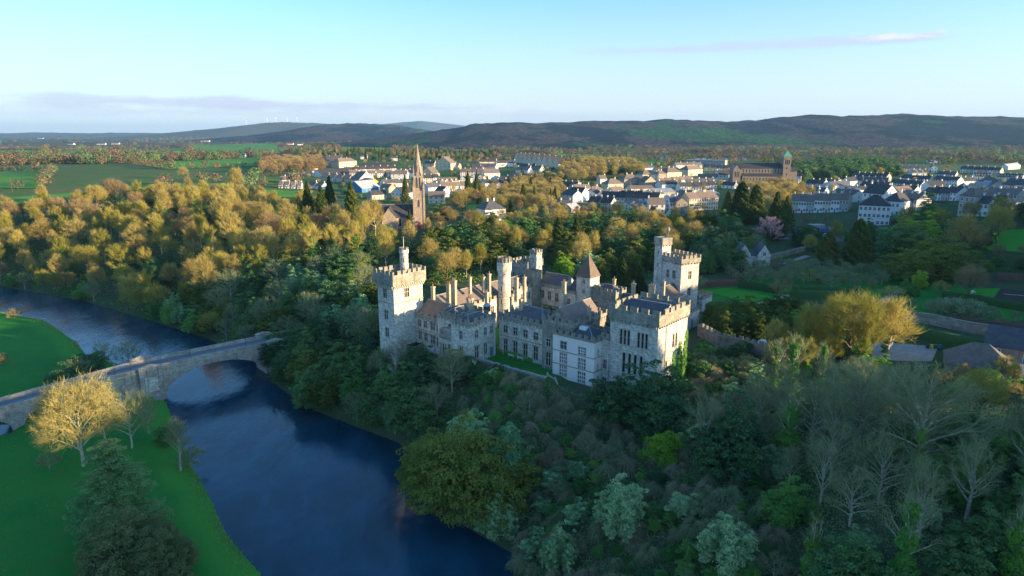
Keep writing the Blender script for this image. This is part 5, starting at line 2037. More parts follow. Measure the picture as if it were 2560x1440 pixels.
	# tall far tower beside the lawn, turned a little from the rest
	bt = rad(-22)
	X0, Y0 = 28.6, 91.6
	b = c_block('tower', X0, X0 + 12.6, Y0, Y0 + 7.6, 14, 33.6,
				{0: [(6.2, 28.0, 1.3, 2.6, 'two'), (9.2, 28.2, 1.4, 2.6, 'two'), (6.2, 23.0, 1.1, 2.2, 'two'), (9.4, 22.6, 1.1, 2.4, 'two')], 1: [(3.8, 28.2, 1.3, 2.6, 'two'), (3.8, 22.6, 1.3, 2.6, 'two')]},
				(.35, 1.5, 1.15, .8, 1.1), ('flat', 33.8, 33.8, 'lead', .1), 'castle', 'tall square tower with a stair turret beside the lawn', rz=bt, strings=(20.4,))
	tb = c_block('turret', X0 - .6, X0 + 3.2, Y0 - .2, Y0 + 3.6, 14, 38.4, {0: [(1.9, 35.0, .4, 1.2, 'slit'), (1.9, 31.0, .4, 1.2, 'slit'), (1.9, 26.0, .4, 1.2, 'slit')], 1: [(1.9, 35, .4, 1.2, 'slit')]},
				 (.25, 2.4, .8, .6, .0), ('flat', 40.7, 40.7, 'lead', .1), 'castle', 'square stair turret of the far tower', rz=bt)
	mb = MB()
	mb.tube((2.9, 3.0, 25.8), (2.9, 3.0, 28.0), .08, .05, 6)
	mb.ring(2.9, 3.0, [(0, 27.6), (.5, 28.0), (.62, 28.5), (.5, 29.0), (0, 29.4)], 8)
	mb.build('weathervane', M['greymetal'], tb)
	# chimneys (crown pixel, foot height, top height, width, pots)
	for u, v, zt, zf, w, pots, oc in ((1082, 716, 33.4, 26.5, 1.2, 1, False), (1121, 710, 33.2, 26.5, 1.5, 3, False), (1134, 700, 35.0, 26.0, 2.0, 3, False), (1175, 744, 31.6, 28.0, 2.4, 3, True),
									  (1175, 692, 33.6, 28.5, .8, 1, False), (1209, 692, 33.0, 28.5, .8, 1, False), (1217, 730, 31.2, 26.5, 1.1, 1, False), (1279, 742, 32.6, 29.4, .9, 1, False),
									  (1302, 748, 32.4, 29.4, .9, 1, False), (1291, 694, 33.4, 26.5, 1.3, 2, False), (1311, 692, 33.6, 26, 1.0, 1, False), (1223, 684, 33.6, 26.0, 1.0, 1, False),
									  (1473, 770, 32.6, 29.2, .9, 1, False), (1410, 704, 30.8, 27, 1.6, 2, False), (1536, 697, 29.4, 23, 1.0, 1, False), (1584, 708, 29.6, 23, 1.3, 1, False), (1660, 703, 31.0, 26, .9, 1, False), (1630, 712, 29.5, 22, 2.2, 2, False)):
		x, y = loc(u, v, zt)
		chimney(x, y, zf, zt, w * .82, .75, pots, octa=oc)
	# lantern on the oriel block roof
	mb = MB()
	mb.box(-.7, .7, -.7, .7, 0, 1.6)
	mb.poly([(-.9, -.9, 1.6), (.9, -.9, 1.6), (0, 0, 2.6)], 1)
	mb.poly([(.9, -.9, 1.6), (.9, .9, 1.6), (0, 0, 2.6)], 1)
	mb.poly([(.9, .9, 1.6), (-.9, .9, 1.6), (0, 0, 2.6)], 1)
	mb.poly([(-.9, .9, 1.6), (-.9, -.9, 1.6), (0, 0, 2.6)], 1)
	mb.build('roof_lantern', [M['blueglass'], M['lead']], castle, loc=(*loc(1217, 775, 28.6), 28.2 - CZ))
	mb = MB()
	mb.box(-1, 1, -.6, .6, 0, 1.3)
	mb.build('skylight', M['whitepaint'], castle, loc=(49.5, 17.2, 28.2 - CZ))
	# blank fill of the inner light wells
	mb = MB()
	mb.poly([(47.5, 23.1, 22.5 - CZ), (57, 23.1, 22.5 - CZ), (57, 31.5, 22.5 - CZ), (47.5, 31.5, 22.5 - CZ)])
	mb.build('lead_flat', M['lead'], castle)


build_castle()


def build_terrace():
	# retaining wall with irregular coping stones
	root = empty('terrace_wall', (*c2w(22.7, 8.6), 12), CA, 'long rough retaining wall below the castle terrace', 'wall')
	mb = MB()
	mb.box(0, 21.5, -.6, .1, -3, 5.6)
	mb.build('wall', M['gardenwall'], root)
	rr = random.Random(4)
	cm = MB()
	cm.box(-.5, .5, -.42, .42, 0, 1)
	cme = cm.mesh('coping_stone', M['castle'])
	s = 0.0
	while s < 21:
		w = rr.uniform(.9, 1.7)
		link('coping_stone', cme, root, loc=(s + w / 2, -.25, 5.6), scale=(w * .94, 1, rr.uniform(.25, .5)), rz=rr.uniform(-.03, .03))
		s += w
	# balustrade steps below the white house
	root = empty('balustrade', (*c2w(43.2, 11.2), 15.6), CA, 'stone balustrade stepping down below the white house', 'balustrade')
	bm_ = MB()
	bm_.ring(0, 0, [(.10, 0), (.10, .08), (.07, .12), (.15, .35), (.07, .62), (.11, .7), (.11, .76)], 8)
	bme = bm_.mesh('baluster', M['dressed'])
	p = (0.0, 0.0, .9)
	runs = [((0, 0, 1.0), (2.8, -.6, .6)), ((2.8, -.6, .6), (5.6, -2.6, -.6)), ((5.6, -2.6, -.6), (8.4, -3.0, -1.2)), ((8.4, -3.0, -1.2), (11.4, -5.2, -2.8))]
	for a, b in runs:
		a, b = Vector(a), Vector(b)
		d = b - a
		n = 9
		ang = math.atan2(d.y, d.x)
		for dz, th in ((.78, .12), (-.12, .12)):
			r = MB()
			nrm = Vector((-d.y, d.x, 0)).normalized() * .17
			q = [a + nrm, a - nrm, b - nrm, b + nrm]
			lo = [(x.x, x.y, x.z + dz) for x in q]
			hi = [(x.x, x.y, x.z + dz + th) for x in q]
			r.poly(hi[::-1])
			r.poly(lo)
			for i in range(4):
				j = (i + 1) % 4
				r.poly([lo[j], lo[i], hi[i], hi[j]])
			r.build('rail', M['dressed'], root)
		for i in range(1, n):
			c = a + d * (i / n)
			link('baluster', bme, root, loc=c)
		pe = MB()
		pe.box(-.24, .24, -.24, .24, -.9, 1.0)
		pe.ring(0, 0, [(.3, 1.0), (.3, 1.08), (.1, 1.12), (.2, 1.35), (.1, 1.55), (0, 1.58)], 8)
		pe.build('pier', M['dressed'], root, loc=a, rz=ang)
		w = MB()
		nrm = Vector((-d.y, d.x, 0)).normalized() * .2
		q = [a + nrm, a - nrm, b - nrm, b + nrm]
		hi = [(x.x, x.y, x.z - .13) for x in q]
		lo = [(x.x, x.y, x.z - 5) for x in q]
		for i in range(4):
			j = (i + 1) % 4
			w.poly([lo[j], lo[i], hi[i], hi[j]])
		w.poly(hi[::-1])
		w.build('base_wall', M['gardenwall'], root)
	# two white benches
	def bench(x, y, lab):
		b = empty('garden_bench', (*c2w(x, y), 17.05), CA + PI, lab, 'bench')
		s = MB()
		for i in range(4):
			s.box(-.9, .9, -.28 + i * .15, -.17 + i * .15, .44, .48)
		s.build('seat', M['whitepaint'], b)
		s = MB()
		for i in range(4):
			s.box(-.9, .9, .30 + .02 * i, .33 + .02 * i, .56 + i * .12, .64 + i * .12)
		s.build('backrest', M['whitepaint'], b)
		for sx in (-.82, .82):
			for yy in (-.25, .3):
				s = MB()
				s.box(sx - .04, sx + .04, yy - .04, yy + .04, 0, .44 if yy < 0 else 1.05)
				s.build('leg', M['whitepaint'], b)
			s = MB()
			s.box(sx - .035, sx + .035, -.21, .26, .62, .67)
			s.build('armrest', M['whitepaint'], b)
	x, y = loc(1279, 891, 17.3)
	bench(x, y, 'white slatted bench on the castle terrace, nearer the blue door')
	x, y = loc(1301, 897, 17.3)
	bench(x, y, 'white slatted bench on the castle terrace, nearer the white house')


build_terrace()

# ---------------------------------------------------------------- town houses
HW = {}


def hwin(w, h, two=True):
	k = (round(w, 1), round(h, 1))
	if k not in HW:
		mb = MB()
		f = .13
		mb.box(-w / 2 - f, w / 2 + f, -.05, .02, -f, h + f, 0)
		g = .055
		mb.box(-w / 2, -.04, -.052 - g * .2, -.052, 0, h * .48, 1)
		mb.box(.04, w / 2, -.052 - g * .2, -.052, 0, h * .48, 1)
		mb.box(-w / 2, -.04, -.052 - g * .2, -.052, h * .54, h, 1)
		mb.box(.04, w / 2, -.052 - g * .2, -.052, h * .54, h, 1)
		HW[k] = mb.mesh('house_window', [M['whitepaint'], M['glass']])
	return HW[k]


HD = {}


def hdoor(mk):
	if mk not in HD:
		mb = MB()
		mb.box(-.62, .62, -.06, .02, 0, 2.25, 0)
		mb.box(-.48, .48, -.10, -.062, 0, 2.1, 1)
		HD[mk] = mb.mesh('house_door', [M['whitepaint'], M[mk]])
	return HD[mk]


FOOT = []           # footprints (x, y, radius) that trees keep clear of


def house(x, y, rz, w, d, h, kind='gx', pitch=.75, wall='white', roof='darkslate', floors=2, wins=3, chims=2, label='', group=None, cat='house', name='house', z=None, dormers=0, over=.3, plinth=True, doors=1):
	"""front wall centred on x, y and looking to local -y; w along, d deep, h to the eaves"""
	zz = h1(x, y) if z is None else z
	cx, cy = x - math.sin(rz) * d / 2, y + math.cos(rz) * d / 2
	FOOT.append((cx, cy, max(w, d) * .62))
	assert len(label.split()) <= 16, label
	o = empty(name, (x, y, zz - .1), rz, label, cat, group)
	rise = (d if kind in ('gx', 'hip') else w) / 2 * pitch
	mb = MB()
	mb.box(-w / 2, w / 2, 0, d, -1.5, h)
	if kind == 'gx':
		for sx in (-1, 1):
			t = [(sx * w / 2, 0, h), (sx * w / 2, d, h), (sx * w / 2, d / 2, h + rise)]
			mb.poly(t if sx > 0 else t[::-1])
	elif kind == 'gy':
		mb.poly([(-w / 2, 0, h), (w / 2, 0, h), (0, 0, h + rise)])
		mb.poly([(w / 2, d, h), (-w / 2, d, h), (0, d, h + rise)])
	mb.build('wall', M[wall], o)
	r = MB()
	e, th = over, .18
	if kind == 'gx':
		k = rise / (d / 2)
		for sy in (0, 1):
			ya, yb = (-e, d / 2) if sy == 0 else (d + e, d / 2)
			za, zb = h - e * k, h + rise
			x0, x1 = -w / 2 - e * .5, w / 2 + e * .5
			q = [(x0, ya, za + .02), (x1, ya, za + .02), (x1, yb, zb + .02), (x0, yb, zb + .02)]
			q2 = [(a, b, c + th) for a, b, c in q]
			if sy:
				q, q2 = q[::-1], q2[::-1]
			r.poly(q2)
			r.poly(q[::-1])
			for i in range(4):
				j = (i + 1) % 4
				r.poly([q[i], q[j], q2[j], q2[i]])
	elif kind == 'gy':
		k = rise / (w / 2)
		for sx in (0, 1):
			xa, xb = (w / 2 + e, 0) if sx == 0 else (-w / 2 - e, 0)
			za, zb = h - e * k, h + rise
			y0, y1 = -e * .5, d + e * .5
			q = [(xa, y0, za + .02), (xa, y1, za + .02), (xb, y1, zb + .02), (xb, y0, zb + .02)]
			q2 = [(a, b, c + th) for a, b, c in q]
			if sx:
				q, q2 = q[::-1], q2[::-1]
			r.poly(q2)
			r.poly(q[::-1])
			for i in range(4):
				j = (i + 1) % 4
				r.poly([q[i], q[j], q2[j], q2[i]])
	elif kind == 'hip':
		x0, x1, y0, y1 = -w / 2 - e, w / 2 + e, -e, d + e
		lx, ly = x1 - x0, y1 - y0
		m_ = min(lx, ly) / 2
		if lx >= ly:
			a, b = (x0 + m_ * .9, (y0 + y1) / 2, h + rise), (x1 - m_ * .9, (y0 + y1) / 2, h + rise)
		else:
			a, b = (0, y0 + m_ * .9, h + rise), (0, y1 - m_ * .9, h + rise)
		r.box(x0, x1, y0, y1, h + .004, h + .16)
		zb = h + .17
		if lx >= ly:
			r.poly([(x0, y0, zb), (x1, y0, zb), b, a]); r.poly([(x1, y1, zb), (x0, y1, zb), a, b])
			r.poly([(x1, y0, zb), (x1, y1, zb), b]); r.poly([(x0, y1, zb), (x0, y0, zb), a])
		else:
			r.poly([(x1, y0, zb), (x1, y1, zb), b, a]); r.poly([(x0, y1, zb), (x0, y0, zb), a, b])
			r.poly([(x0, y0, zb), (x1, y0, zb), a]); r.poly([(x1, y1, zb), (x0, y1, zb), b])
	else:
		r.box(-w / 2 - .15, w / 2 + .15, -.15, d + .15, h + .004, h + .35)
		rise = .35
	ro = r.build('roof', M[roof], o)
	fh = h / floors
	for f in range(floors):
		for i in range(wins):
			xx = -w / 2 + w * (i + .5) / wins
			if f == 0 and doors and i == wins // 2:
				link('door', hdoor(['redpaint', 'bluepaint', 'darkmetal', 'tealpaint'][int(abs(x) * 7) % 4]), o, loc=(xx, 0, .1))
				continue
			link('window', hwin(1.15, min(1.5, fh * .5)), o, loc=(xx, 0, f * fh + fh * .35))
		if d > 5:
			link('window', hwin(.9, min(1.3, fh * .45)), o, loc=(w / 2, d * .5, f * fh + fh * .36), rz=PI / 2)
	for k in range(chims):
		c = MB()
		if kind == 'gx':
			xx = (-w / 2 + .5) if (k == 0 and chims > 1) else w / 2 - .5
			yy, zb = d / 2, h + rise - .5
		elif kind == 'hip':
			xx, yy, zb = (-1 if k else 1) * (w * .16 if w >= d else .01), d / 2 + (0 if w >= d else (-1 if k else 1) * d * .16), h + rise - .6
		else:
			xx, yy, zb = 0 if chims == 1 else (-1 if k else 1) * w * .12, d * (.85 if k == 0 else .2), h + rise - .6
		c.box(xx - .42, xx + .42, yy - .3, yy + .3, zb, zb + 1.7)
		c.box(xx - .48, xx + .48, yy - .36, yy + .36, zb + 1.704, zb + 1.85)
		for px in (-.2, .2):
			c.ring(xx + px, yy, [(.12, zb + 1.85), (.1, zb + 2.25), (.06, zb + 2.25)], 6, 1)
		c.build('chimney', [M[wall if wall in ('white', 'grey') else 'cream'], M['pot']], ro)
	for k in range(dormers):
		xx = -w / 2 + w * (k + .5) / dormers
		dm = MB()
		zz0 = h + rise * .18
		dm.box(xx - .7, xx + .7, .2, d * .32, zz0, zz0 + 1.1, 0)
		dm.poly([(xx - .8, .1, zz0 + 1.104), (xx + .8, .1, zz0 + 1.104), (xx, .1, zz0 + 1.8)], 0)
		dm.poly([(xx + .8, .1, zz0 + 1.104), (xx + .8, d * .4, zz0 + 1.104), (xx, d * .4, zz0 + 1.8), (xx, .1, zz0 + 1.8)], 1)
		dm.poly([(xx - .8, d * .4, zz0 + 1.104), (xx - .8, .1, zz0 + 1.104), (xx, .1, zz0 + 1.8), (xx, d * .4, zz0 + 1.8)], 1)
		dm.box(xx - .4, xx + .4, .14, .19, zz0 + .25, zz0 + 1.0, 2)
		dm.build('dormer', [M['whitepaint'], M[roof], M['glass']], ro)
	return o


ORD = ['first', 'second', 'third', 'fourth', 'fifth', 'sixth', 'seventh', 'eighth', 'ninth', 'tenth', 'eleventh', 'twelfth']
HR = random.Random(9)


def row(u0, v0, u1, v1, n, place, wall='white', roof='darkslate', kind='gx', d=8, h=5.4, gap=0.0, adj='house', group=None, alt=None, **kw):
	"""n houses along the street line seen between two pixels, counted from the left"""
	x0, y0, _ = gp(u0, v0)
	x1, y1, _ = gp(u1, v1)
	L = math.hypot(x1 - x0, y1 - y0)
	rz = math.atan2(y1 - y0, x1 - x0)
	w = L / n - gap
	for i in range(n):
		t = (i + .5) / n
		wl = alt[i % len(alt)] if alt else wall
		noun = {'white': 'white', 'cream': 'cream', 'grey': 'grey', 'stonehouse': 'brown stone', 'yellowpaint': 'yellow'}[wl]
		lab = f'{noun} {adj}, {ORD[i]} from left in {place}' if n > 1 else f'{noun} {adj} {place}'
		house(x0 + (x1 - x0) * t, y0 + (y1 - y0) * t, rz + (HR.uniform(-.02, .02) if gap else 0), w, d, h * (1 if gap == 0 and alt is None else HR.uniform(.95, 1.06)), kind, wall=wl, roof=roof, label=lab, group=group or 'houses of the ' + place, **kw)


def one(u0, v0, u1, v1, lab, wall='white', roof='darkslate', kind='gx', d=9, h=5.6, turn=None, **kw):
	"""a single building whose front foot runs between two pixels"""
	x0, y0, _ = gp(u0, v0)
	x1, y1, _ = gp(u1, v1)
	rz = math.atan2(y1 - y0, x1 - x0) if turn is None else rad(turn)
	w = math.hypot(x1 - x0, y1 - y0)
	return house((x0 + x1) / 2, (y0 + y1) / 2, rz, w, d, h, kind, wall=wall, roof=roof, label=lab, **kw)


def build_town():
	# ---- left part, behind the spired church
	row(694, 470, 756, 472, 4, 'bungalow row beside the sports pitch', 'white', 'oldslate', d=8, h=3.0, gap=2.0, adj='bungalow with brown roof', floors=1, chims=1, wins=3)
	row(766, 470, 806, 474, 2, 'short row left of the dark cypress', 'white', 'oldslate', d=8, h=3.0, gap=2, adj='bungalow with brown roof', floors=1, chims=1, wins=3)
	one(775, 428, 796, 428, 'small shed with a red roof behind the long white building', 'cream', 'redroof', d=8, h=4, chims=0, floors=1, wins=2)
	one(782, 438, 828, 436, 'long low white flat-roofed building beside the school', 'white', 'greyroof', 'flat', d=14, h=5, chims=0, floors=1, wins=6)
	one(724, 440, 772, 440, 'low grey shed behind the sports pitch', 'grey', 'greyroof', 'flat', d=12, h=3.5, chims=0, floors=1, wins=5)
	one(805, 444, 880, 442, 'long low school hall with dark roof and skylights', 'white', 'darkslate', d=22, h=4, pitch=.5, chims=0, floors=1, wins=9, name='school')
	one(900, 430, 986, 428, 'large shed-like hall with broad dark roof behind the semi-detached row', 'grey', 'darkslate', d=34, h=5, pitch=.35, chims=0, floors=1, wins=8, name='hall', cat='hall')
	row(872, 444, 1052, 441, 8, 'semi-detached row before the large hall', 'white', 'oldslate', d=9, h=5.2, gap=2.2, adj='house with brown roof', chims=1, wins=3)
	row(801, 452, 896, 458, 5, 'sloping brown-roofed row above the cypresses', 'white', 'oldslate', d=9, h=4.8, gap=2.0, adj='house', chims=1, wins=3, alt=['cream', 'white', 'cream'])
	one(897, 463, 938, 461, 'white gabled house at the right end of the sloping brown-roofed row', 'white', 'oldslate', 'gy', d=14, h=5.4, chims=1)
	one(978, 447, 1018, 447, 'white house with dark brown roof and two chimneys, left of the spire', 'white', 'oldslate', d=9, h=5.6)
	one(1018, 445, 1052, 443, 'white house with dark brown roof, just behind the spire', 'white', 'oldslate', d=9, h=5.6)
	one(820, 418, 868, 412, 'long three-storey stone institution with hipped dark roof at the edge of the fields', 'stonehouse', 'darkslate', 'hip', d=16, h=10, floors=3, wins=6, cat='institution', name='institution')
	one(848, 420, 892, 416, 'cream hip-roofed block in front of the stone institution', 'cream', 'oldslate', 'hip', d=14, h=8.5, floors=3, wins=5, cat='institution', name='institution')
	one(1088, 426, 1127, 426, 'tall three-storey cream building with twin brown gables right of the spire', 'cream', 'oldslate', 'gy', d=18, h=9.5, floors=3, wins=4, chims=2)
	one(1127, 424, 1146, 424, 'low cream annexe beside the tall cream building', 'cream', 'oldslate', d=10, h=5, chims=0, wins=2)
	one(1054, 444, 1082, 446, 'cream house with brown gable right of the spire', 'cream', 'oldslate', 'gy', d=11, h=5.4, chims=1)
	one(1176, 434, 1210, 434, 'white hip-roofed house with a central chimney before the gabled terrace', 'white', 'oldslate', 'hip', d=11, h=5.6, chims=1)
	one(1211, 448, 1250, 446, 'big white house with pale roof and red ivy, gable to the left', 'white', 'oldslate', d=12, h=6.6)
	one(1199, 414, 1243, 413, 'cream house with dark roof left of the gabled terrace', 'cream', 'darkslate', d=9, h=5.4)
	one(1244, 418, 1291, 416, 'white house with long dark roof before the gabled terrace', 'white', 'darkslate', d=9, h=5.4)
	one(1289, 436, 1320, 438, 'white house with brown roof, nearest below the gabled terrace', 'white', 'oldslate', d=9, h=6)
	one(1320, 434, 1348, 436, 'cream house below the gabled terrace', 'cream', 'oldslate', d=9, h=5.4)
	one(1276, 448, 1318, 448, 'low white bungalow below the gabled terrace', 'white', 'darkslate', d=9, h=3, floors=1, chims=1)
	row(1285, 406, 1396, 422, 9, 'stepped gabled terrace climbing to the right', 'cream', 'darkslate', 'gy', d=10, h=6.2, adj='gable-fronted house', chims=1, wins=2)
	one(905, 482, 950, 478, 'blue and white sheet-roofed filling station left of the spire', 'bluepaint', 'greyroof', 'gx', d=16, h=4, chims=0, floors=1, wins=2, name='filling_station', cat='filling station')
	one(902, 462, 928, 466, 'bright yellow fronted shop beside the filling station', 'yellowpaint', 'oldslate', 'gx', d=8, h=4.5, chims=0, wins=2, name='shop', cat='shop')
	one(1100, 462, 1146, 460, 'low brown-roofed terrace with white dormers right of the spire', 'cream', 'oldslate', d=9, h=3.5, floors=1, dormers=4, chims=0, wins=4)
	one(979, 498, 1006, 500, 'white gabled house just left of the church tower', 'white', 'darkslate', 'gy', d=12, h=5.2, chims=0)
	one(930, 500, 968, 498, 'low grey slated building behind the church nave', 'grey', 'darkslate', d=8, h=4, floors=1)
	one(950, 480, 972, 482, 'small brown house behind the church nave', 'stonehouse', 'oldslate', d=8, h=4.4)
	one(1071, 509, 1111, 509, 'cream house with shallow brown roof right of the church tower', 'cream', 'oldslate', 'gx', d=9, h=5.4, chims=1)
	one(1071, 484, 1102, 482, 'white house with slate roof right of the church tower, behind the cream one', 'white', 'slate', 'gx', d=9, h=5.4)
	one(1104, 494, 1130, 492, 'white gabled cottage among trees right of the church', 'white', 'darkslate', 'gy', d=9, h=4.2, chims=1)
	w = one(1213, 556, 1264, 552, 'white two-storey house with hipped slate roof and two stout chimneys above the wood', 'white', 'slate', 'hip', d=13, h=7.2, wins=4, chims=2)
	# ---- middle, right of the cathedral trees
	one(1404, 502, 1432, 506, 'dark slated cottage at the left end of the white street corner', 'white', 'darkslate', d=9, h=5.4)
	one(1420, 500, 1455, 502, 'white two-storey house with a big sunlit gable at the street corner', 'white', 'darkslate', d=10, h=6.2)
	row(1462, 498, 1520, 500, 2, 'pair of gables right of the street corner', 'white', 'darkslate', 'gy', d=14, h=4.6, gap=1, adj='gabled house', chims=1, wins=3)
	one(1520, 480, 1558, 478, 'cream hip-roofed house with sunlit front above the street', 'cream', 'oldslate', 'hip', d=12, h=7, chims=1)
	one(1560, 467, 1600, 465, 'stone hip-roofed villa with two chimneys', 'stonehouse', 'oldslate', 'hip', d=13, h=7)
	one(1606, 454, 1646, 452, 'cream villa with brown hipped roof, second of the villas', 'cream', 'oldslate', 'hip', d=13, h=7)
	one(1645, 449, 1666, 448, 'narrow brown stone house between two villas', 'stonehouse', 'oldslate', 'hip', d=10, h=6)
	one(1668, 448, 1704, 446, 'cream villa with brown hipped roof, third of the villas', 'cream', 'oldslate', 'hip', d=13, h=7)
	one(1720, 440, 1756, 438, 'cream villa with brown hipped roof, farthest right of the villas', 'cream', 'oldslate', 'hip', d=13, h=7)
	row(1648, 466, 1735, 458, 5, 'uneven cottage row below the villas', 'white', 'oldslate', d=8, h=4.6, gap=1.5, adj='cottage', alt=['white', 'cream', 'grey'], chims=1, wins=2)
	one(1612, 468, 1640, 466, 'brown stone house with a front gable below the villas', 'stonehouse', 'oldslate', 'gy', d=10, h=5)
	one(1655, 470, 1695, 466, 'low dark-roofed bungalow below the cottage row', 'white', 'darkslate', d=9, h=3, floors=1)
	one(1578, 484, 1636, 482, 'long low cream store with flat brown roof', 'cream', 'oldslate', 'gx', d=12, h=4, pitch=.4, floors=1, chims=0, wins=5)
	one(1640, 494, 1690, 492, 'pale blue-grey sheet-roofed shed in the yard', 'grey', 'greyroof', 'gx', d=18, h=4, pitch=.3, floors=1, chims=0, wins=3, name='shed', cat='shed')
	one(1735, 500, 1798, 496, 'long grey sheet-roofed shed left of the tall firs', 'grey', 'greyroof', 'gx', d=14, h=4, pitch=.3, floors=1, chims=0, wins=4, name='shed', cat='shed')
	one(1533, 494, 1562, 492, 'white gabled house with brown roof above the main street', 'white', 'oldslate', 'gx', d=9, h=5)
	one(1478, 486, 1512, 484, 'white bungalow with brown hipped roof above the street corner', 'white', 'oldslate', 'hip', d=10, h=3, floors=1, chims=1)
	row(1500, 512, 1645, 518, 7, 'dark-slated main street terrace', 'cream', 'darkslate', d=10, h=6.0, adj='house', alt=['grey', 'white', 'cream', 'stonehouse'], chims=1, wins=2)
	row(1525, 524, 1575, 526, 2, 'low pair before the main street terrace', 'white', 'oldslate', 'gy', d=9, h=4, gap=3, adj='cottage', chims=0, wins=2)
	one(1622, 534, 1662, 534, 'white house with brown roof at the front edge of the town', 'white', 'oldslate', 'gx', d=10, h=6)
	one(1652, 528, 1674, 530, 'tall white gable-fronted house at the front edge of the town', 'white', 'slate', 'gy', d=14, h=8, floors=3, wins=2)
	one(1674, 532, 1692, 532, 'narrow white house with slate roof beside the tall white gable', 'white', 'slate', 'gx', d=9, h=7)
	one(1690, 534, 1718, 534, 'tall brown stone gable at the front edge of the town', 'stonehouse', 'oldslate', 'gy', d=14, h=7.4, wins=2, chims=0)
	row(1722, 528, 1794, 524, 3, 'long cream terrace left of the tall firs', 'cream', 'oldslate', d=10, h=8.2, floors=3, wins=4, adj='three-storey house')
	one(1732, 540, 1748, 540, 'small white gabled shop front before the long cream terrace', 'white', 'oldslate', 'gy', d=5, h=3.2, floors=1, wins=1, chims=0)
	one(1680, 552, 1715, 550, 'low white shed with grey roof at the wood edge', 'white', 'slate', 'gx', d=8, h=3.2, floors=1, chims=0)
	one(1370, 530, 1394, 532, 'dark slated stone cottage among trees, left of its twin', 'stonehouse', 'slate', d=8, h=5)
	one(1402, 532, 1428, 532, 'dark slated stone cottage among trees, right of its twin', 'stonehouse', 'slate', d=8, h=5)
	one(1428, 534, 1450, 530, 'low grey-roofed outbuilding beside the stone cottages', 'grey', 'greyroof', d=7, h=3.4, floors=1, chims=0, wins=2)
	one(1796, 454, 1852, 453, 'long white house with dark roof and sunlit gable left of the brown church', 'white', 'darkslate', d=11, h=7.2, wins=6)
	one(1803, 470, 1834, 472, 'dark slated bungalow below the long white house', 'white', 'darkslate', d=8, h=3, floors=1)
	one(1610, 430, 1636, 429, 'white house with blue-grey roof behind the villas', 'white', 'slate', d=9, h=5)
	one(1650, 404, 1659, 404, 'left one of two cream gables standing alone before the far fields', 'cream', 'darkslate', 'gy', d=9, h=8, wins=2, floors=3, chims=0)
	one(1661, 404, 1670, 404, 'right one of two cream gables standing alone before the far fields', 'cream', 'darkslate', 'gy', d=9, h=8, wins=2, floors=3, chims=0)
	one(1710, 412, 1812, 414, 'long grey school building with pale flat roofs at the back of the town', 'grey', 'greyroof', 'flat', d=22, h=8, chims=0, wins=14, name='school', cat='school')
	one(1525, 424, 1552, 424, 'stone house with two chimneys behind the brown trees', 'stonehouse', 'darkslate', d=10, h=7)
	one(1455, 424, 1494, 423, 'long low cream house between brown trees', 'cream', 'oldslate', d=9, h=4.5)
	row(1738, 401, 1868, 402, 9, 'farthest white row at the back of the town', 'white', 'darkslate', d=9, h=5, gap=4, adj='house', chims=0, wins=2)
	row(1690, 398, 1730, 398, 3, 'small white row left of the long school', 'white', 'darkslate', d=9, h=4.6, gap=5, adj='house', chims=0, wins=2)
	# ---- right part
	one(1972, 454, 2002, 455, 'white house with dark roof standing against the brown church', 'white', 'darkslate', d=11, h=6.2)
	row(1974, 533, 2118, 529, 7, 'pale terrace behind the hotel garden', 'cream', 'oldslate', d=10, h=7.4, adj='house', alt=['cream', 'white', 'grey', 'white'], floors=2, wins=3)
	one(2142, 567, 2222, 562, 'large white three-storey hotel with hipped dark roof', 'white', 'darkslate', 'hip', d=14, h=10.5, floors=3, wins=7, chims=0, cat='hotel', name='hotel')
	one(2152, 524, 2205, 524, 'tall white house with a huge chimney gable behind the hotel', 'white', 'darkslate', d=13, h=9.5, floors=3, wins=4)
	one(2204, 540, 2246, 540, 'white flat-fronted house right of the hotel', 'white', 'darkslate', 'hip', d=13, h=8, floors=2, wins=4, chims=1)
	one(2213, 514, 2246, 513, 'cream building with a pediment behind the hotel', 'cream', 'oldslate', 'gy', d=14, h=8, wins=3, chims=0)
	one(1898, 512, 1926, 512, 'white rendered house with pale roof beside the tall firs', 'white', 'greyroof', d=9, h=5)
	row(2056, 468, 2092, 470, 2, 'white pair left of the churchyard wall', 'white', 'slate', d=9, h=4.4, gap=1, adj='house', chims=1, wins=2)
	row(2082, 478, 2126, 474, 3, 'slated row below the churchyard', 'white', 'slate', d=9, h=4.6, gap=.6, adj='house', chims=1, wins=2)
	one(2124, 466, 2148, 464, 'white house with sunlit gable beside the churchyard', 'white', 'darkslate', d=9, h=5)
	row(2076, 500, 2128, 506, 4, 'dark slated back row behind the pale terrace', 'grey', 'darkslate', d=9, h=5, adj='house', chims=1, wins=2, alt=['grey', 'white'])
	row(2008, 486, 2062, 490, 3, 'low slated row below the brown church', 'white', 'slate', d=8, h=3.6, gap=2, adj='cottage', chims=1, wins=2, floors=1)
	row(2096, 484, 2150, 490, 3, 'mixed row of gables above the hotel', 'white', 'darkslate', 'gy', d=9, h=4.8, gap=1, adj='gabled house', chims=1, wins=2)
	row(2222, 472, 2300, 478, 4, 'first white estate row with small front gables', 'white', 'darkslate', d=9, h=5.4, gap=.3, adj='house', chims=1, wins=3)
	row(2250, 458, 2322, 462, 3, 'second white estate row, behind the first', 'white', 'darkslate', d=9, h=5.4, gap=.5, adj='house', chims=1, wins=3)
	row(2330, 462, 2392, 466, 3, 'third white estate row, right of the second', 'white', 'darkslate', d=9, h=5.6, gap=.3, adj='house', chims=1, wins=3)
	one(2324, 484, 2364, 483, 'big white house with sunlit gable before the estate rows', 'white', 'darkslate', d=10, h=6.4)
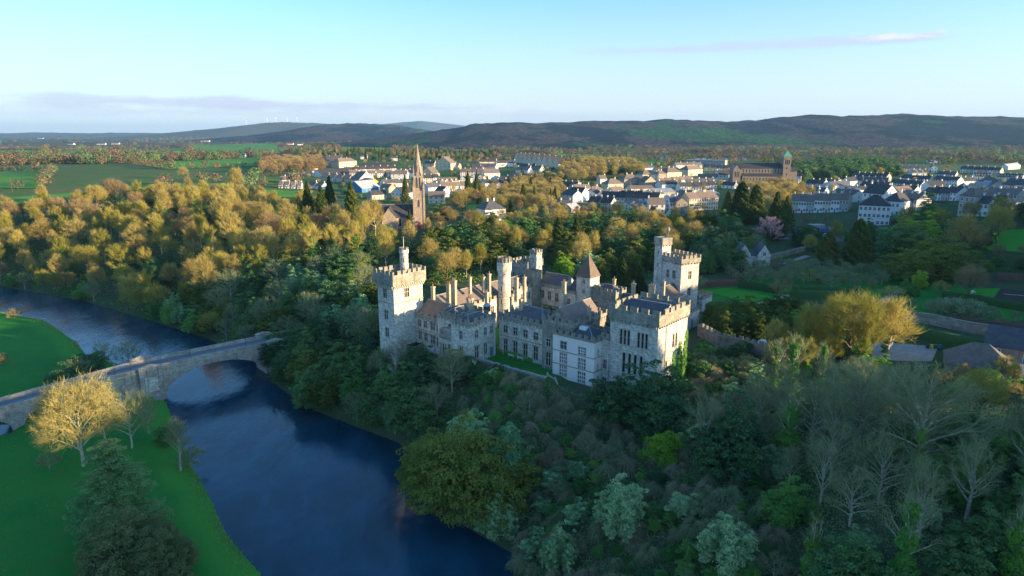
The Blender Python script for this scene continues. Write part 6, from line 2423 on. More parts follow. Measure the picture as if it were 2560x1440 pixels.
	row(2232, 488, 2284, 492, 3, 'nearest estate row behind the big fir', 'white', 'darkslate', d=9, h=5, gap=.4, adj='house', chims=1, wins=2)
	row(2278, 442, 2322, 441, 3, 'white row on the rise behind the estate', 'white', 'darkslate', d=9, h=5, gap=3, adj='house', chims=1, wins=2)
	one(2326, 432, 2342, 432, 'tall white house standing alone behind the estate', 'white', 'darkslate', 'gy', d=9, h=7, wins=2)
	row(2390, 464, 2440, 463, 3, 'slated row right of the estate', 'white', 'darkslate', d=9, h=4.6, gap=1, adj='house', chims=1, wins=2)
	row(2436, 448, 2480, 448, 3, 'slated row with round dormers at far right', 'white', 'darkslate', d=9, h=3.8, gap=.5, adj='house', chims=0, wins=2, dormers=2)
	row(2490, 450, 2556, 452, 4, 'farther slated row with dormers at the right edge', 'white', 'darkslate', d=9, h=3.8, gap=.5, adj='house', chims=1, wins=2, dormers=2)
	row(2468, 482, 2520, 474, 3, 'sunlit pale-roofed bungalows at far right', 'cream', 'greyroof', 'gy', d=13, h=3.2, gap=1.5, adj='bungalow', chims=0, wins=2, floors=1)
	row(2402, 500, 2478, 498, 3, 'low bungalow row below the green at far right', 'cream', 'oldslate', d=9, h=3, gap=3, adj='bungalow', chims=1, wins=3, floors=1)
	one(2392, 540, 2432, 542, 'grey three-storey house half hidden by bare trees at right', 'grey', 'oldslate', 'hip', d=11, h=10, floors=3, wins=3)
	one(2434, 540, 2466, 542, 'white and cream house right of the grey three-storey one', 'white', 'darkslate', d=9, h=6.4)
	one(2470, 536, 2498, 538, 'cream house at the right end of the parkland row', 'cream', 'darkslate', d=9, h=6)
	row(2124, 418, 2236, 420, 8, 'far white row beyond the dark pines', 'white', 'darkslate', d=9, h=4.6, gap=5, adj='house', chims=0, wins=2)
	row(2030, 408, 2070, 408, 3, 'trio beyond pines right of the church', 'white', 'darkslate', d=9, h=4.6, gap=4, adj='house', chims=0, wins=2)
	one(2324, 408, 2352, 408, 'pale flat shed far behind the estate', 'white', 'greyroof', 'flat', d=16, h=5, chims=0, floors=1, wins=3, name='shed', cat='shed')
	one(2520, 424, 2550, 422, 'white house with pale roof among trees at the right edge', 'white', 'greyroof', d=10, h=5)
	row(2180, 432, 2226, 434, 3, 'grey row before the dark pines', 'grey', 'darkslate', d=9, h=4, gap=1, adj='house', chims=1, wins=2)
	# ---- the streets between
	G2 = ['white', 'cream', 'white', 'grey']
	for (u0, v0, u1, v1, n, pl, kw) in (
			(1150, 441, 1206, 440, 4, 'lane right of the spire', dict(roof='oldslate')), (1050, 457, 1098, 456, 3, 'lane behind the cream house', dict(roof='darkslate')),
			(1178, 453, 1210, 453, 2, 'pair left of the big white house', dict(kind='gy', d=11)), (1250, 457, 1302, 458, 3, 'low row right of the big white house', dict(roof='oldslate', h=4)),
			(1300, 428, 1350, 432, 3, 'yard row below the gabled terrace', dict(roof='darkslate')), (1440, 487, 1480, 485, 2, 'pair above the street corner', dict(roof='oldslate')),
			(1545, 505, 1600, 508, 4, 'back row of the main street', dict(roof='darkslate')), (1600, 500, 1642, 503, 3, 'roofs right of the back row', dict(roof='slate', kind='gy', d=10)),
			(1468, 523, 1528, 527, 4, 'front row below the street corner', dict(roof='darkslate')), (1574, 528, 1624, 532, 4, 'front row below the main street', dict(roof='oldslate', kind='gy', d=11)),
			(1700, 479, 1792, 475, 5, 'cottages left of the sheds', dict(roof='darkslate', h=4.4)), (1742, 455, 1794, 456, 3, 'row before the long white house', dict(roof='oldslate')),
			(1760, 427, 1852, 430, 6, 'row behind the long white house', dict(roof='darkslate')), (1690, 421, 1756, 421, 4, 'row behind the villas', dict(roof='oldslate')),
			(1640, 438, 1700, 436, 3, 'row above the villas', dict(roof='darkslate')), (2150, 478, 2222, 481, 5, 'row left of the estate', dict(roof='darkslate')),
			(2176, 498, 2242, 505, 4, 'row behind the hotel', dict(roof='slate')), (2246, 524, 2290, 528, 3, 'row right of the hotel', dict(roof='oldslate', h=6)),
			(2300, 501, 2390, 503, 5, 'row below the estate green', dict(roof='darkslate', h=4.5)), (2010, 471, 2056, 475, 3, 'row below the churchyard wall', dict(roof='darkslate')),
			(2128, 450, 2216, 455, 6, 'back row of the estate', dict(roof='darkslate')), (2338, 446, 2388, 448, 3, 'row behind the slated estate row', dict(roof='slate')),
			(2398, 432, 2500, 436, 6, 'far row at the right edge', dict(roof='darkslate')), (2240, 430, 2312, 430, 4, 'far row behind the estate', dict(roof='slate')),
			(862, 434, 992, 430, 7, 'row right before the large hall', dict(roof='darkslate', h=5)), (958, 472, 1022, 470, 4, 'row between filling station and spire', dict(roof='slate')),
			(1104, 479, 1172, 477, 4, 'row right of the church tower', dict(roof='oldslate')), (1212, 472, 1292, 468, 4, 'row behind the middle copse', dict(roof='darkslate')),
			(1180, 425, 1240, 425, 3, 'row left of the gabled terrace', dict(roof='oldslate')), (1395, 474, 1442, 476, 3, 'row before the street corner', dict(roof='darkslate', h=4.5)),
			(1408, 442, 1452, 442, 2, 'pair behind the street corner', dict(roof='oldslate')), (1150, 458, 1178, 458, 2, 'pair before the lane', dict(roof='darkslate', kind='gy', d=10)),
			(700, 458, 752, 459, 3, 'row behind the bungalows', dict(roof='oldslate', h=3.4, floors=1)), (1060, 418, 1086, 418, 2, 'pair left of the tall cream building', dict(roof='darkslate')),
			(1720, 470, 1790, 466, 4, 'upper cottages right of the villas', dict(roof='slate', h=4.4)), (1690, 508, 1726, 510, 2, 'pair behind the tall white gable', dict(roof='oldslate', h=6)),
			(2140, 464, 2220, 467, 5, 'middle row of the estate', dict(roof='slate')), (2390, 480, 2470, 482, 4, 'row beside the estate green', dict(roof='darkslate', h=4.6)),
			(1930, 470, 1990, 474, 3, 'row under the copper-capped tower', dict(roof='slate', h=4.2)), (2466, 512, 2540, 514, 4, 'row behind the parkland trees', dict(roof='oldslate')),
			(1840, 500, 1900, 506, 3, 'row between the tall firs', dict(roof='oldslate')), (1060, 478, 1068, 478, 1, 'right of the church tower, the narrowest', dict(roof='slate')),
			(1500, 460, 1518, 459, 1, 'left of the cream hip-roofed one', dict(roof='oldslate')), (2500, 486, 2558, 488, 3, 'row below the right edge dormers', dict(roof='slate'))):
		a = dict(d=9, h=5.2, gap=.8, alt=G2, chims=1, wins=2, adj='house')
		a.update(kw)
		row(u0, v0, u1, v1, n, pl, 'white', **a)
	# ---- lone farmhouses far off
	for u, v, w_, lab in ((252, 362, 18, 'white farmhouse on the far green hill at left'), (288, 361, 16, 'second white farmhouse on the far green hill, right of the first'), (268, 393, 14, 'white house with red roof above the shadowed hedge'),
						  (512, 354, 34, 'long white farm shed on the far plain'), (604, 394, 14, 'small white bungalow alone in the green fields'), (724, 362, 16, 'red-brown farmhouse at the top of the wide pasture'),
						  (750, 363, 12, 'white cottage at the top of the wide pasture'), (942, 341, 14, 'white house at the foot of the distant rise'), (886, 352, 12, 'tiny white house on the far plain behind the school'),
						  (1240, 362, 16, 'white house alone in the valley right of the spire'), (1330, 371, 22, 'white farm in the valley behind the gabled terrace'), (100, 347, 18, 'white farm in the far woods at left'),
						  (176, 362, 14, 'pale cottage below the far woods at left'), (910, 398, 16, 'white house with a steep gable among brown trees'), (985, 402, 16, 'white gabled house left of the spire, among bare trees'), (2300, 372, 14, 'tiny white cottage at the hill foot')):
		x, y, z = gp(u, v)
		wm = w_ / FPX * math.hypot(x, y)
		house(x, y, HR.uniform(-.3, .3), min(wm, 60), min(max(7, wm * .5), 14), 4.6, 'gx', wall='white', roof='redroof' if 'red' in lab else 'slate', floors=1, wins=3, chims=1, label=lab, cat='house')


build_town()


# ---------------------------------------------------------------- churches
def build_spired_church():
	x, y, z = gp(1049, 572)
	rz = rad(6)
	o = empty('spired_church', (x, y, z), rz, 'grey stone church with a tall slender needle spire above the wood', 'church')
	w = 6.2
	mb = MB()
	mb.box(-w / 2, w / 2, 0, w, -2, 21)
	t = mb.build('tower', M['church'], o)
	# belfry stage, narrower, with pinnacles, then the spire
	mb = MB()
	mb.box(-2.6, 2.6, .5, w - .5, 21.004, 29)
	mb.build('belfry', M['church'], o)
	for sx in (-1, 1):
		for yy in (.2, w - .2):
			b = MB()
			b.box(sx * 2.75 - .45, sx * 2.75 + .45, yy - .45, yy + .45, 0, 23.5)
			b.tube((sx * 2.75, yy, 23.5), (sx * 2.75, yy, 26.5), .45, .04, 4)
			b.build('buttress', M['church'], t)
			b = MB()
			b.box(sx * 2.35 - .35, sx * 2.35 + .35, yy + (.5 if yy < 1 else -.5) - .35, yy + (.5 if yy < 1 else -.5) + .35, 29.004, 30.6)
			b.tube((sx * 2.35, yy + (.5 if yy < 1 else -.5), 30.6), (sx * 2.35, yy + (.5 if yy < 1 else -.5), 35.5), .42, .03, 4)
			b.build('pinnacle', M['church'], o)
	s = MB()
	s.ring(0, w / 2, [(2.45, 29.01), (1.75, 35), (.95, 39.5), (.0, 46.5)], 8, 0, PI / 8)
	s.ring(0, w / 2, [(1.62, 36.4), (1.75, 36.5), (1.62, 36.8)], 8, 0, PI / 8)
	s.ring(0, w / 2, [(1.05, 39.2), (1.18, 39.4), (.95, 39.7)], 8, 0, PI / 8)
	sp = s.build('spire', M['church'], o)
	for k in range(4):
		a = k * PI / 2
		l = MB()
		l.box(-.4, .4, -.25, .3, 31, 33)
		l.poly([(-.5, -.3, 33.004), (.5, -.3, 33.004), (0, -.3, 34.2)])
		l.poly([(.5, -.3, 33.004), (.5, .6, 33.004), (0, .6, 34.2), (0, -.3, 34.2)])
		l.poly([(-.5, .6, 33.004), (-.5, -.3, 33.004), (0, -.3, 34.2), (0, .6, 34.2)])
		l.build('lucarne', M['church'], sp, loc=(math.sin(a) * 2.0, w / 2 - math.cos(a) * 2.0, 0), rz=a)
	for (zz, hh) in ((22.5, 5.0), (12.0, 3.4)):
		for a, px, py in ((0, 0, .5 if zz > 20 else 0), (PI / 2, 2.6 if zz > 20 else w / 2, w / 2)):
			for dx in ((-.8, .8) if zz > 20 else (0,)):
				wn = MB()
				wn.box(-.45, .45, -.04, .02, 0, hh, 0)
				wn.poly([(-.45, -.04, hh), (.45, -.04, hh), (0, -.04, hh + .9)], 0)
				wn.box(-.62, -.45, -.12, .02, 0, hh, 1)
				wn.box(.45, .62, -.12, .02, 0, hh, 1)
				link('window', wn.mesh('belfry_window', [M['glass'], M['dressed']]), o, loc=(px + dx * math.cos(a), py + dx * math.sin(a), zz), rz=a)
	d = MB()
	d.box(-1.1, 1.1, -.06, .02, 0, 2.4, 0)
	d.poly([(-1.1, -.06, 2.4), (1.1, -.06, 2.4), (0, -.06, 4.0)], 0)
	d.build('door', [M['redpaint']], o)
	# nave going left from the tower
	L = 25
	mb = MB()
	mb.box(-w / 2 - L, -w / 2 - .02, -.6, 9.6, -2, 7)
	for xx in (-w / 2 - L,):
		mb.poly([(xx, 9.6, 7), (xx, -.6, 7), (xx, 4.5, 13)])
	nv = mb.build('nave', M['church'], o)
	r = MB()
	for sy in (0, 1):
		ya = -1.1 if sy == 0 else 10.1
		q = [(-w / 2 - L - .1, ya, 6.5), (-w / 2 - .02, ya, 6.5), (-w / 2 - .02, 4.5, 13.1), (-w / 2 - L - .1, 4.5, 13.1)]
		r.poly(q if sy == 0 else q[::-1])
	r.box(-w / 2 - L, -w / 2 - .03, 4.35, 4.65, 13.1, 13.35, 1)
	r.build('roof', [M['darkslate'], M['church']], nv)
	for k in range(5):
		wn = MB()
		wn.box(-.6, .6, -.04, .02, 0, 3.6, 0)
		wn.poly([(-.6, -.04, 3.6), (.6, -.04, 3.6), (0, -.04, 4.6)], 0)
		wn.box(-.8, -.6, -.1, .02, 0, 3.6, 1)
		wn.box(.6, .8, -.1, .02, 0, 3.6, 1)
		link('window', wn.mesh('nave_window', [M['glass'], M['dressed']]), nv, loc=(-w / 2 - 2.6 - k * 4.8, -.6, 1.8))
	# transept gable crossing the nave
	mb = MB()
	mb.box(-20, -12, -5.5, -.62, -2, 7)
	mb.poly([(-20, -5.5, 7), (-12, -5.5, 7), (-16, -5.5, 12.4)])
	tr = mb.build('transept', M['church'], o)
	r = MB()
	r.poly([(-11.6, -5.7, 6.5), (-11.6, 4.5, 6.5), (-16, 4.5, 12.5), (-16, -5.7, 12.5)])
	r.poly([(-20.4, 4.5, 6.5), (-20.4, -5.7, 6.5), (-16, -5.7, 12.5), (-16, 4.5, 12.5)])
	r.build('roof', M['darkslate'], tr)
	FOOT.append((x - 14, y + 3, 15))
	FOOT.append((x, y + 2, 6))


def build_brown_church():
	# stands end-on: nave runs to the left of a tower with a green copper cap
	x, y, z = gp(1964, 459)
	o = empty('brown_church', (x, y, z), rad(-6), 'long brown stone church with a tall square bell tower capped in green copper', 'church')
	H = 26.5
	mb = MB()
	mb.box(-3.6, 3.6, 0, 7.2, -2, H - 2)
	mb.box(-4.0, 4.0, -.4, 7.6, H - 2, H)
	t = mb.build('tower', M['redstone'], o)
	r = MB()
	c = [(-4.4, -.8, H + .02), (4.4, -.8, H + .02), (4.4, 8, H + .02), (-4.4, 8, H + .02)]
	for k in range(4):
		r.poly([c[k], c[(k + 1) % 4], (0, 3.6, H + 6)])
	r.poly(c[::-1])
	r.build('roof', M['copper'], t)
	wn = MB()
	for dx in (-1.7, 0, 1.7):
		wn.box(dx - .5, dx + .5, -.05, .02, 0, 4.4, 0)
	me = wn.mesh('belfry_opening', [M['glass']])
	link('window', me, t, loc=(0, 0, 19))
	link('window', me, t, loc=(3.6, 3.6, 19), rz=PI / 2)
	wn = MB()
	wn.box(-.4, .4, -.05, .02, 0, 2.4, 0)
	me = wn.mesh('slit', [M['glass']])
	for zz in (8, 14):
		link('window', me, t, loc=(0, 0, zz))
	L = 46
	mb = MB()
	mb.box(-3.62 - L, -3.62, 2, 14, -2, 15)
	nv = mb.build('nave', M['redstone'], o)
	g = MB()
	g.box(-3.62 - L - 3, -3.62 - L + 5, -3, 14.5, -2, 14)
	g.poly([(-3.62 - L - 3, -3, 14), (-3.62 - L + 5, -3, 14), (-3.62 - L + 1, -3, 19)])
	tr = g.build('transept', M['redstone'], o)
	r = MB()
	xx = -3.62 - L + 1
	r.poly([(xx + 4.3, -3.3, 13.7), (xx + 4.3, 14.6, 13.7), (xx, 14.6, 19.1), (xx, -3.3, 19.1)])
	r.poly([(xx - 4.3, 14.6, 13.7), (xx - 4.3, -3.3, 13.7), (xx, -3.3, 19.1), (xx, 14.6, 19.1)])
	r.build('roof', M['oldslate'], tr)
	r = MB()
	r.poly([(-3.63 - L, 1.5, 14.8), (-3.63, 1.5, 14.8), (-3.63, 8, 20), (-3.63 - L, 8, 20)])
	r.poly([(-3.63, 14.5, 14.8), (-3.63 - L, 14.5, 14.8), (-3.63 - L, 8, 20), (-3.63, 8, 20)])
	r.poly([(-3.6, 2, 15.02), (-3.6, 14, 15.02), (-3.6, 8, 19.9)])
	r.build('roof', M['darkslate'], nv)
	a = MB()
	a.box(-3.62 - L + 6, -4.2, -3.4, 1.98, -2, 7.4)
	ai = a.build('aisle', M['redstone'], o)
	r = MB()
	r.poly([(-3.62 - L + 6, -3.8, 7.3), (-4.1, -3.8, 7.3), (-4.1, 1.97, 10), (-3.62 - L + 6, 1.97, 10)])
	r.build('roof', M['darkslate'], ai)
	wn = MB()
	wn.box(-.55, .55, -.05, .02, 0, 3.0, 0)
	wn.box(-.75, -.55, -.1, .02, -.1, 3.2, 1)
	wn.box(.55, .75, -.1, .02, -.1, 3.2, 1)
	me = wn.mesh('nave_window', [M['glass'], M['dressed']])
	for k in range(12):
		link('window', me, nv, loc=(-7.5 - k * 3.1, 2, 10.8))
		link('window', me, ai, loc=(-7.5 - k * 3.1, -3.4, 2.6))
	for dx in (-1.6, 0, 1.6):
		link('window', me, tr, loc=(xx + dx, -3, 6.5), scale=(1, 1, 1.7))
	# west front to the right of the tower
	f = MB()
	f.box(3.62, 10.5, 1.5, 13.5, -2, 12)
	fo = f.build('porch_wing', M['redstone'], o)
	r = MB()
	r.poly([(3.63, 1.2, 12.01), (10.8, 1.2, 12.01), (10.8, 7.5, 16), (3.63, 7.5, 16)])
	r.poly([(10.8, 13.8, 12.01), (3.63, 13.8, 12.01), (3.63, 7.5, 16), (10.8, 7.5, 16)])
	r.poly([(10.5, 1.5, 12.01), (10.5, 13.5, 12.01), (10.5, 7.5, 16)])
	r.build('roof', M['darkslate'], fo)
	FOOT.append((x - 25, y + 8, 22))
	FOOT.append((x + 3, y + 6, 10))


build_spired_church()
build_brown_church()


# ---------------------------------------------------------------- cottage, barns, garden
def build_garden():
	# cottage with twin gables
	x, y, z = gp(1884, 668)
	o = empty('gabled_cottage', (x, y, z), rad(-4), 'pale stone cottage with two steep slate gables beyond the orchard', 'cottage')
	for gx in (-4.1, 3.9):
		mb = MB()
		mb.box(gx - 2.6, gx + 2.6, -.4 if gx > 0 else 0, 8, -2, 5.6)
		mb.poly([(gx - 2.6, -.4 if gx > 0 else 0, 5.6), (gx + 2.6, -.4 if gx > 0 else 0, 5.6), (gx, -.4 if gx > 0 else 0, 9.6)])
		mb.poly([(gx + 2.6, 8, 5.6), (gx - 2.6, 8, 5.6), (gx, 8, 9.6)])
		wl = mb.build('wall', M['castle'], o)
		r = MB()
		y0 = -.6 if gx > 0 else -.2
		r.poly([(gx + 2.8, y0, 5.3), (gx + 2.8, 8.2, 5.3), (gx, 8.2, 9.75), (gx, y0, 9.75)])
		r.poly([(gx - 2.8, 8.2, 5.3), (gx - 2.8, y0, 5.3), (gx, y0, 9.75), (gx, 8.2, 9.75)])
		r.build('roof', M['slate'], wl)
		for zz in (1.6, 5.0):
			link('window', hwin(1.1, 1.4), o, loc=(gx, -.4 if gx > 0 else 0, zz))
	mb = MB()
	mb.box(-1.48, 1.28, .8, 7, -2, 4.6)
	wl = mb.build('wall', M['castle'], o)
	r = MB()
	r.poly([(-1.47, .6, 4.7), (1.27, .6, 4.7), (1.27, 4, 6.6), (-1.47, 4, 6.6)])
	r.poly([(1.27, 7.2, 4.7), (-1.47, 7.2, 4.7), (-1.47, 4, 6.6), (1.27, 4, 6.6)])
	r.build('roof', M['slate'], wl)
	link('door', hdoor('darkmetal'), o, loc=(0, .8, .1))
	FOOT.append((x, y + 4, 8))
	# barns beside the gravel yard
	one(2455, 893, 2600, 915, 'long stone barn with a blue slate roof and blue doors', 'gardenwall', 'slate', 'gx', d=10, h=3.4, pitch=.8, floors=1, wins=2, chims=0, cat='barn', name='barn')
	x0, y0, z0 = gp(2420, 930)
	b = house(x0, y0 - 4, rad(-28), 13, 11, 2.4, 'hip', .85, 'gardenwall', 'mossroof', 1, 0, 0, 'hip-roofed stone barn with mossy slates nearest the bare trees', None, 'barn', 'barn')
	# wheelie bins against the hedge
	bm_ = MB()
	bm_.poly([(-.25, -.3, .08), (.25, -.3, .08), (.25, .3, .08), (-.25, .3, .08)])
	bm_.box(-.27, .27, -.32, .32, .08, 1.0)
	bl = MB()
	bl.box(-.3, .3, -.37, .35, 1.004, 1.08)
	bw = MB()
	bw.tube((-.3, .3, .12), (.3, .3, .12), .12, .12, 8, 0, True)
	for k, (mk, lab) in enumerate((('darkmetal', 'black wheeled bin, leftmost in the row by the yard hedge'), ('yellowpaint', 'wheeled bin with yellow body in the yard row'), ('leaf_mid', 'green wheeled bin in the yard row'), ('bluepaint', 'dark blue wheeled bin, rightmost in the yard row'))):
		x, y, z = gp(2318 + k * 10, 872)
		b = empty('wheeled_bin', (x, y, z + .1), 0, lab, 'bin', 'wheeled bins by the yard hedge')
		bb = bm_.mesh('bin_body', M[mk])
		link('body', bb, b)
		bl_ = bl.mesh('bin_lid', M[mk])
		link('lid', bl_, b)
		link('wheels', bw.mesh('bin_wheels', M['tyre']), b)
	# white gas tank on legs
	x, y, z = gp(1905, 868)
	t = empty('gas_tank', (x, y, z), rad(20), 'white round gas tank on short legs behind the ivied wall', 'tank')
	mb = MB()
	prof = [(0, -1.3), (.5, -1.22), (.82, -.95), (.9, -.6), (.9, .6), (.82, .95), (.5, 1.22), (0, 1.3)]
	i = len(mb.v)
	mb.ring(0, 0, prof, 14)
	mb.v = [(zz, yy, 1.35 + xx) for xx, yy, zz in mb.v]
	mb.build('tank', M['whitepaint'], t, smooth=True)
	for xx in (-.8, .8):
		for yy in (-.45, .45):
			l = MB()
			l.box(xx - .08, xx + .08, yy - .08, yy + .08, 0, .75)
			l.build('leg', M['greymetal'], t)
	v = MB()
	v.ring(0, 0, [(.22, 2.2), (.22, 2.4), (.1, 2.48), (0, 2.48)], 8)
	v.build('valve_cap', M['whitepaint'], t)

	def wall_line(px, h, t, mk, lab, name='garden_wall', cat='wall', step=2.0, cap=True):
		P = gpoly(px)
		P = resample(P, max(2, int(np.sum(np.linalg.norm(np.diff(P, axis=0), axis=1)) / step)))
		o = empty(name, (P[0][0], P[0][1], h1(*P[0])), 0, lab, cat)
		T = np.gradient(P, axis=0)
		T /= np.linalg.norm(T, axis=1, keepdims=True)
		N = np.stack([-T[:, 1], T[:, 0]], axis=1)
		z = hgt(P[:, 0], P[:, 1])
		z0 = h1(*P[0])
		b, c = MB(), MB()
		for i in range(len(P) - 1):
			for m_, tt, za, zb in ((b, t, -1.0, h), (c, t + .24, h + .003, h + .16)):
				if m_ is c and not cap:
					continue
				q = [P[i] - N[i] * tt / 2, P[i + 1] - N[i + 1] * tt / 2, P[i + 1] + N[i + 1] * tt / 2, P[i] + N[i] * tt / 2]
				zz = [z[i], z[i + 1], z[i + 1], z[i]]
				lo = [(q[k][0] - P[0][0], q[k][1] - P[0][1], zz[k] + za - z0) for k in range(4)]
				hi = [(q[k][0] - P[0][0], q[k][1] - P[0][1], zz[k] + zb - z0) for k in range(4)]
				m_.poly(hi)
				m_.poly([lo[0], lo[1], hi[1], hi[0]])
				m_.poly([lo[2], lo[3], hi[3], hi[2]])
				if i == 0:
					m_.poly([lo[3], lo[0], hi[0], hi[3]])
				if i == len(P) - 2:
					m_.poly([lo[1], lo[2], hi[2], hi[1]])
		b.build('wall', M[mk], o)
		if cap:
			c.build('coping', M['coping'], o)
		return P, N, z
	wall_line([(2245, 800), (2330, 812), (2420, 832), (2600, 858)], 3.0, .6, 'gardenwall', 'tall stone garden wall with pale coping above the gravel yard')
	P, N, z = wall_line([(1745, 838), (1800, 868), (1850, 876), (1905, 892), (1960, 915)], 3.2, .8, 'gardenwall', 'ivied battlemented wall running from the great tower')
	mroot = None
	for o in scene.objects:
		if o.name.startswith('garden_wall') and o.get('label', '').startswith('ivied'):
			mroot = o
	for i in range(1, len(P) - 1, 1):
		link('merlon', MERLON, mroot, loc=(P[i][0] - P[0][0], P[i][1] - P[0][1], z[i] + 3.36 - h1(*P[0])), rz=math.atan2(-N[i][0], N[i][1]), scale=(1.1, .7, .9))
	wall_line([(1990, 602), (2060, 606), (2110, 604)], 2.6, .5, 'gardenwall', 'stone wall along the lower edge of the car park')
	wall_line([(1922, 650), (1962, 642), (2012, 628)], 2.2, .5, 'gardenwall', 'dark garden wall beside the cottage drive')

	def hedge(px, h, t, mk, lab, seed=0):
		P = gpoly(px)
		L = np.sum(np.linalg.norm(np.diff(P, axis=0), axis=1))
		P = resample(P, max(3, int(L / .7)))
		T = np.gradient(P, axis=0)
		T /= np.linalg.norm(T, axis=1, keepdims=True)
		N = np.stack([-T[:, 1], T[:, 0]], axis=1)
		rng = np.random.default_rng(seed)
		z = hgt(P[:, 0], P[:, 1])
		prof = [(-.5, -.1), (-.52, .5), (-.46, .94), (-.2, 1.0), (.2, 1.0), (.46, .94), (.52, .5), (.5, -.1)]
		V = []
		for i in range(len(P)):
			for a, b in prof:
				j = rng.normal(0, .05, 3)
				V.append((P[i][0] + N[i][0] * a * t + j[0] - P[0][0], P[i][1] + N[i][1] * a * t + j[1] - P[0][1], z[i] + b * h + j[2] - z[0]))
		k = len(prof)
		F = []
		for i in range(len(P) - 1):
			for j in range(k - 1):
				F.append((i * k + j, i * k + j + 1, (i + 1) * k + j + 1, (i + 1) * k + j))
		F = np.array(F)
		V = np.array(V)
		# leafy skin
		n = int(L * 26)
		idx = rng.integers(0, len(F), n)
		C = V[F[idx]].mean(1) + rng.normal(0, .10, (n, 3))
		lv, lf = leaves_arr(rng, C, .14)
		VV = np.vstack([V, lv])
		FF = np.vstack([F[:, ::-1], lf + len(V)])
		return tag(link('hedge', np_mesh('hedge', VV, FF, M[mk]), loc=(P[0][0], P[0][1], z[0])), lab, 'hedge')
	hedge([(1752, 718), (1800, 716), (1842, 714)], 2.6, 1.2, 'beech', 'russet beech hedge along the far side of the lawn', 1)
	hedge([(1846, 718), (1900, 726), (1945, 734)], 2.6, 1.2, 'hedge', 'dark clipped yew hedge behind the bright lawn', 2)
	hedge([(1975, 742), (2040, 744), (2100, 748), (2148, 752)], 2.6, 1.4, 'hedge', 'dark clipped hedge below the palms, nearer one', 3)
	hedge([(1980, 727), (2060, 732), (2150, 738)], 2.2, 1.2, 'hedge', 'dark clipped hedge below the palms, farther one', 4)
	hedge([(1748, 775), (1800, 770), (1868, 772)], 2.4, 2.2, 'hedge', 'dark hedge between the lawn and the stable range', 5)
	hedge([(2250, 790), (2270, 800), (2300, 803)], 1.8, 1.2, 'hedge', 'low dark hedge at the corner of the walled garden', 6)
	hedge([(2355, 745), (2450, 757), (2600, 785)], 2.4, 1.6, 'hedge', 'long dark hedge along the tennis court', 7)
	hedge([(2355, 800), (2450, 812), (2600, 830)], 1.9, 1.0, 'beech', 'russet hedge below the white-flowering tree', 8)
	hedge([(2492, 698), (2540, 702), (2600, 708)], 2.6, 1.3, 'beech', 'russet hedge behind the tennis court', 9)
	hedge([(2265, 835), (2400, 868), (2460, 878)], 3.0, 2.5, 'hedge', 'dark ivy bank below the garden wall', 10)
	hedge([(1228, 880), (1290, 893), (1340, 905)], 1.5, 1.6, 'leaf_mid', 'green box hedge under the terrace windows', 11)
	# palms
	for u, v, h, lab in ((2020, 737, 7.5, 'tall slender palm standing above the clipped hedges'), (2041, 736, 4.6, 'shorter palm right of the tall one by the clipped hedges')):
		x, y, z = gp(u, v)
		o = empty('palm_tree', (x, y, z), 0, lab, 'palm')
		rng = np.random.default_rng(u)
		tb = MB()
		tb.tube((0, 0, -.3), (.1, 0, h * .5), .17, .13, 7)
		tb.tube((.1, 0, h * .5), (0, 0, h), .13, .15, 7)
		tb.build('trunk', M['bark'], o)
		P0, P1, P2 = [], [], []
		for k in range(46):
			th = k * 2.4
			el = rng.uniform(-.9, 1.2)
			d = np.array([math.cos(th) * math.cos(el), math.sin(th) * math.cos(el), math.sin(el)])
			b = np.array([0, 0, h])
			m_ = b + d * .9
			for j in range(7):
				s = rng.normal(0, .32, 3)
				P0.append(m_); P1.append(m_ + d * .3 + s * .6); P2.append(m_ + d * .55 + s * 1.3 - np.array([0, 0, .25]))
			P0.append(b); P1.append(b + d * .5); P2.append(m_)
		vv, ff = ribbon_arr(rng, np.array(P0), np.array(P1), np.array(P2), np.full(len(P0), .09))
		link('crown', np_mesh('palm_crown', vv, ff, M['palm']), o)
	# white garden bench by the small lawn
	x, y, z = gp(2433, 734)
	o = empty('garden_bench', (x, y, z + .15), rad(30), 'white bench frame on the small walled garden lawn', 'bench')
	s = MB(); s.box(-.9, .9, -.25, .25, .42, .48); s.build('seat', M['whitepaint'], o)
	s = MB(); s.box(-.9, .9, .25, .3, .5, 1.0); s.build('backrest', M['whitepaint'], o)
	for sx in (-.8, .8):
		s = MB(); s.box(sx - .05, sx + .05, -.2, .2, 0, .42); s.build('leg', M['whitepaint'], o)


build_garden()


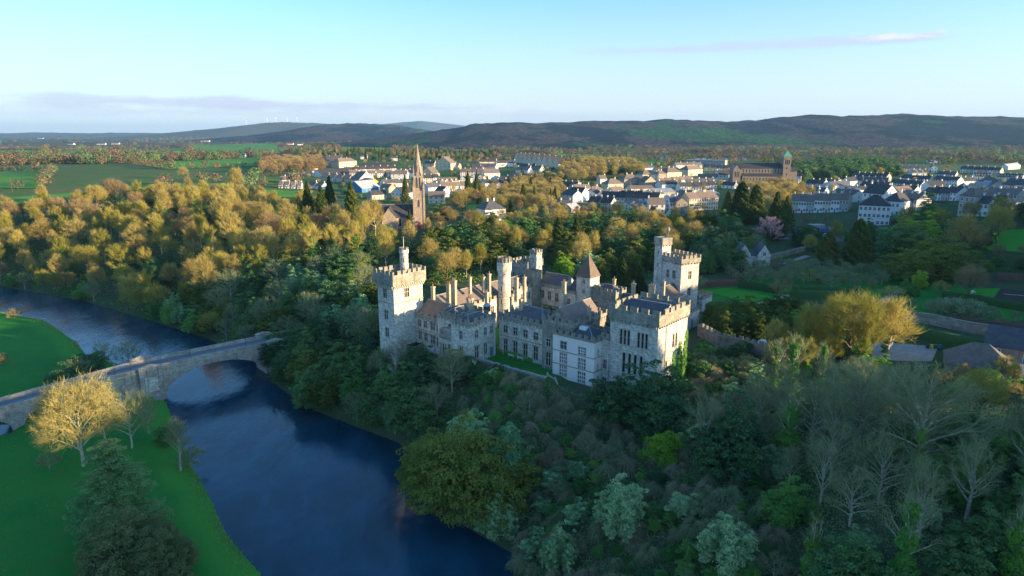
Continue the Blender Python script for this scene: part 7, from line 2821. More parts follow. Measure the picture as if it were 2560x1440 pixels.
# ---------------------------------------------------------------- vehicles, poles, turbines, goalposts
def car(x, y, rz, mk, lab, group=None, z=None):
	o = empty('parked_car', (x, y, (h1(x, y) if z is None else z) + .16), rz, lab, 'car', group)
	b = MB()
	L, W = 4.2, 1.75
	side = [(-L / 2, .3), (-L / 2, .85), (-L / 2 + .9, .95), (L / 2 - .2, .9), (L / 2, .6), (L / 2, .3)]
	for sy in (-1, 1):
		p = [(a, sy * W / 2, c) for a, c in side]
		b.poly(p if sy > 0 else p[::-1])
	for i in range(len(side)):
		a, c = side[i], side[(i + 1) % len(side)]
		b.poly([(a[0], -W / 2, a[1]), (c[0], -W / 2, c[1]), (c[0], W / 2, c[1]), (a[0], W / 2, a[1])])
	b.build('body', M[mk], o)
	g = MB()
	lo = [(-1.6, -.78), (1.0, -.78), (1.0, .78), (-1.6, .78)]
	hi = [(-1.2, -.62), (.35, -.62), (.35, .62), (-1.2, .62)]
	for i in range(4):
		j = (i + 1) % 4
		g.poly([(*lo[i], .93), (*lo[j], .93), (*hi[j], 1.42), (*hi[i], 1.42)])
	g.build('windows', M['glass'], o)
	r = MB()
	r.box(-1.25, .4, -.65, .65, 1.424, 1.48)
	r.build('roof', M[mk], o)
	for sx in (-1.3, 1.3):
		for sy in (-.8, .8):
			w = MB()
			w.tube((sx, sy - .1, .3), (sx, sy + .1, .3), .31, .31, 10, 0, True)
			w.build('wheel', M['tyre'], o)
	return o


def build_small():
	for k, (u, v, mk, lab) in enumerate(((2062, 592, 'whitepaint', 'white car parked left in the line below the blue containers'), (2078, 591, 'whitepaint', 'white car parked second from the left below the blue containers'),
										 (2092, 592, 'greymetal', 'grey car parked right below the blue containers'), (2108, 585, 'darkmetal', 'dark car parked beside the hotel wall'), (1990, 585, 'darkmetal', 'dark car standing alone on the car park'),
										 (1264, 529, 'tealpaint', 'turquoise car parked beside the white hip-roofed house'), (1744, 487, 'whitepaint', 'white car in the shed yard, left one'), (1760, 486, 'whitepaint', 'white car in the shed yard, right one'),
										 (955, 470, 'whitepaint', 'white car before the filling station'), (2392, 486, 'whitepaint', 'pale car on the green before the estate'))):
		x, y, z = gp(u, v)
		car(x, y, rad(80 if k < 4 else 10), mk, lab)
	for k, lab in enumerate(('blue skip container, left of the pair by the car park', 'blue skip container, right of the pair by the car park')):
		x, y, z = gp(2066 + k * 16, 580)
		o = empty('skip_container', (x, y, z), 0, lab, 'container')
		b = MB(); b.box(-2.6, 2.6, -1.2, 1.2, .2, 2.0); b.build('body', M['bluepaint'], o)
		b = MB(); b.box(-2.7, 2.7, -1.3, 1.3, 2.004, 2.15); b.build('rim', M['bluepaint'], o)
		for s in (-2, 2):
			b = MB(); b.box(s - .2, s + .2, -1.1, 1.1, 0, .196); b.build('foot', M['darkmetal'], o)
	x, y, z = gp(2045, 578)
	house(x, y, 0, 7, 5, 3, 'flat', wall='stonehouse', roof='greyroof', floors=1, wins=1, chims=0, label='small brown hut with a pale flat roof beside the blue containers', cat='hut', name='hut')
	# lamp in the car park
	x, y, z = gp(1972, 596)
	o = empty('street_lamp', (x, y, z), 0, 'tall grey street lamp at the edge of the car park', 'street lamp')
	b = MB(); b.tube((0, 0, 0), (0, 0, 7), .1, .06, 6); b.build('pole', M['greymetal'], o)
	b = MB(); b.tube((0, 0, 6.9), (1.2, 0, 7.2), .05, .04, 5); b.box(1.0, 1.7, -.14, .14, 7.15, 7.3); b.build('lamp_head', M['greymetal'], o)
	# utility poles over the fields
	for u, v, h, lab in ((31, 480, 11, 'wooden utility pole leaning before the field at far left'), (466, 472, 10, 'wooden utility pole in the field before the pine pair'), (420, 420, 11, 'wooden utility pole on the hill field'),
						 (628, 462, 9, 'wooden utility pole beside the clipped hedge'), (723, 452, 8, 'thin floodlight pole beside the sports pitch'), (788, 448, 11, 'tall pole between the pitch and the school'), (841, 390, 22, 'tall white mast behind the stone institution'), (1236, 520, 8, 'utility pole behind the white hip-roofed house')):
		x, y, z = gp(u, v)
		o = empty('utility_pole', (x, y, z), 0, lab, 'pole')
		b = MB(); b.tube((0, 0, -.3), (.15, 0, h), .17, .12, 6); b.build('pole', M['timber' if 'mast' not in lab else 'whitepaint'], o)
		b = MB(); b.box(-.9, 1.1, -.06, .06, h - .7, h - .55); b.build('crossarm', M['timber'], o)
	for u, v, lab in ((655, 462, 'white goalposts at the left end of the sports pitch'), (748, 445, 'white goalposts at the far end of the sports pitch')):
		x, y, z = gp(u, v)
		o = empty('goalposts', (x, y, z), rad(20), lab, 'goalposts')
		for sx in (-3.2, 3.2):
			b = MB(); b.tube((sx, 0, 0), (sx, 0, 8), .09, .07, 6); b.build('post', M['whitepaint'], o)
		b = MB(); b.box(-3.1, 3.1, -.06, .06, 2.4, 2.52); b.build('crossbar', M['whitepaint'], o)
	# wind turbines on the far hill
	for k, (u, h, ph) in enumerate(((633, 100, .3), (684, 88, 1.2), (705, 100, .7), (733, 84, 1.8), (757, 100, .1))):
		yd = 9300.0
		tp = float(np.interp(u, [560, 640, 690, 740, 800, 870], [323, 315, 308, 307, 309, 316]))
		z = CAM_H + (333.5 - tp) / FPX * yd - 6
		x = (u - 1280) / FPX * yd
		o = empty('wind_turbine', (x, yd + 25, z), rad(-20), f'white wind turbine on the pale blue hill, {ORD[k]} from the left', 'wind turbine', 'wind turbines on the far hill')
		b = MB(); b.tube((0, 0, -12), (0, 0, h * .7), 1.7, 1.1, 8); b.build('tower', M['whitepaint'], o)
		b = MB(); b.box(-2, 2, -6, 4, h * .7 - 2, h * .7 + 2); b.build('nacelle', M['whitepaint'], o)
		for j in range(3):
			a = ph + j * 2 * PI / 3
			b = MB()
			b.tube((0, -6.5, h * .7), (math.cos(a) * h * .42, -6.5, h * .7 + math.sin(a) * h * .42), 1.1, .25, 4)
			b.build('blade', M['whitepaint'], o)


build_small()


# ---------------------------------------------------------------- trees and undergrowth
def near_building(X, Y, r=3.0):
	bad = np.zeros(X.shape, dtype=bool)
	for fx, fy, fr in FOOT:
		bad |= (X - fx) ** 2 + (Y - fy) ** 2 < (fr + r) ** 2
	cx, cy = w2c(X, Y)
	for x0, x1, y0, y1 in ((-8, 60, 4, 70), (24, 52, 60, 106), (55, 72, 15, 34)):
		bad |= (cx > x0) & (cx < x1) & (cy > y0) & (cy < y1)
	return bad


ROADS = [gpoly([(1405, 502), (1500, 512), (1600, 520), (1700, 535)])]


def blocked(X, Y, bank=2.5, bld=3.0):
	bad = near_building(X, Y, bld) | inside(X, Y, RIV)
	if bank:
		bad |= np.minimum(seg_dist(X, Y, RB), seg_dist(X, Y, LB)) < bank
	for q, v0 in FQ:
		bad |= inside(X, Y, q)
	bad |= seg_dist(X, Y, ROADS[0]) < 5
	for a, b, r in SINGLE:
		bad |= (X - a) ** 2 + (Y - b) ** 2 < r * r
	return bad


SINGLE = []


def single(kind, u, v, h, label, wide=1.0, group=None):
	x, y, z = gp(u, v)
	SINGLE.append((x, y, h * .3 * wide))
	return plant(kind, x, y, h, label, group, wide=wide)


SPECS = []
ORD2 = ORD + ['thirteenth', 'fourteenth', 'fifteenth', 'sixteenth']
RANK = ['nearest', 'second', 'third', 'fourth', 'fifth', 'sixth', 'seventh', 'eighth', 'ninth', 'tenth', 'eleventh', 'twelfth', 'thirteenth', 'fourteenth', 'fifteenth', 'sixteenth', 'seventeenth', 'eighteenth']


def zone(px, r, mix, seed, tries=5000, bank=2.5, bld=3.0, cap=999):
	"""mix: [(share, kind, hmin, hmax, label, group)]"""
	rng = np.random.default_rng(seed)
	rr = random.Random(seed)
	poly = gpoly(px)
	pts = rng.uniform(poly.min(0), poly.max(0), (tries, 2))
	pts = pts[inside(pts[:, 0], pts[:, 1], poly)]
	pts = pts[~blocked(pts[:, 0], pts[:, 1], bank, bld)]
	keep = np.zeros((0, 2))
	tot = sum(m[0] for m in mix)
	for p in pts:
		if len(keep) and np.min(np.sum((keep - p) ** 2, axis=1)) < r * r:
			continue
		keep = np.vstack([keep, p])
		t = rr.random() * tot
		for m in mix:
			t -= m[0]
			if t <= 0:
				break
		SPECS.append(dict(kind=m[1], x=p[0], y=p[1], h=rr.uniform(m[2], m[3]), label=m[4], group=m[5], wide=rr.uniform(.75, 1.22), rot=rr.uniform(0, 2 * PI)))
		if len(keep) >= cap:
			break
	return len(keep)


LIMIT = 285


def finish_zones():
	"""the trees that show largest become things; the rest of each kind join one mass"""
	z = hgt(np.array([q['x'] for q in SPECS]), np.array([q['y'] for q in SPECS]))
	for q, zz in zip(SPECS, z):
		q['z'] = float(zz)
		d = q['y'] * _c - (q['z'] - CAM_H) * _s
		up = q['y'] * _s + (q['z'] + q['h'] * .6 - CAM_H) * _c
		q['u'], q['v'], q['size'] = 1280 + FPX * q['x'] / d, 720 - FPX * up / d, q['h'] / d
		q['seen'] = -90 < q['u'] < 2650 and q['v'] < 1520
	count = {}
	for o in scene.objects:
		if o.get('category') and o.parent is None:
			n = o.name.split('.')[0]
			count[n] = count.get(n, 0) + 1
	single_, mass = [], []
	for q in sorted(SPECS, key=lambda q: -q['size']):
		n = NAMES[q['kind']]
		if q['seen'] and count.get(n, 0) < LIMIT and q['size'] * FPX > 21:
			count[n] = count.get(n, 0) + 1
			single_.append(q)
		else:
			mass.append(q)
	groups = {}
	for q in single_:
		groups.setdefault(q['group'], []).append(q)
	for g, qs in groups.items():
		qs.sort(key=lambda q: -q['v'])
		per = 14 if len(qs) > 14 else len(qs)
		ranks = [qs[i:i + per] for i in range(0, len(qs), per)]
		for ri, rk in enumerate(ranks):
			rk.sort(key=lambda q: q['u'])
			for i, q in enumerate(rk):
				lab = q['label']
				assert len(lab.split()) <= 10, lab
				if len(qs) > 1:
					lab += f', {ORD2[i]} from left' + (f', {RANK[ri]} rank' if len(ranks) > 1 else '')
				plant(q['kind'], q['x'], q['y'], q['h'], lab, g, z=q['z'], wide=q['wide'])
	# the masses: points carrying whole trees
	fam = {}
	for q in mass:
		k = 'tree_mass' if CATS[q['kind']] not in ('shrub', 'bush') else 'shrub_mass'
		fam.setdefault((k, q['kind']), []).append(q)
	for (nm, kind), qs in fam.items():
		mass_object(kind, qs)


def mass_object(kind, qs):
	src = bpy.data.collections.new('sources_' + kind)
	for var in PROTO[kind]:
		# trunk, crown (and ivy) joined into one mesh with its materials
		V, F3, mi, mats, n = [], [], [], [], 0
		for k, (nm, me) in enumerate(var):
			co = np.empty(len(me.vertices) * 3, dtype=np.float32)
			me.vertices.foreach_get('co', co)
			li = np.empty(len(me.loops), dtype=np.int32)
			me.loops.foreach_get('vertex_index', li)
			V.append(co.reshape(-1, 3))
			F3.append(li.reshape(-1, 4) + n)
			mi.append(np.full(len(li) // 4, k))
			mats.append(me.materials[0])
			n += len(V[-1])
		me = np_mesh(kind + '_whole', np.vstack(V), np.vstack(F3), mats, False, np.concatenate(mi))
		o = bpy.data.objects.new(kind + '_source', me)
		src.objects.link(o)
	s0 = PH[kind]
	me = bpy.data.meshes.new(kind + '_mass')
	me.from_pydata([(q['x'], q['y'], q['z'] - .05) for q in qs], [], [])
	a = me.attributes.new('tree_scale', 'FLOAT_VECTOR', 'POINT')
	a.data.foreach_set('vector', np.array([[q['h'] / s0 * q['wide'], q['h'] / s0 * q['wide'], q['h'] / s0] for q in qs], dtype=np.float32).ravel())
	a = me.attributes.new('tree_turn', 'FLOAT_VECTOR', 'POINT')
	a.data.foreach_set('vector', np.array([[0, 0, q['rot']] for q in qs], dtype=np.float32).ravel())
	ob = link(NAMES[kind] + '_mass', me)
	word = kind.replace('_', ' ')
	tag(ob, f'further {word} trees filling out the woods and town gardens' if CATS[kind] not in ('shrub', 'bush') else f'further {word} growth filling out the slope and gardens', kind='stuff')
	ng = bpy.data.node_groups.new('scatter_' + kind, 'GeometryNodeTree')
	ng.interface.new_socket('Geometry', in_out='INPUT', socket_type='NodeSocketGeometry')
	ng.interface.new_socket('Geometry', in_out='OUTPUT', socket_type='NodeSocketGeometry')
	gi, go = ng.nodes.new('NodeGroupInput'), ng.nodes.new('NodeGroupOutput')
	ci = ng.nodes.new('GeometryNodeCollectionInfo')
	ci.inputs['Collection'].default_value = src
	ci.inputs['Separate Children'].default_value = True
	ci.inputs['Reset Children'].default_value = True
	ip = ng.nodes.new('GeometryNodeInstanceOnPoints')
	ip.inputs['Pick Instance'].default_value = True
	at1 = ng.nodes.new('GeometryNodeInputNamedAttribute')
	at1.data_type = 'FLOAT_VECTOR'
	at1.inputs['Name'].default_value = 'tree_scale'
	at2 = ng.nodes.new('GeometryNodeInputNamedAttribute')
	at2.data_type = 'FLOAT_VECTOR'
	at2.inputs['Name'].default_value = 'tree_turn'
	L = ng.links.new
	L(gi.outputs[0], ip.inputs['Points'])
	L(ci.outputs[0], ip.inputs['Instance'])
	L(at1.outputs[0], ip.inputs['Scale'])
	e2r = ng.nodes.new('FunctionNodeEulerToRotation')
	L(at2.outputs[0], e2r.inputs[0])
	L(e2r.outputs[0], ip.inputs['Rotation'])
	L(ip.outputs[0], go.inputs[0])
	md = ob.modifiers.new('scatter', 'NODES')
	md.node_group = ng


def build_trees():
	# ---- trees one can point at
	single('willow', 208, 1165, 20.5, 'big golden willow by the bridge with its sunlit crown over the meadow', .82)
	single('grey_spreading', 330, 1120, 14.5, 'grey leafless tree between the golden willow and the river', .85)
	single('grey_spreading', 262, 1100, 15, 'pale trunked leafless tree just right of the golden willow', .7)
	single('grey_upright', 372, 1085, 11, 'small grey tree against the bridge pier', 1.0)
	single('cedar', 300, 1345, 21, 'large spreading cedar alone on the meadow, its top in the sun', 1.05)
	single('olive_oak', 318, 1448, 12, 'olive-brown round-topped evergreen at the near edge of the meadow', .85)
	single('olive_oak', 400, 1456, 9.0, 'lower olive-brown evergreen beside the round-topped one at the near meadow edge', .8)
	single('grey_upright', 452, 1175, 12.5, 'grey leafless tree leaning over the river at the meadow edge', 1.1)
	single('twiggy', 478, 1172, 5, 'tangled pale shrub under the leaning riverside tree')
	single('twiggy', 125, 1175, 4, 'pale fallen branches under the willow on the meadow', .9)
	single('bush', 420, 1110, 4.5, 'green bush at the meadow edge below the bridge', .9)
	single('grey_spreading', 325, 922, 10, 'grey spreading riverside tree upstream of the bridge', 1.0)
	single('grey_spreading', 262, 915, 8, 'smaller grey riverside tree upstream of the bridge', 1.0)
	single('bush_dark', 222, 930, 6, 'dark round bush on the bank upstream of the bridge', 1.3)
	single('bush_dark', 165, 962, 5.5, 'dark green bush behind the bridge parapet, second from the river', 1.4)
	single('twiggy', 195, 945, 5.5, 'grey twiggy thicket between the dark bushes behind the bridge', 1.3)
	single('twiggy_russet', 4, 915, 4, 'russet shrub at the left edge of the upper meadow')
	single('twiggy_russet', 38, 796, 4, 'brown bush on the point of the upper meadow', 1.2)
	single('yew_big', 1178, 1262, 17, 'huge dark round yew overhanging the river below the castle', 1.08)
	for u, v, h, w, lab in ((1062, 1190, 10, .9, 'silvery evergreen left of the huge dark yew, over the water'), (1180, 1130, 10, 1.1, 'silvery evergreen above and behind the huge dark yew'), (1278, 1190, 12, .9, 'silvery evergreen right of the huge dark yew'),
							(1245, 1335, 9, .95, 'silvery evergreen hanging over the water below the huge dark yew'), (1052, 995, 9, .8, 'silvery evergreen high on the slope under the oriel'), (1545, 1330, 10, .9, 'silvery evergreen in the middle of the brambled slope'),
							(1400, 1420, 9, .7, 'tall narrow silvery evergreen at the foot of the slope'), (1815, 1425, 9, .9, 'silvery evergreen at the near foot of the slope'), (770, 740, 10, 1.2, 'pale silvery evergreen high above the bridge')):
		single('silvery', u, v, h, lab, w)
	single('grey_spreading', 1130, 985, 12, 'pale grey fan-shaped leafless tree below the corner block', .8)
	single('evergreen', 1605, 1060, 12, 'dark evergreen thicket at the foot of the great square tower', 1.3)
	single('evergreen', 1535, 1040, 8, 'lower dark evergreen left of the great square tower foot', 1.2)
	single('evergreen', 1830, 1170, 13, 'dark evergreen beside the leaning grey tree on the slope', 1.0)
	single('grey_upright', 1755, 1165, 14, 'pale grey tall leafless tree standing out on the dark slope', .95)
	single('grey_spreading', 1895, 1080, 12, 'pale lichened tree right of the dark evergreen on the slope', .8)
	single('bush_bright', 1662, 1145, 5, 'bright green round bush on the brambled slope', 1.1)
	for u, v, h, w, k, lab in ((2025, 905, 15, .95, 'domed_olive', 'sunlit olive leafless tree, leftmost of the great group above the slope'), (2120, 915, 19, 1.0, 'domed_olive', 'tallest sunlit yellow-green tree of the great group above the slope'),
							   (2210, 905, 16, 1.5, 'upright_olive', 'sunlit yellow-green tree at the right of the great group above the slope'), (2085, 880, 15, .9, 'ivied', 'ivied olive tree at the back of the great group above the slope'),
							   (2155, 935, 14, .9, 'ivied', 'ivied sunlit tree at the front of the great group above the slope'), (1985, 930, 9, 1.2, 'domed_olive', 'low lichened tree behind the white gas tank')):
		single(k, u, v, h, lab, w)
	single('grey_spreading', 2290, 1190, 20, 'largest grey spreading leafless tree filling the right slope', 1.15)
	single('grey_spreading', 2140, 1140, 18, 'grey spreading tree left of the largest one on the right slope', 1.0)
	single('domed_olive', 2440, 1075, 12, 'olive-budded rounded tree beside the barn at right', 1.1)
	single('yew', 1870, 815, 8.5, 'dark green yew left of the sunlit great group', 1.1)
	single('bush_yellow', 1867, 785, 4.0, 'yellow-flowering bush catching the sun behind the yews', 1.0)
	single('yew', 1960, 800, 8, 'dark yew close behind the sunlit great group', 1.2)
	single('yew', 1905, 840, 7, 'dark yew above the ivied wall', 1.2)
	single('twiggy_russet', 1950, 745, 6, 'rosy-brown small tree at the end of the bright lawn', 1.0)
	single('twiggy', 1738, 728, 6, 'pale bare small tree beside the far castle tower', 1.1)
	single('conifer', 1600, 735, 8, 'olive rounded conifer left of the far castle tower', 2.2)
	single('conifer', 1555, 720, 12, 'dark drooping cypress left of the far castle tower', 1.6)
	single('magnolia', 1920, 612, 13, 'pink blossoming magnolia above the twin-gabled cottage', 1.0)
	single('broad_conifer', 2066, 664, 14, 'dark conical conifer right of the cottage drive', 1.0)
	single('broad_conifer', 2140, 668, 20, 'tall dark conifer in the parkland, right of the conical one', .8)
	single('evergreen', 2235, 640, 15, 'big dark rounded evergreen left of the yellow-green tree', 1.2)
	single('budding', 2312, 618, 14, 'yellow-green budding tree in the parkland', 1.0)
	single('yew_big', 2318, 690, 15, 'very broad dark yew above the orchard', 1.5)
	single('domed', 2400, 660, 19, 'large sunlit bare tree right of the broad dark yew', 1.0)
	single('domed_russet', 2440, 645, 13, 'russet bare tree at the edge of the bright sloping lawn', .9)
	single('domed_olive', 2490, 610, 16, 'tall bare tree before the grey three-storey house', .9)
	single('cedar', 2310, 585, 22, 'tall dark fir right of the white hotel', .9)
	single('domed_russet', 2420, 745, 11, 'low domed russet tree in the walled garden', 1.1)
	single('twiggy_gold', 2230, 755, 5, 'brown twiggy tree left of the walled garden path', 1.3)
	single('twiggy_gold', 2350, 735, 4.5, 'small golden twiggy tree beside the small lawn', 1.0)
	single('bush_bright', 2295, 722, 6, 'fresh green upright bush beside the orchard path', .7)
	single('cherry', 2400, 795, 5, 'white-flowering tree spreading over the walled garden', 1.5)
	single('twiggy', 2335, 795, 5, 'grey bare tree left of the white-flowering one', 1.2)
	single('conifer', 772, 556, 24, 'dark cypress farthest left of the church group', .95)
	single('conifer', 806, 560, 22, 'cypress second from left in the church group', 1.2)
	single('conifer', 828, 556, 27, 'tall ragged cypress at the middle of the church group', .95)
	single('conifer', 882, 572, 26, 'tall cypress nearest the church nave', 1.15)
	single('conifer', 1014, 508, 21, 'dark cypress just left of the church tower', .8)
	single('conifer', 1170, 498, 22, 'dark cypress, left of the twin pair right of the spire', .95)
	single('conifer', 1192, 498, 21, 'dark cypress, right of the twin pair right of the spire', .95)
	single('conifer', 1005, 570, 12, 'low golden-lit cypress before the church nave, left one', .9)
	single('conifer', 1025, 574, 12, 'low golden-lit cypress before the church nave, right one', .8)
	single('budding', 1108, 545, 8, 'bright green rounded bush-like tree right of the church tower', 1.1)
	single('domed', 1155, 530, 14, 'sunlit domed bare tree by the lawn of the white hip-roofed house', 1.0)
	single('conifer', 1815, 560, 19, 'dark fir farthest left of the tall firs behind the castle', 1.2)
	single('broad_conifer', 1850, 560, 24, 'broad dark fir in the tall group behind the castle', .8)
	single('broad_conifer', 1885, 558, 22, 'second broad dark fir in the tall group behind the castle', .8)
	single('conifer', 1935, 600, 24, 'tallest dark fir right of the pink magnolia', 1.3)
	single('conifer', 1962, 585, 20, 'dark fir behind the tallest one right of the magnolia', 1.3)
	single('conifer', 1395, 640, 18, 'yellow-green conifer behind the castle court, left of the pair', 1.5)
	single('conifer', 1440, 640, 18, 'yellow-green conifer behind the castle court, right of the pair', 1.5)
	single('budding', 1405, 700, 10, 'sunlit green tree behind the pyramid-roofed castle tower', .8)
	single('silvery', 1470, 690, 11, 'silvery evergreen behind the pyramid-roofed castle tower', 1.1)
	single('budding', 880, 745, 10, 'yellow-green sunlit tree just left of the river tower', .8)
	single('yew', 700, 838, 11, 'brown-green broad yew above the end of the bridge', 1.3)
	single('grey_spreading', 920, 860, 11, 'grey leafless tree leaning against the river tower', .9)
	single('domed', 460, 450, 13, 'dark pine-like round tree behind the left wood, by the hedge', .9)
	single('domed', 595, 500, 24, 'tallest golden tree rising above the back of the wood at left', .75)
	single('domed_russet', 290, 520, 19, 'spreading russet tree at the back edge of the wood', 1.1)
	single('upright', 565, 590, 20, 'tall pale-limbed sunlit tree in the middle of the wood', .9)
	single('domed', 110, 520, 15, 'bare dark-trunked tree standing over the field edge at left', .7)
	for k, (u, v) in enumerate(((2008, 566), (2020, 566), (2033, 566))):
		single('twiggy_russet', u, v, 5.5, f'slim russet upright tree, {ORD[k]} from left against the car park wall', .45)
	# ---- the riverside wood
	gold = 'golden bare trees of the riverside wood'
	A1 = [(-170, 575), (0, 552), (170, 540), (300, 512), (420, 508), (560, 505), (700, 525), (800, 552), (900, 582), (1010, 605), (1060, 640), (935, 680), (820, 660), (700, 700), (600, 735), (480, 770), (400, 790), (200, 738), (0, 705), (-170, 700)]
	zone(A1, 9.2, [(24, 'domed', 8.5, 17.5, 'golden-brown domed bare tree in the riverside wood', gold),
				   (9, 'domed_russet', 9, 16, 'russet domed bare tree in the riverside wood', 'russet bare trees of the riverside wood'),
				   (22, 'domed_olive', 8, 15, 'olive domed bare tree in the riverside wood', 'olive bare trees of the riverside wood'),
				   (22, 'upright', 11, 19, 'golden upright bare tree in the riverside wood', 'upright bare trees of the riverside wood'),
				   (14, 'upright_olive', 10, 18, 'olive upright bare tree in the riverside wood', 'olive upright trees of the riverside wood'),
				   (20, 'ivied', 10, 17, 'ivy-clad bare tree in the riverside wood', 'ivy-clad trees of the riverside wood'),
				   (9, 'evergreen', 6, 10, 'dark evergreen in the riverside wood', 'evergreens in the riverside wood')], 1, 6500)
	# river fringe
	zone([(-170, 720), (0, 705), (200, 738), (400, 795), (520, 835), (640, 850), (640, 895), (520, 850), (400, 812), (200, 752), (0, 720), (-170, 735)], 6.0,
		 [(5, 'grey_spreading', 8, 11, 'low grey tree leaning over the river', 'grey trees along the far river edge'), (3, 'domed_olive', 8, 11, 'low olive tree at the river edge', 'olive trees along the far river edge'),
		  (2, 'laurel', 6, 8, 'green laurel at the river edge', 'laurels along the far river edge')], 2, 2500, bank=.6)
	# grey trees and evergreens between bridge and castle
	zone([(400, 790), (480, 770), (600, 735), (700, 700), (820, 660), (935, 680), (940, 860), (820, 850), (730, 800), (650, 852), (520, 840)], 7.6,
		 [(5, 'evergreen', 8, 12, 'dark evergreen on the bank left of the castle', 'dark evergreens left of the castle'), (3, 'yew', 8, 11, 'brown-green yew on the bank left of the castle', 'yews left of the castle'),
		  (3, 'grey_spreading', 10, 13, 'grey leafless tree on the bank left of the castle', 'grey trees left of the castle'), (2, 'silvery', 8, 11, 'silvery evergreen on the bank left of the castle', 'silvery trees left of the castle')], 3, 2500)
	# the steep bank under the castle
	zone([(640, 890), (650, 862), (720, 845), (860, 870), (940, 905), (1000, 915), (1090, 945), (1150, 945), (1110, 1040), (1010, 1105), (900, 1068), (790, 1025), (700, 972)], 5.2,
		 [(6, 'evergreen', 7, 10.5, 'dark evergreen on the steep bank under the castle', 'dark evergreens under the castle'), (3, 'laurel', 6, 9, 'green laurel on the steep bank under the castle', 'laurels under the castle'),
		  (2, 'yew', 7, 10, 'brown-green yew on the steep bank under the castle', 'yews under the castle'), (2, 'grey_spreading', 7, 9, 'grey twiggy tree on the steep bank under the castle', 'grey trees under the castle')], 4, 3000, bank=.4, bld=2.0)
	# ---- behind the castle
	zone([(1050, 660), (1060, 610), (1300, 575), (1500, 575), (1740, 575), (1740, 640), (1600, 690), (1480, 700), (1330, 650), (1230, 690), (1100, 715)], 8.6,
		 [(4, 'evergreen', 9, 13, 'dark evergreen behind the castle', 'dark evergreens behind the castle'), (5, 'yew', 8, 12, 'brown-green yew behind the castle', 'yews behind the castle'),
		  (3, 'domed', 11, 15, 'golden bare tree behind the castle', 'bare trees behind the castle'), (2, 'upright_olive', 11, 15, 'olive bare tree behind the castle', 'olive trees behind the castle'),
		  (2, 'laurel', 7, 10, 'green laurel behind the castle', 'laurels behind the castle')], 5, 3500)
	zone([(1740, 570), (1850, 590), (1900, 640), (1840, 670), (1750, 690), (1730, 640)], 7.5,
		 [(4, 'evergreen', 9, 12, 'dark evergreen between the far tower and the cottage', 'evergreens by the cottage'), (3, 'yew', 8, 11, 'brown-green yew between the far tower and the cottage', 'yews by the cottage'), (2, 'grey_spreading', 8, 11, 'grey tree between the far tower and the cottage', 'grey trees by the cottage')], 6, 1500)
	# golden belt between wood and town
	zone([(1060, 600), (1010, 540), (1130, 545), (1290, 560), (1400, 535), (1640, 545), (1740, 560), (1720, 585), (1500, 580), (1300, 580)], 8.5,
		 [(5, 'domed', 5.5, 9, 'golden bare tree in the belt below the town', 'golden belt below the town'), (4, 'domed_russet', 6.5, 9.5, 'russet bare tree in the belt below the town', 'russet belt below the town'), (3, 'upright', 7, 10, 'upright golden tree in the belt below the town', 'upright belt below the town')], 7, 2500, bld=7)
	zone([(1130, 530), (1160, 492), (1250, 490), (1300, 452), (1400, 452), (1410, 500), (1370, 540), (1280, 535)], 9,
		 [(5, 'domed', 8, 12, 'golden bare tree in the mid-town copse', 'golden copse in the town'), (2, 'domed_russet', 8, 11, 'russet bare tree in the mid-town copse', 'russet copse in the town'), (1, 'conifer', 12, 15, 'dark conifer in the mid-town copse', 'conifers in the town copse')], 8, 2000, bld=6)
	# brown copse behind the left wood, belts at the town's back
	zone([(650, 440), (660, 412), (800, 405), (815, 440)], 9, [(5, 'domed_russet', 12, 17, 'russet bare tree behind the sports pitch', 'copse behind the pitch'), (2, 'domed', 11, 15, 'golden bare tree behind the sports pitch', 'golden trees behind the pitch')], 9, 900)
	zone([(740, 405), (745, 385), (980, 385), (1100, 378), (1250, 382), (1230, 400), (1050, 404), (880, 398)], 15, [(4, 'domed_russet', 8, 12, 'russet bare tree behind the upper town', 'russet trees behind the town'), (3, 'evergreen', 7, 11, 'dark tree behind the upper town', 'dark trees behind the town'), (2, 'conifer', 15, 19, 'dark conifer behind the upper town', 'conifers behind the town')], 10, 900)
	zone([(755, 372), (760, 365), (865, 366), (868, 376)], 14, [(1, 'conifer', 15, 19, 'dark conifer in the green rise clump', 'conifer clump on the rise')], 11, 300)
	zone([(1400, 455), (1400, 425), (1480, 412), (1560, 412), (1620, 440), (1530, 440), (1470, 462)], 9, [(5, 'domed', 11, 15, 'golden bare tree beside the villas', 'golden trees by the villas'), (2, 'evergreen', 8, 11, 'dark evergreen beside the villas', 'dark trees by the villas'), (2, 'domed_russet', 11, 14, 'russet bare tree beside the villas', 'russet trees by the villas')], 12, 900)
	zone([(1960, 470), (1850, 480), (1830, 520), (1900, 545), (1970, 520), (2040, 500)], 9, [(3, 'domed', 9, 13, 'golden bare tree below the brown church', 'golden trees below the church'), (2, 'domed_russet', 9, 12, 'russet bare tree below the brown church', 'russet trees below the church')], 13, 900)
	zone([(2000, 455), (1990, 425), (2120, 410), (2260, 432), (2230, 440), (2110, 450)], 10, [(5, 'evergreen', 12, 17, 'dark pine right of the brown church', 'dark pines by the church'), (1, 'domed', 10, 13, 'golden tree right of the brown church', 'golden trees by the pines')], 14, 900)
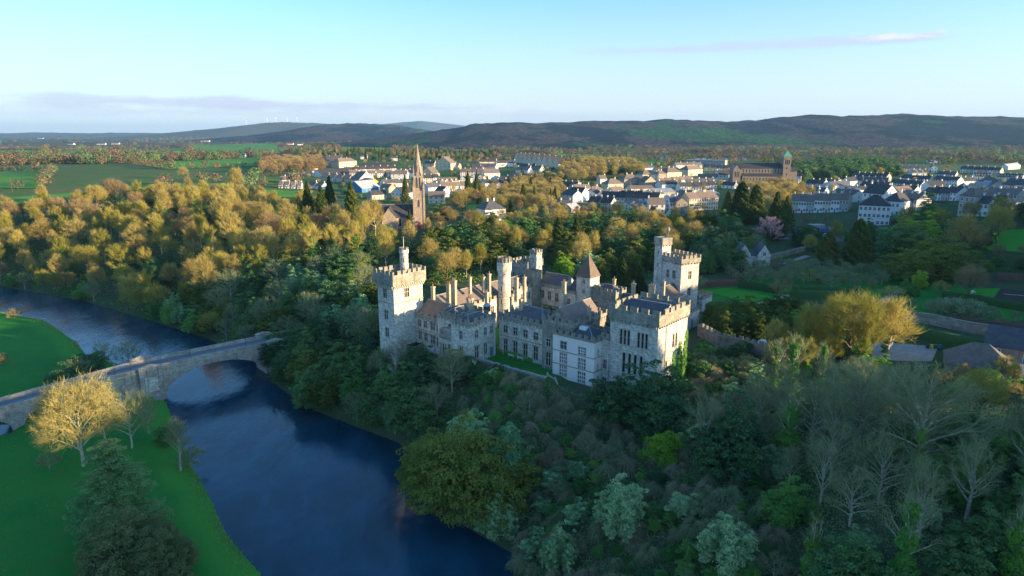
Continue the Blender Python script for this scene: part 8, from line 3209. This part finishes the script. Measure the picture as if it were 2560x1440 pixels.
	# scattered town trees
	zone([(690, 500), (700, 450), (900, 405), (1280, 395), (1700, 405), (1850, 415), (2150, 415), (2560, 430), (2560, 520), (2250, 560), (2000, 560), (1700, 560), (1300, 560), (900, 540)], 28,
		 [(5, 'domed', 4.5, 7, 'golden bare garden tree among the town houses', 'golden trees among the houses'), (4, 'domed_russet', 4.5, 7, 'russet bare garden tree among the town houses', 'russet trees among the houses'), (3, 'evergreen', 3.5, 6, 'dark evergreen garden tree among the town houses', 'evergreens among the houses'),
		  (2, 'domed_olive', 4.5, 7, 'olive bare garden tree among the town houses', 'olive trees among the houses'), (1, 'conifer', 6, 9, 'dark garden conifer among the town houses', 'conifers among the houses')], 15, 2600, bld=.5)
	# ---- parkland at the right
	zone([(1990, 600), (2110, 590), (2260, 570), (2420, 560), (2600, 540), (2600, 575), (2470, 585), (2440, 640), (2300, 640), (2120, 620), (2020, 640)], 10,
		 [(4, 'evergreen', 7, 11, 'dark evergreen in the parkland below the hotel', 'evergreens below the hotel'), (3, 'domed_olive', 9, 13, 'olive bare tree in the parkland below the hotel', 'olive trees below the hotel'), (2, 'laurel', 5, 8, 'green laurel in the parkland below the hotel', 'laurels below the hotel'), (2, 'domed', 10, 14, 'golden bare tree in the parkland below the hotel', 'bare trees below the hotel')], 16, 1500)
	zone([(1800, 690), (1900, 668), (2040, 668), (2190, 672), (2230, 700), (2180, 735), (2040, 720), (1960, 718), (1850, 706)], 4.6,
		 [(6, 'twiggy', 3.4, 4.8, 'grey bare fruit tree in the orchard beyond the lawn', 'fruit trees in the orchard'), (1, 'twiggy_russet', 3, 4.4, 'russet bare fruit tree in the orchard beyond the lawn', 'russet fruit trees in the orchard')], 17, 1600)
	zone([(2230, 700), (2330, 690), (2420, 690), (2500, 690), (2600, 695), (2600, 640), (2450, 640), (2330, 715), (2270, 745)], 7,
		 [(3, 'laurel', 2.5, 4.5, 'green laurel bordering the walled garden', 'laurels by the walled garden'), (1, 'evergreen', 3, 5, 'dark evergreen bordering the walled garden', 'evergreens by the walled garden'), (3, 'twiggy_russet', 4, 6, 'russet twiggy tree bordering the walled garden', 'russet trees by the walled garden')], 18, 1200)
	zone([(1760, 800), (1800, 780), (1900, 790), (1980, 780), (2000, 830), (1900, 850), (1800, 845)], 4.5, [(3, 'yew', 5, 8, 'dark yew in the clump behind the ivied wall', 'yews behind the ivied wall'), (2, 'laurel', 4, 6, 'green laurel in the clump behind the ivied wall', 'laurels behind the ivied wall')], 19, 900, bld=1)
	zone([(2250, 765), (2340, 760), (2480, 785), (2600, 812), (2600, 825), (2450, 800), (2330, 792)], 5, [(3, 'twiggy', 2.5, 4, 'low grey shrub in the walled garden beds', 'shrubs in the walled garden'), (2, 'bush', 1.5, 2.5, 'low green bush in the walled garden beds', 'bushes in the walled garden')], 20, 600)
	# ---- the slope at lower right
	D = [(1215, 960), (1300, 930), (1400, 975), (1480, 1000), (1660, 1010), (1720, 930), (1790, 885), (1900, 930), (1960, 1010), (1960, 1200), (1930, 1460), (1600, 1500), (1290, 1500), (1300, 1400), (1210, 1345), (1150, 1150), (1150, 1000)]
	zone(D, 2.5, [(6, 'tangle', 1.1, 2.3, 'purple-brown bramble heap on the castle slope', 'bramble heaps on the slope'), (6, 'tangle_grey', 1.1, 2.3, 'grey-green stem heap on the castle slope', 'grey stem heaps on the slope'),
				  (3, 'bush_dark', 1.4, 2.6, 'dark leafy bush on the castle slope', 'dark bushes on the slope'), (5, 'bush', 1.3, 2.6, 'green leafy bush on the castle slope', 'green bushes on the slope'), (2, 'bush_silvery', 2, 3.8, 'silvery leafy bush on the castle slope', 'silvery bushes on the slope'), (2, 'twiggy', 2.5, 4.5, 'grey twiggy shrub on the castle slope', 'twiggy shrubs on the slope')], 21, 6000, bank=.3, bld=0, cap=520)
	E_ = [(1930, 970), (2060, 980), (2260, 1040), (2420, 1110), (2700, 1090), (2760, 1480), (2300, 1540), (1950, 1500), (1960, 1200)]
	zone(E_, 5.7, [(4, 'grey_upright', 9, 15, 'grey rising-boughed tree on the right slope', 'grey upright trees on the right slope'), (4, 'grey_spreading', 9, 14, 'grey spreading tree on the right slope', 'grey spreading trees on the right slope'),
				   (8, 'grey_ivied', 11, 16, 'ivy-clad bare tree on the right slope', 'ivy-clad trees on the right slope'), (3, 'laurel', 5, 9, 'green laurel on the right slope', 'laurels on the right slope'), (2, 'evergreen', 6, 9, 'dark evergreen on the right slope', 'evergreens on the right slope'), (1, 'silvery', 5, 8, 'silvery evergreen on the right slope', 'silvery trees on the right slope')], 22, 4000)
	zone([(1900, 890), (1960, 870), (2230, 880), (2240, 950), (2180, 960), (2060, 955), (1950, 955)], 5.5, [(4, 'domed_olive', 7, 11, 'olive leafless tree under the sunlit great group', 'olive trees of the great group'), (3, 'ivied', 8, 12, 'ivy-clad leafless tree under the sunlit great group', 'ivied trees of the great group'), (2, 'laurel', 4, 6, 'green laurel under the sunlit great group', 'laurels of the great group')], 23, 1200)
	zone([(2330, 950), (2430, 945), (2600, 950), (2600, 1010), (2400, 1015)], 4.2, [(3, 'laurel', 3, 4.5, 'green laurel bush before the hip-roofed barn', 'laurels before the barn'), (3, 'twiggy_gold', 3, 4.5, 'golden twiggy shrub before the hip-roofed barn', 'shrubs before the barn'), (2, 'domed_olive', 5, 7, 'olive bare tree before the hip-roofed barn', 'olive trees before the barn')], 28, 900, bld=-3)
	# foot of the castle walls
	for px, n, sd in (([(1010, 900), (1060, 850), (1100, 860), (1105, 930), (1050, 930)], 3.0, 24), ([(1160, 940), (1210, 880), (1300, 905), (1370, 925), (1360, 985), (1200, 985)], 3.0, 25), ([(1690, 985), (1705, 925), (1760, 880), (1860, 885), (1800, 960), (1720, 1000)], 3.2, 26), ([(935, 920), (950, 880), (990, 905), (1000, 930)], 2.5, 27)):
		zone(px, n, [(3, 'bush', 2, 4, 'green bush at the foot of the castle walls', 'green bushes under the walls'), (3, 'bush_dark', 2, 4, 'dark bush at the foot of the castle walls', 'dark bushes under the walls'), (3, 'tangle', 1.5, 3, 'brown bramble heap at the foot of the castle walls', 'brambles under the walls')], sd, 700, bank=.3, bld=-3)
	# court planting
	for cx, cy, k, h, lab in ((10, 56, 'bush_dark', 4, 'dark bush in the castle court below the back range'), (24, 58, 'laurel', 6, 'green creeper-like laurel beside the court stair tower'), (1, 50, 'bush_bright', 4, 'bright green creeper on the court wall'), (6, 24, 'magnolia', 6, 'pink blossoming tree in the castle court')):
		x, y = c2w(cx, cy)
		plant(k, x, y, h, lab)
	finish_zones()


build_trees()


def build_undergrowth():
	rng = np.random.default_rng(31)

	def cover(name, px, n, mats, label, kind='leaf', size=.22, lift=.5, world=None):
		P = gpoly(px) if world is None else world
		pts = rng.uniform(P.min(0), P.max(0), (n * 3, 2))
		pts = pts[inside(pts[:, 0], pts[:, 1], P)]
		pts = pts[~inside(pts[:, 0], pts[:, 1], RIV)][:n]
		pts = pts[seg_dist(pts[:, 0], pts[:, 1], RB) > .5]
		cx, cy = w2c(pts[:, 0], pts[:, 1])
		pts = pts[~((cx > -8) & (cx < 70) & (cy > 7) & (cy < 105))]
		clump = .5 + .5 * np.sin(pts[:, 0] * .9 + 1.7 * np.sin(pts[:, 1] * .6)) * np.sin(pts[:, 1] * .8)
		z = hgt(pts[:, 0], pts[:, 1]) + rng.random(len(pts)) * lift * (.3 + 1.4 * clump)
		C = np.stack([pts[:, 0], pts[:, 1], z], axis=1)
		if kind == 'leaf':
			V, F = leaves_arr(rng, C, size, np.tile([0, 0, 1.0], (len(C), 1)), .6)
		else:
			d = rng.normal(0, 1, (len(C), 3))
			d[:, 2] = np.abs(d[:, 2]) * .8 + .25
			d /= np.linalg.norm(d, axis=1, keepdims=True)
			L = rng.uniform(.5, 1.6, (len(C), 1))
			V, F = ribbon_arr(rng, C, C + d * L * .6, C + d * L + np.array([0, 0, -.35]) * L, np.full(len(C), .055))
		mi = rng.integers(0, len(mats), len(F)) if kind == 'leaf' else np.tile(rng.integers(0, len(mats), len(C)), 2)
		tag(link(name, np_mesh(name, V, F, mats, False, mi)), label, kind='stuff')
	slope = [(1150, 940), (1300, 905), (1400, 950), (1660, 990), (1720, 900), (1800, 870), (2000, 900), (2300, 940), (2760, 960), (2760, 1520), (1290, 1520), (1300, 1400), (1200, 1340), (1050, 1180), (1010, 1110)]
	cover('undergrowth', slope, 52000, [M['leaf_mid'], M['leaf_dark'], M['ivy'], M['leaf_dark']], 'dark ivy and brambles covering the slope below the castle', 'leaf', .17, .8)
	cover('bramble_stems', slope, 42000, [M['twig_purple'], M['twig_grey'], M['twig_purple']], 'dead purple-brown bramble stems over the slope below the castle', 'stem', .2, .9)
	bank = [(640, 895), (650, 860), (720, 840), (900, 880), (1000, 905), (1150, 940), (1050, 1180), (900, 1070), (790, 1028), (700, 972)]
	cover('bank_undergrowth', bank, 16000, [M['leaf_dark'], M['leaf_mid'], M['ivy']], 'dark ivy covering the bank between bridge and castle', 'leaf', .2, .8)
	wood = [(-170, 575), (170, 535), (560, 505), (800, 550), (1050, 610), (1740, 570), (1740, 690), (1500, 700), (1100, 715), (935, 860), (640, 890), (400, 812), (0, 720), (-170, 735)]
	cover('wood_undergrowth', wood, 60000, [M['leaf_dark'], M['leaf_yew'], M['ivy'], M['twig_olive']], 'ivy and scrub on the floor of the riverside wood', 'leaf', .38, 1.6)
	# rough grass on the meadow and reeds along its edge
	def tufts(name, pts, hmin, hmax, m_, label, wdt):
		z = np.maximum(hgt(pts[:, 0], pts[:, 1]), -.1)
		C = np.stack([pts[:, 0], pts[:, 1], z - .05], axis=1)
		d = rng.normal(0, .45, (len(C), 3))
		d[:, 2] = 1
		d /= np.linalg.norm(d, axis=1, keepdims=True)
		L = rng.uniform(hmin, hmax, (len(C), 1))
		V, F = ribbon_arr(rng, C, C + d * L * .55, C + d * L + rng.normal(0, .12, (len(C), 3)) * L, np.full(len(C), wdt))
		mi = np.tile(rng.integers(0, len(m_), len(C)), 2)
		tag(link(name, np_mesh(name, V, F, m_, False, mi)), label, kind='stuff')
	t = rng.random(9000)
	P = resample(LB[2:16], 900)
	i = (t * 899).astype(int)
	off = np.abs(rng.normal(0, 1.3, 9000)) + .1
	T = np.gradient(P, axis=0)
	T /= np.linalg.norm(T, axis=1, keepdims=True)
	Nn = np.stack([T[:, 1], -T[:, 0]], axis=1)
	c = resample(RB[2:16], 900)
	sgn = np.sign(np.sum((P - c) * Nn, axis=1))[:, None]
	pts = P[i] + (Nn * sgn)[i] * off[:, None] + rng.normal(0, .25, (9000, 2))
	keep = (np.sin(pts[:, 0] * .35) + np.sin(pts[:, 1] * .27 + 1) + rng.normal(0, .5, 9000)) > -.3
	tufts('bank_grass', pts[keep], .3, 1.0, [M['twig_olive'], M['leaf_mid'], M['twig_grey']], 'rough pale grass and reeds along the meadow bank', .07)
	P = rng.uniform((-150, 90), (-40, 330), (60000, 2))
	ok = ~inside(P[:, 0], P[:, 1], RIV) & (seg_dist(P[:, 0], P[:, 1], LB) < seg_dist(P[:, 0], P[:, 1], RB))
	P = P[ok]
	pn = np.sin(P[:, 0] * .23 + 2 * np.sin(P[:, 1] * .11)) + np.sin(P[:, 1] * .31 + P[:, 0] * .12) + rng.normal(0, .8, len(P))
	tufts('meadow_grass', P[pn > .4][:20000], .12, .38, [M['leaf_bright'], M['leaf_mid'], M['leaf_mid']], 'rougher grass tufts scattered over the meadow', .10)
	# ivy on the castle: sheets of leaves over stone

	def ivy_sheet(p0, d, L, z0, z1, n, lab, mat_='ivy', size=.16, ragged=1.0):
		# on a castle wall: p0 local foot, d local direction along the wall, leaves stand just proud of it
		s = rng.random(n)
		top = z0 + (z1 - z0) * (.45 + .55 * np.abs(np.sin(s * 7 + 1.3)) ** .7) * (1 - .55 * s * ragged)
		t = rng.random(n)
		z = z0 + (top - z0) * t
		out = np.array([d[1], -d[0]])
		e = rng.uniform(.02, .45, n)
		lx = p0[0] + d[0] * s * L + out[0] * e
		ly = p0[1] + d[1] * s * L + out[1] * e
		C = np.stack([lx, ly, z - CZ], axis=1)
		V, F = leaves_arr(rng, C, size, np.tile([out[0], out[1], .3], (n, 1)), .45)
		o = tag(link('ivy', np_mesh('ivy', V, F, M[mat_]), loc=(CAST_O[0], CAST_O[1], CZ), rz=CA), lab, 'ivy')
	ivy_sheet((69.42, 24.5), (0, 1), 7.0, 11, 25, 5200, 'bright green ivy climbing the sunny side of the great tower', 'ivy', .2, -.6)
	ivy_sheet((22.8, 8.0), (1, 0), 20, 11.5, 17.2, 5200, 'ivy hanging over the terrace retaining wall', 'ivy', .15, .1)
	ivy_sheet((2.6, 7.38), (1, 0), 5.5, 11, 19, 2600, 'ivy climbing the wing beside the river tower', 'ivy', .15)
	ivy_sheet((43.2, 13.4), (1, 0), 11.6, 12.8, 15.8, 3600, 'mossy green creeper along the foot of the white house', 'leaf_bright', .13, .1)
	ivy_sheet((-6.6, -.03), (1, 0), 3.0, 9, 17.5, 1300, 'ivy at the foot of the river tower', 'ivy', .15)


build_undergrowth()
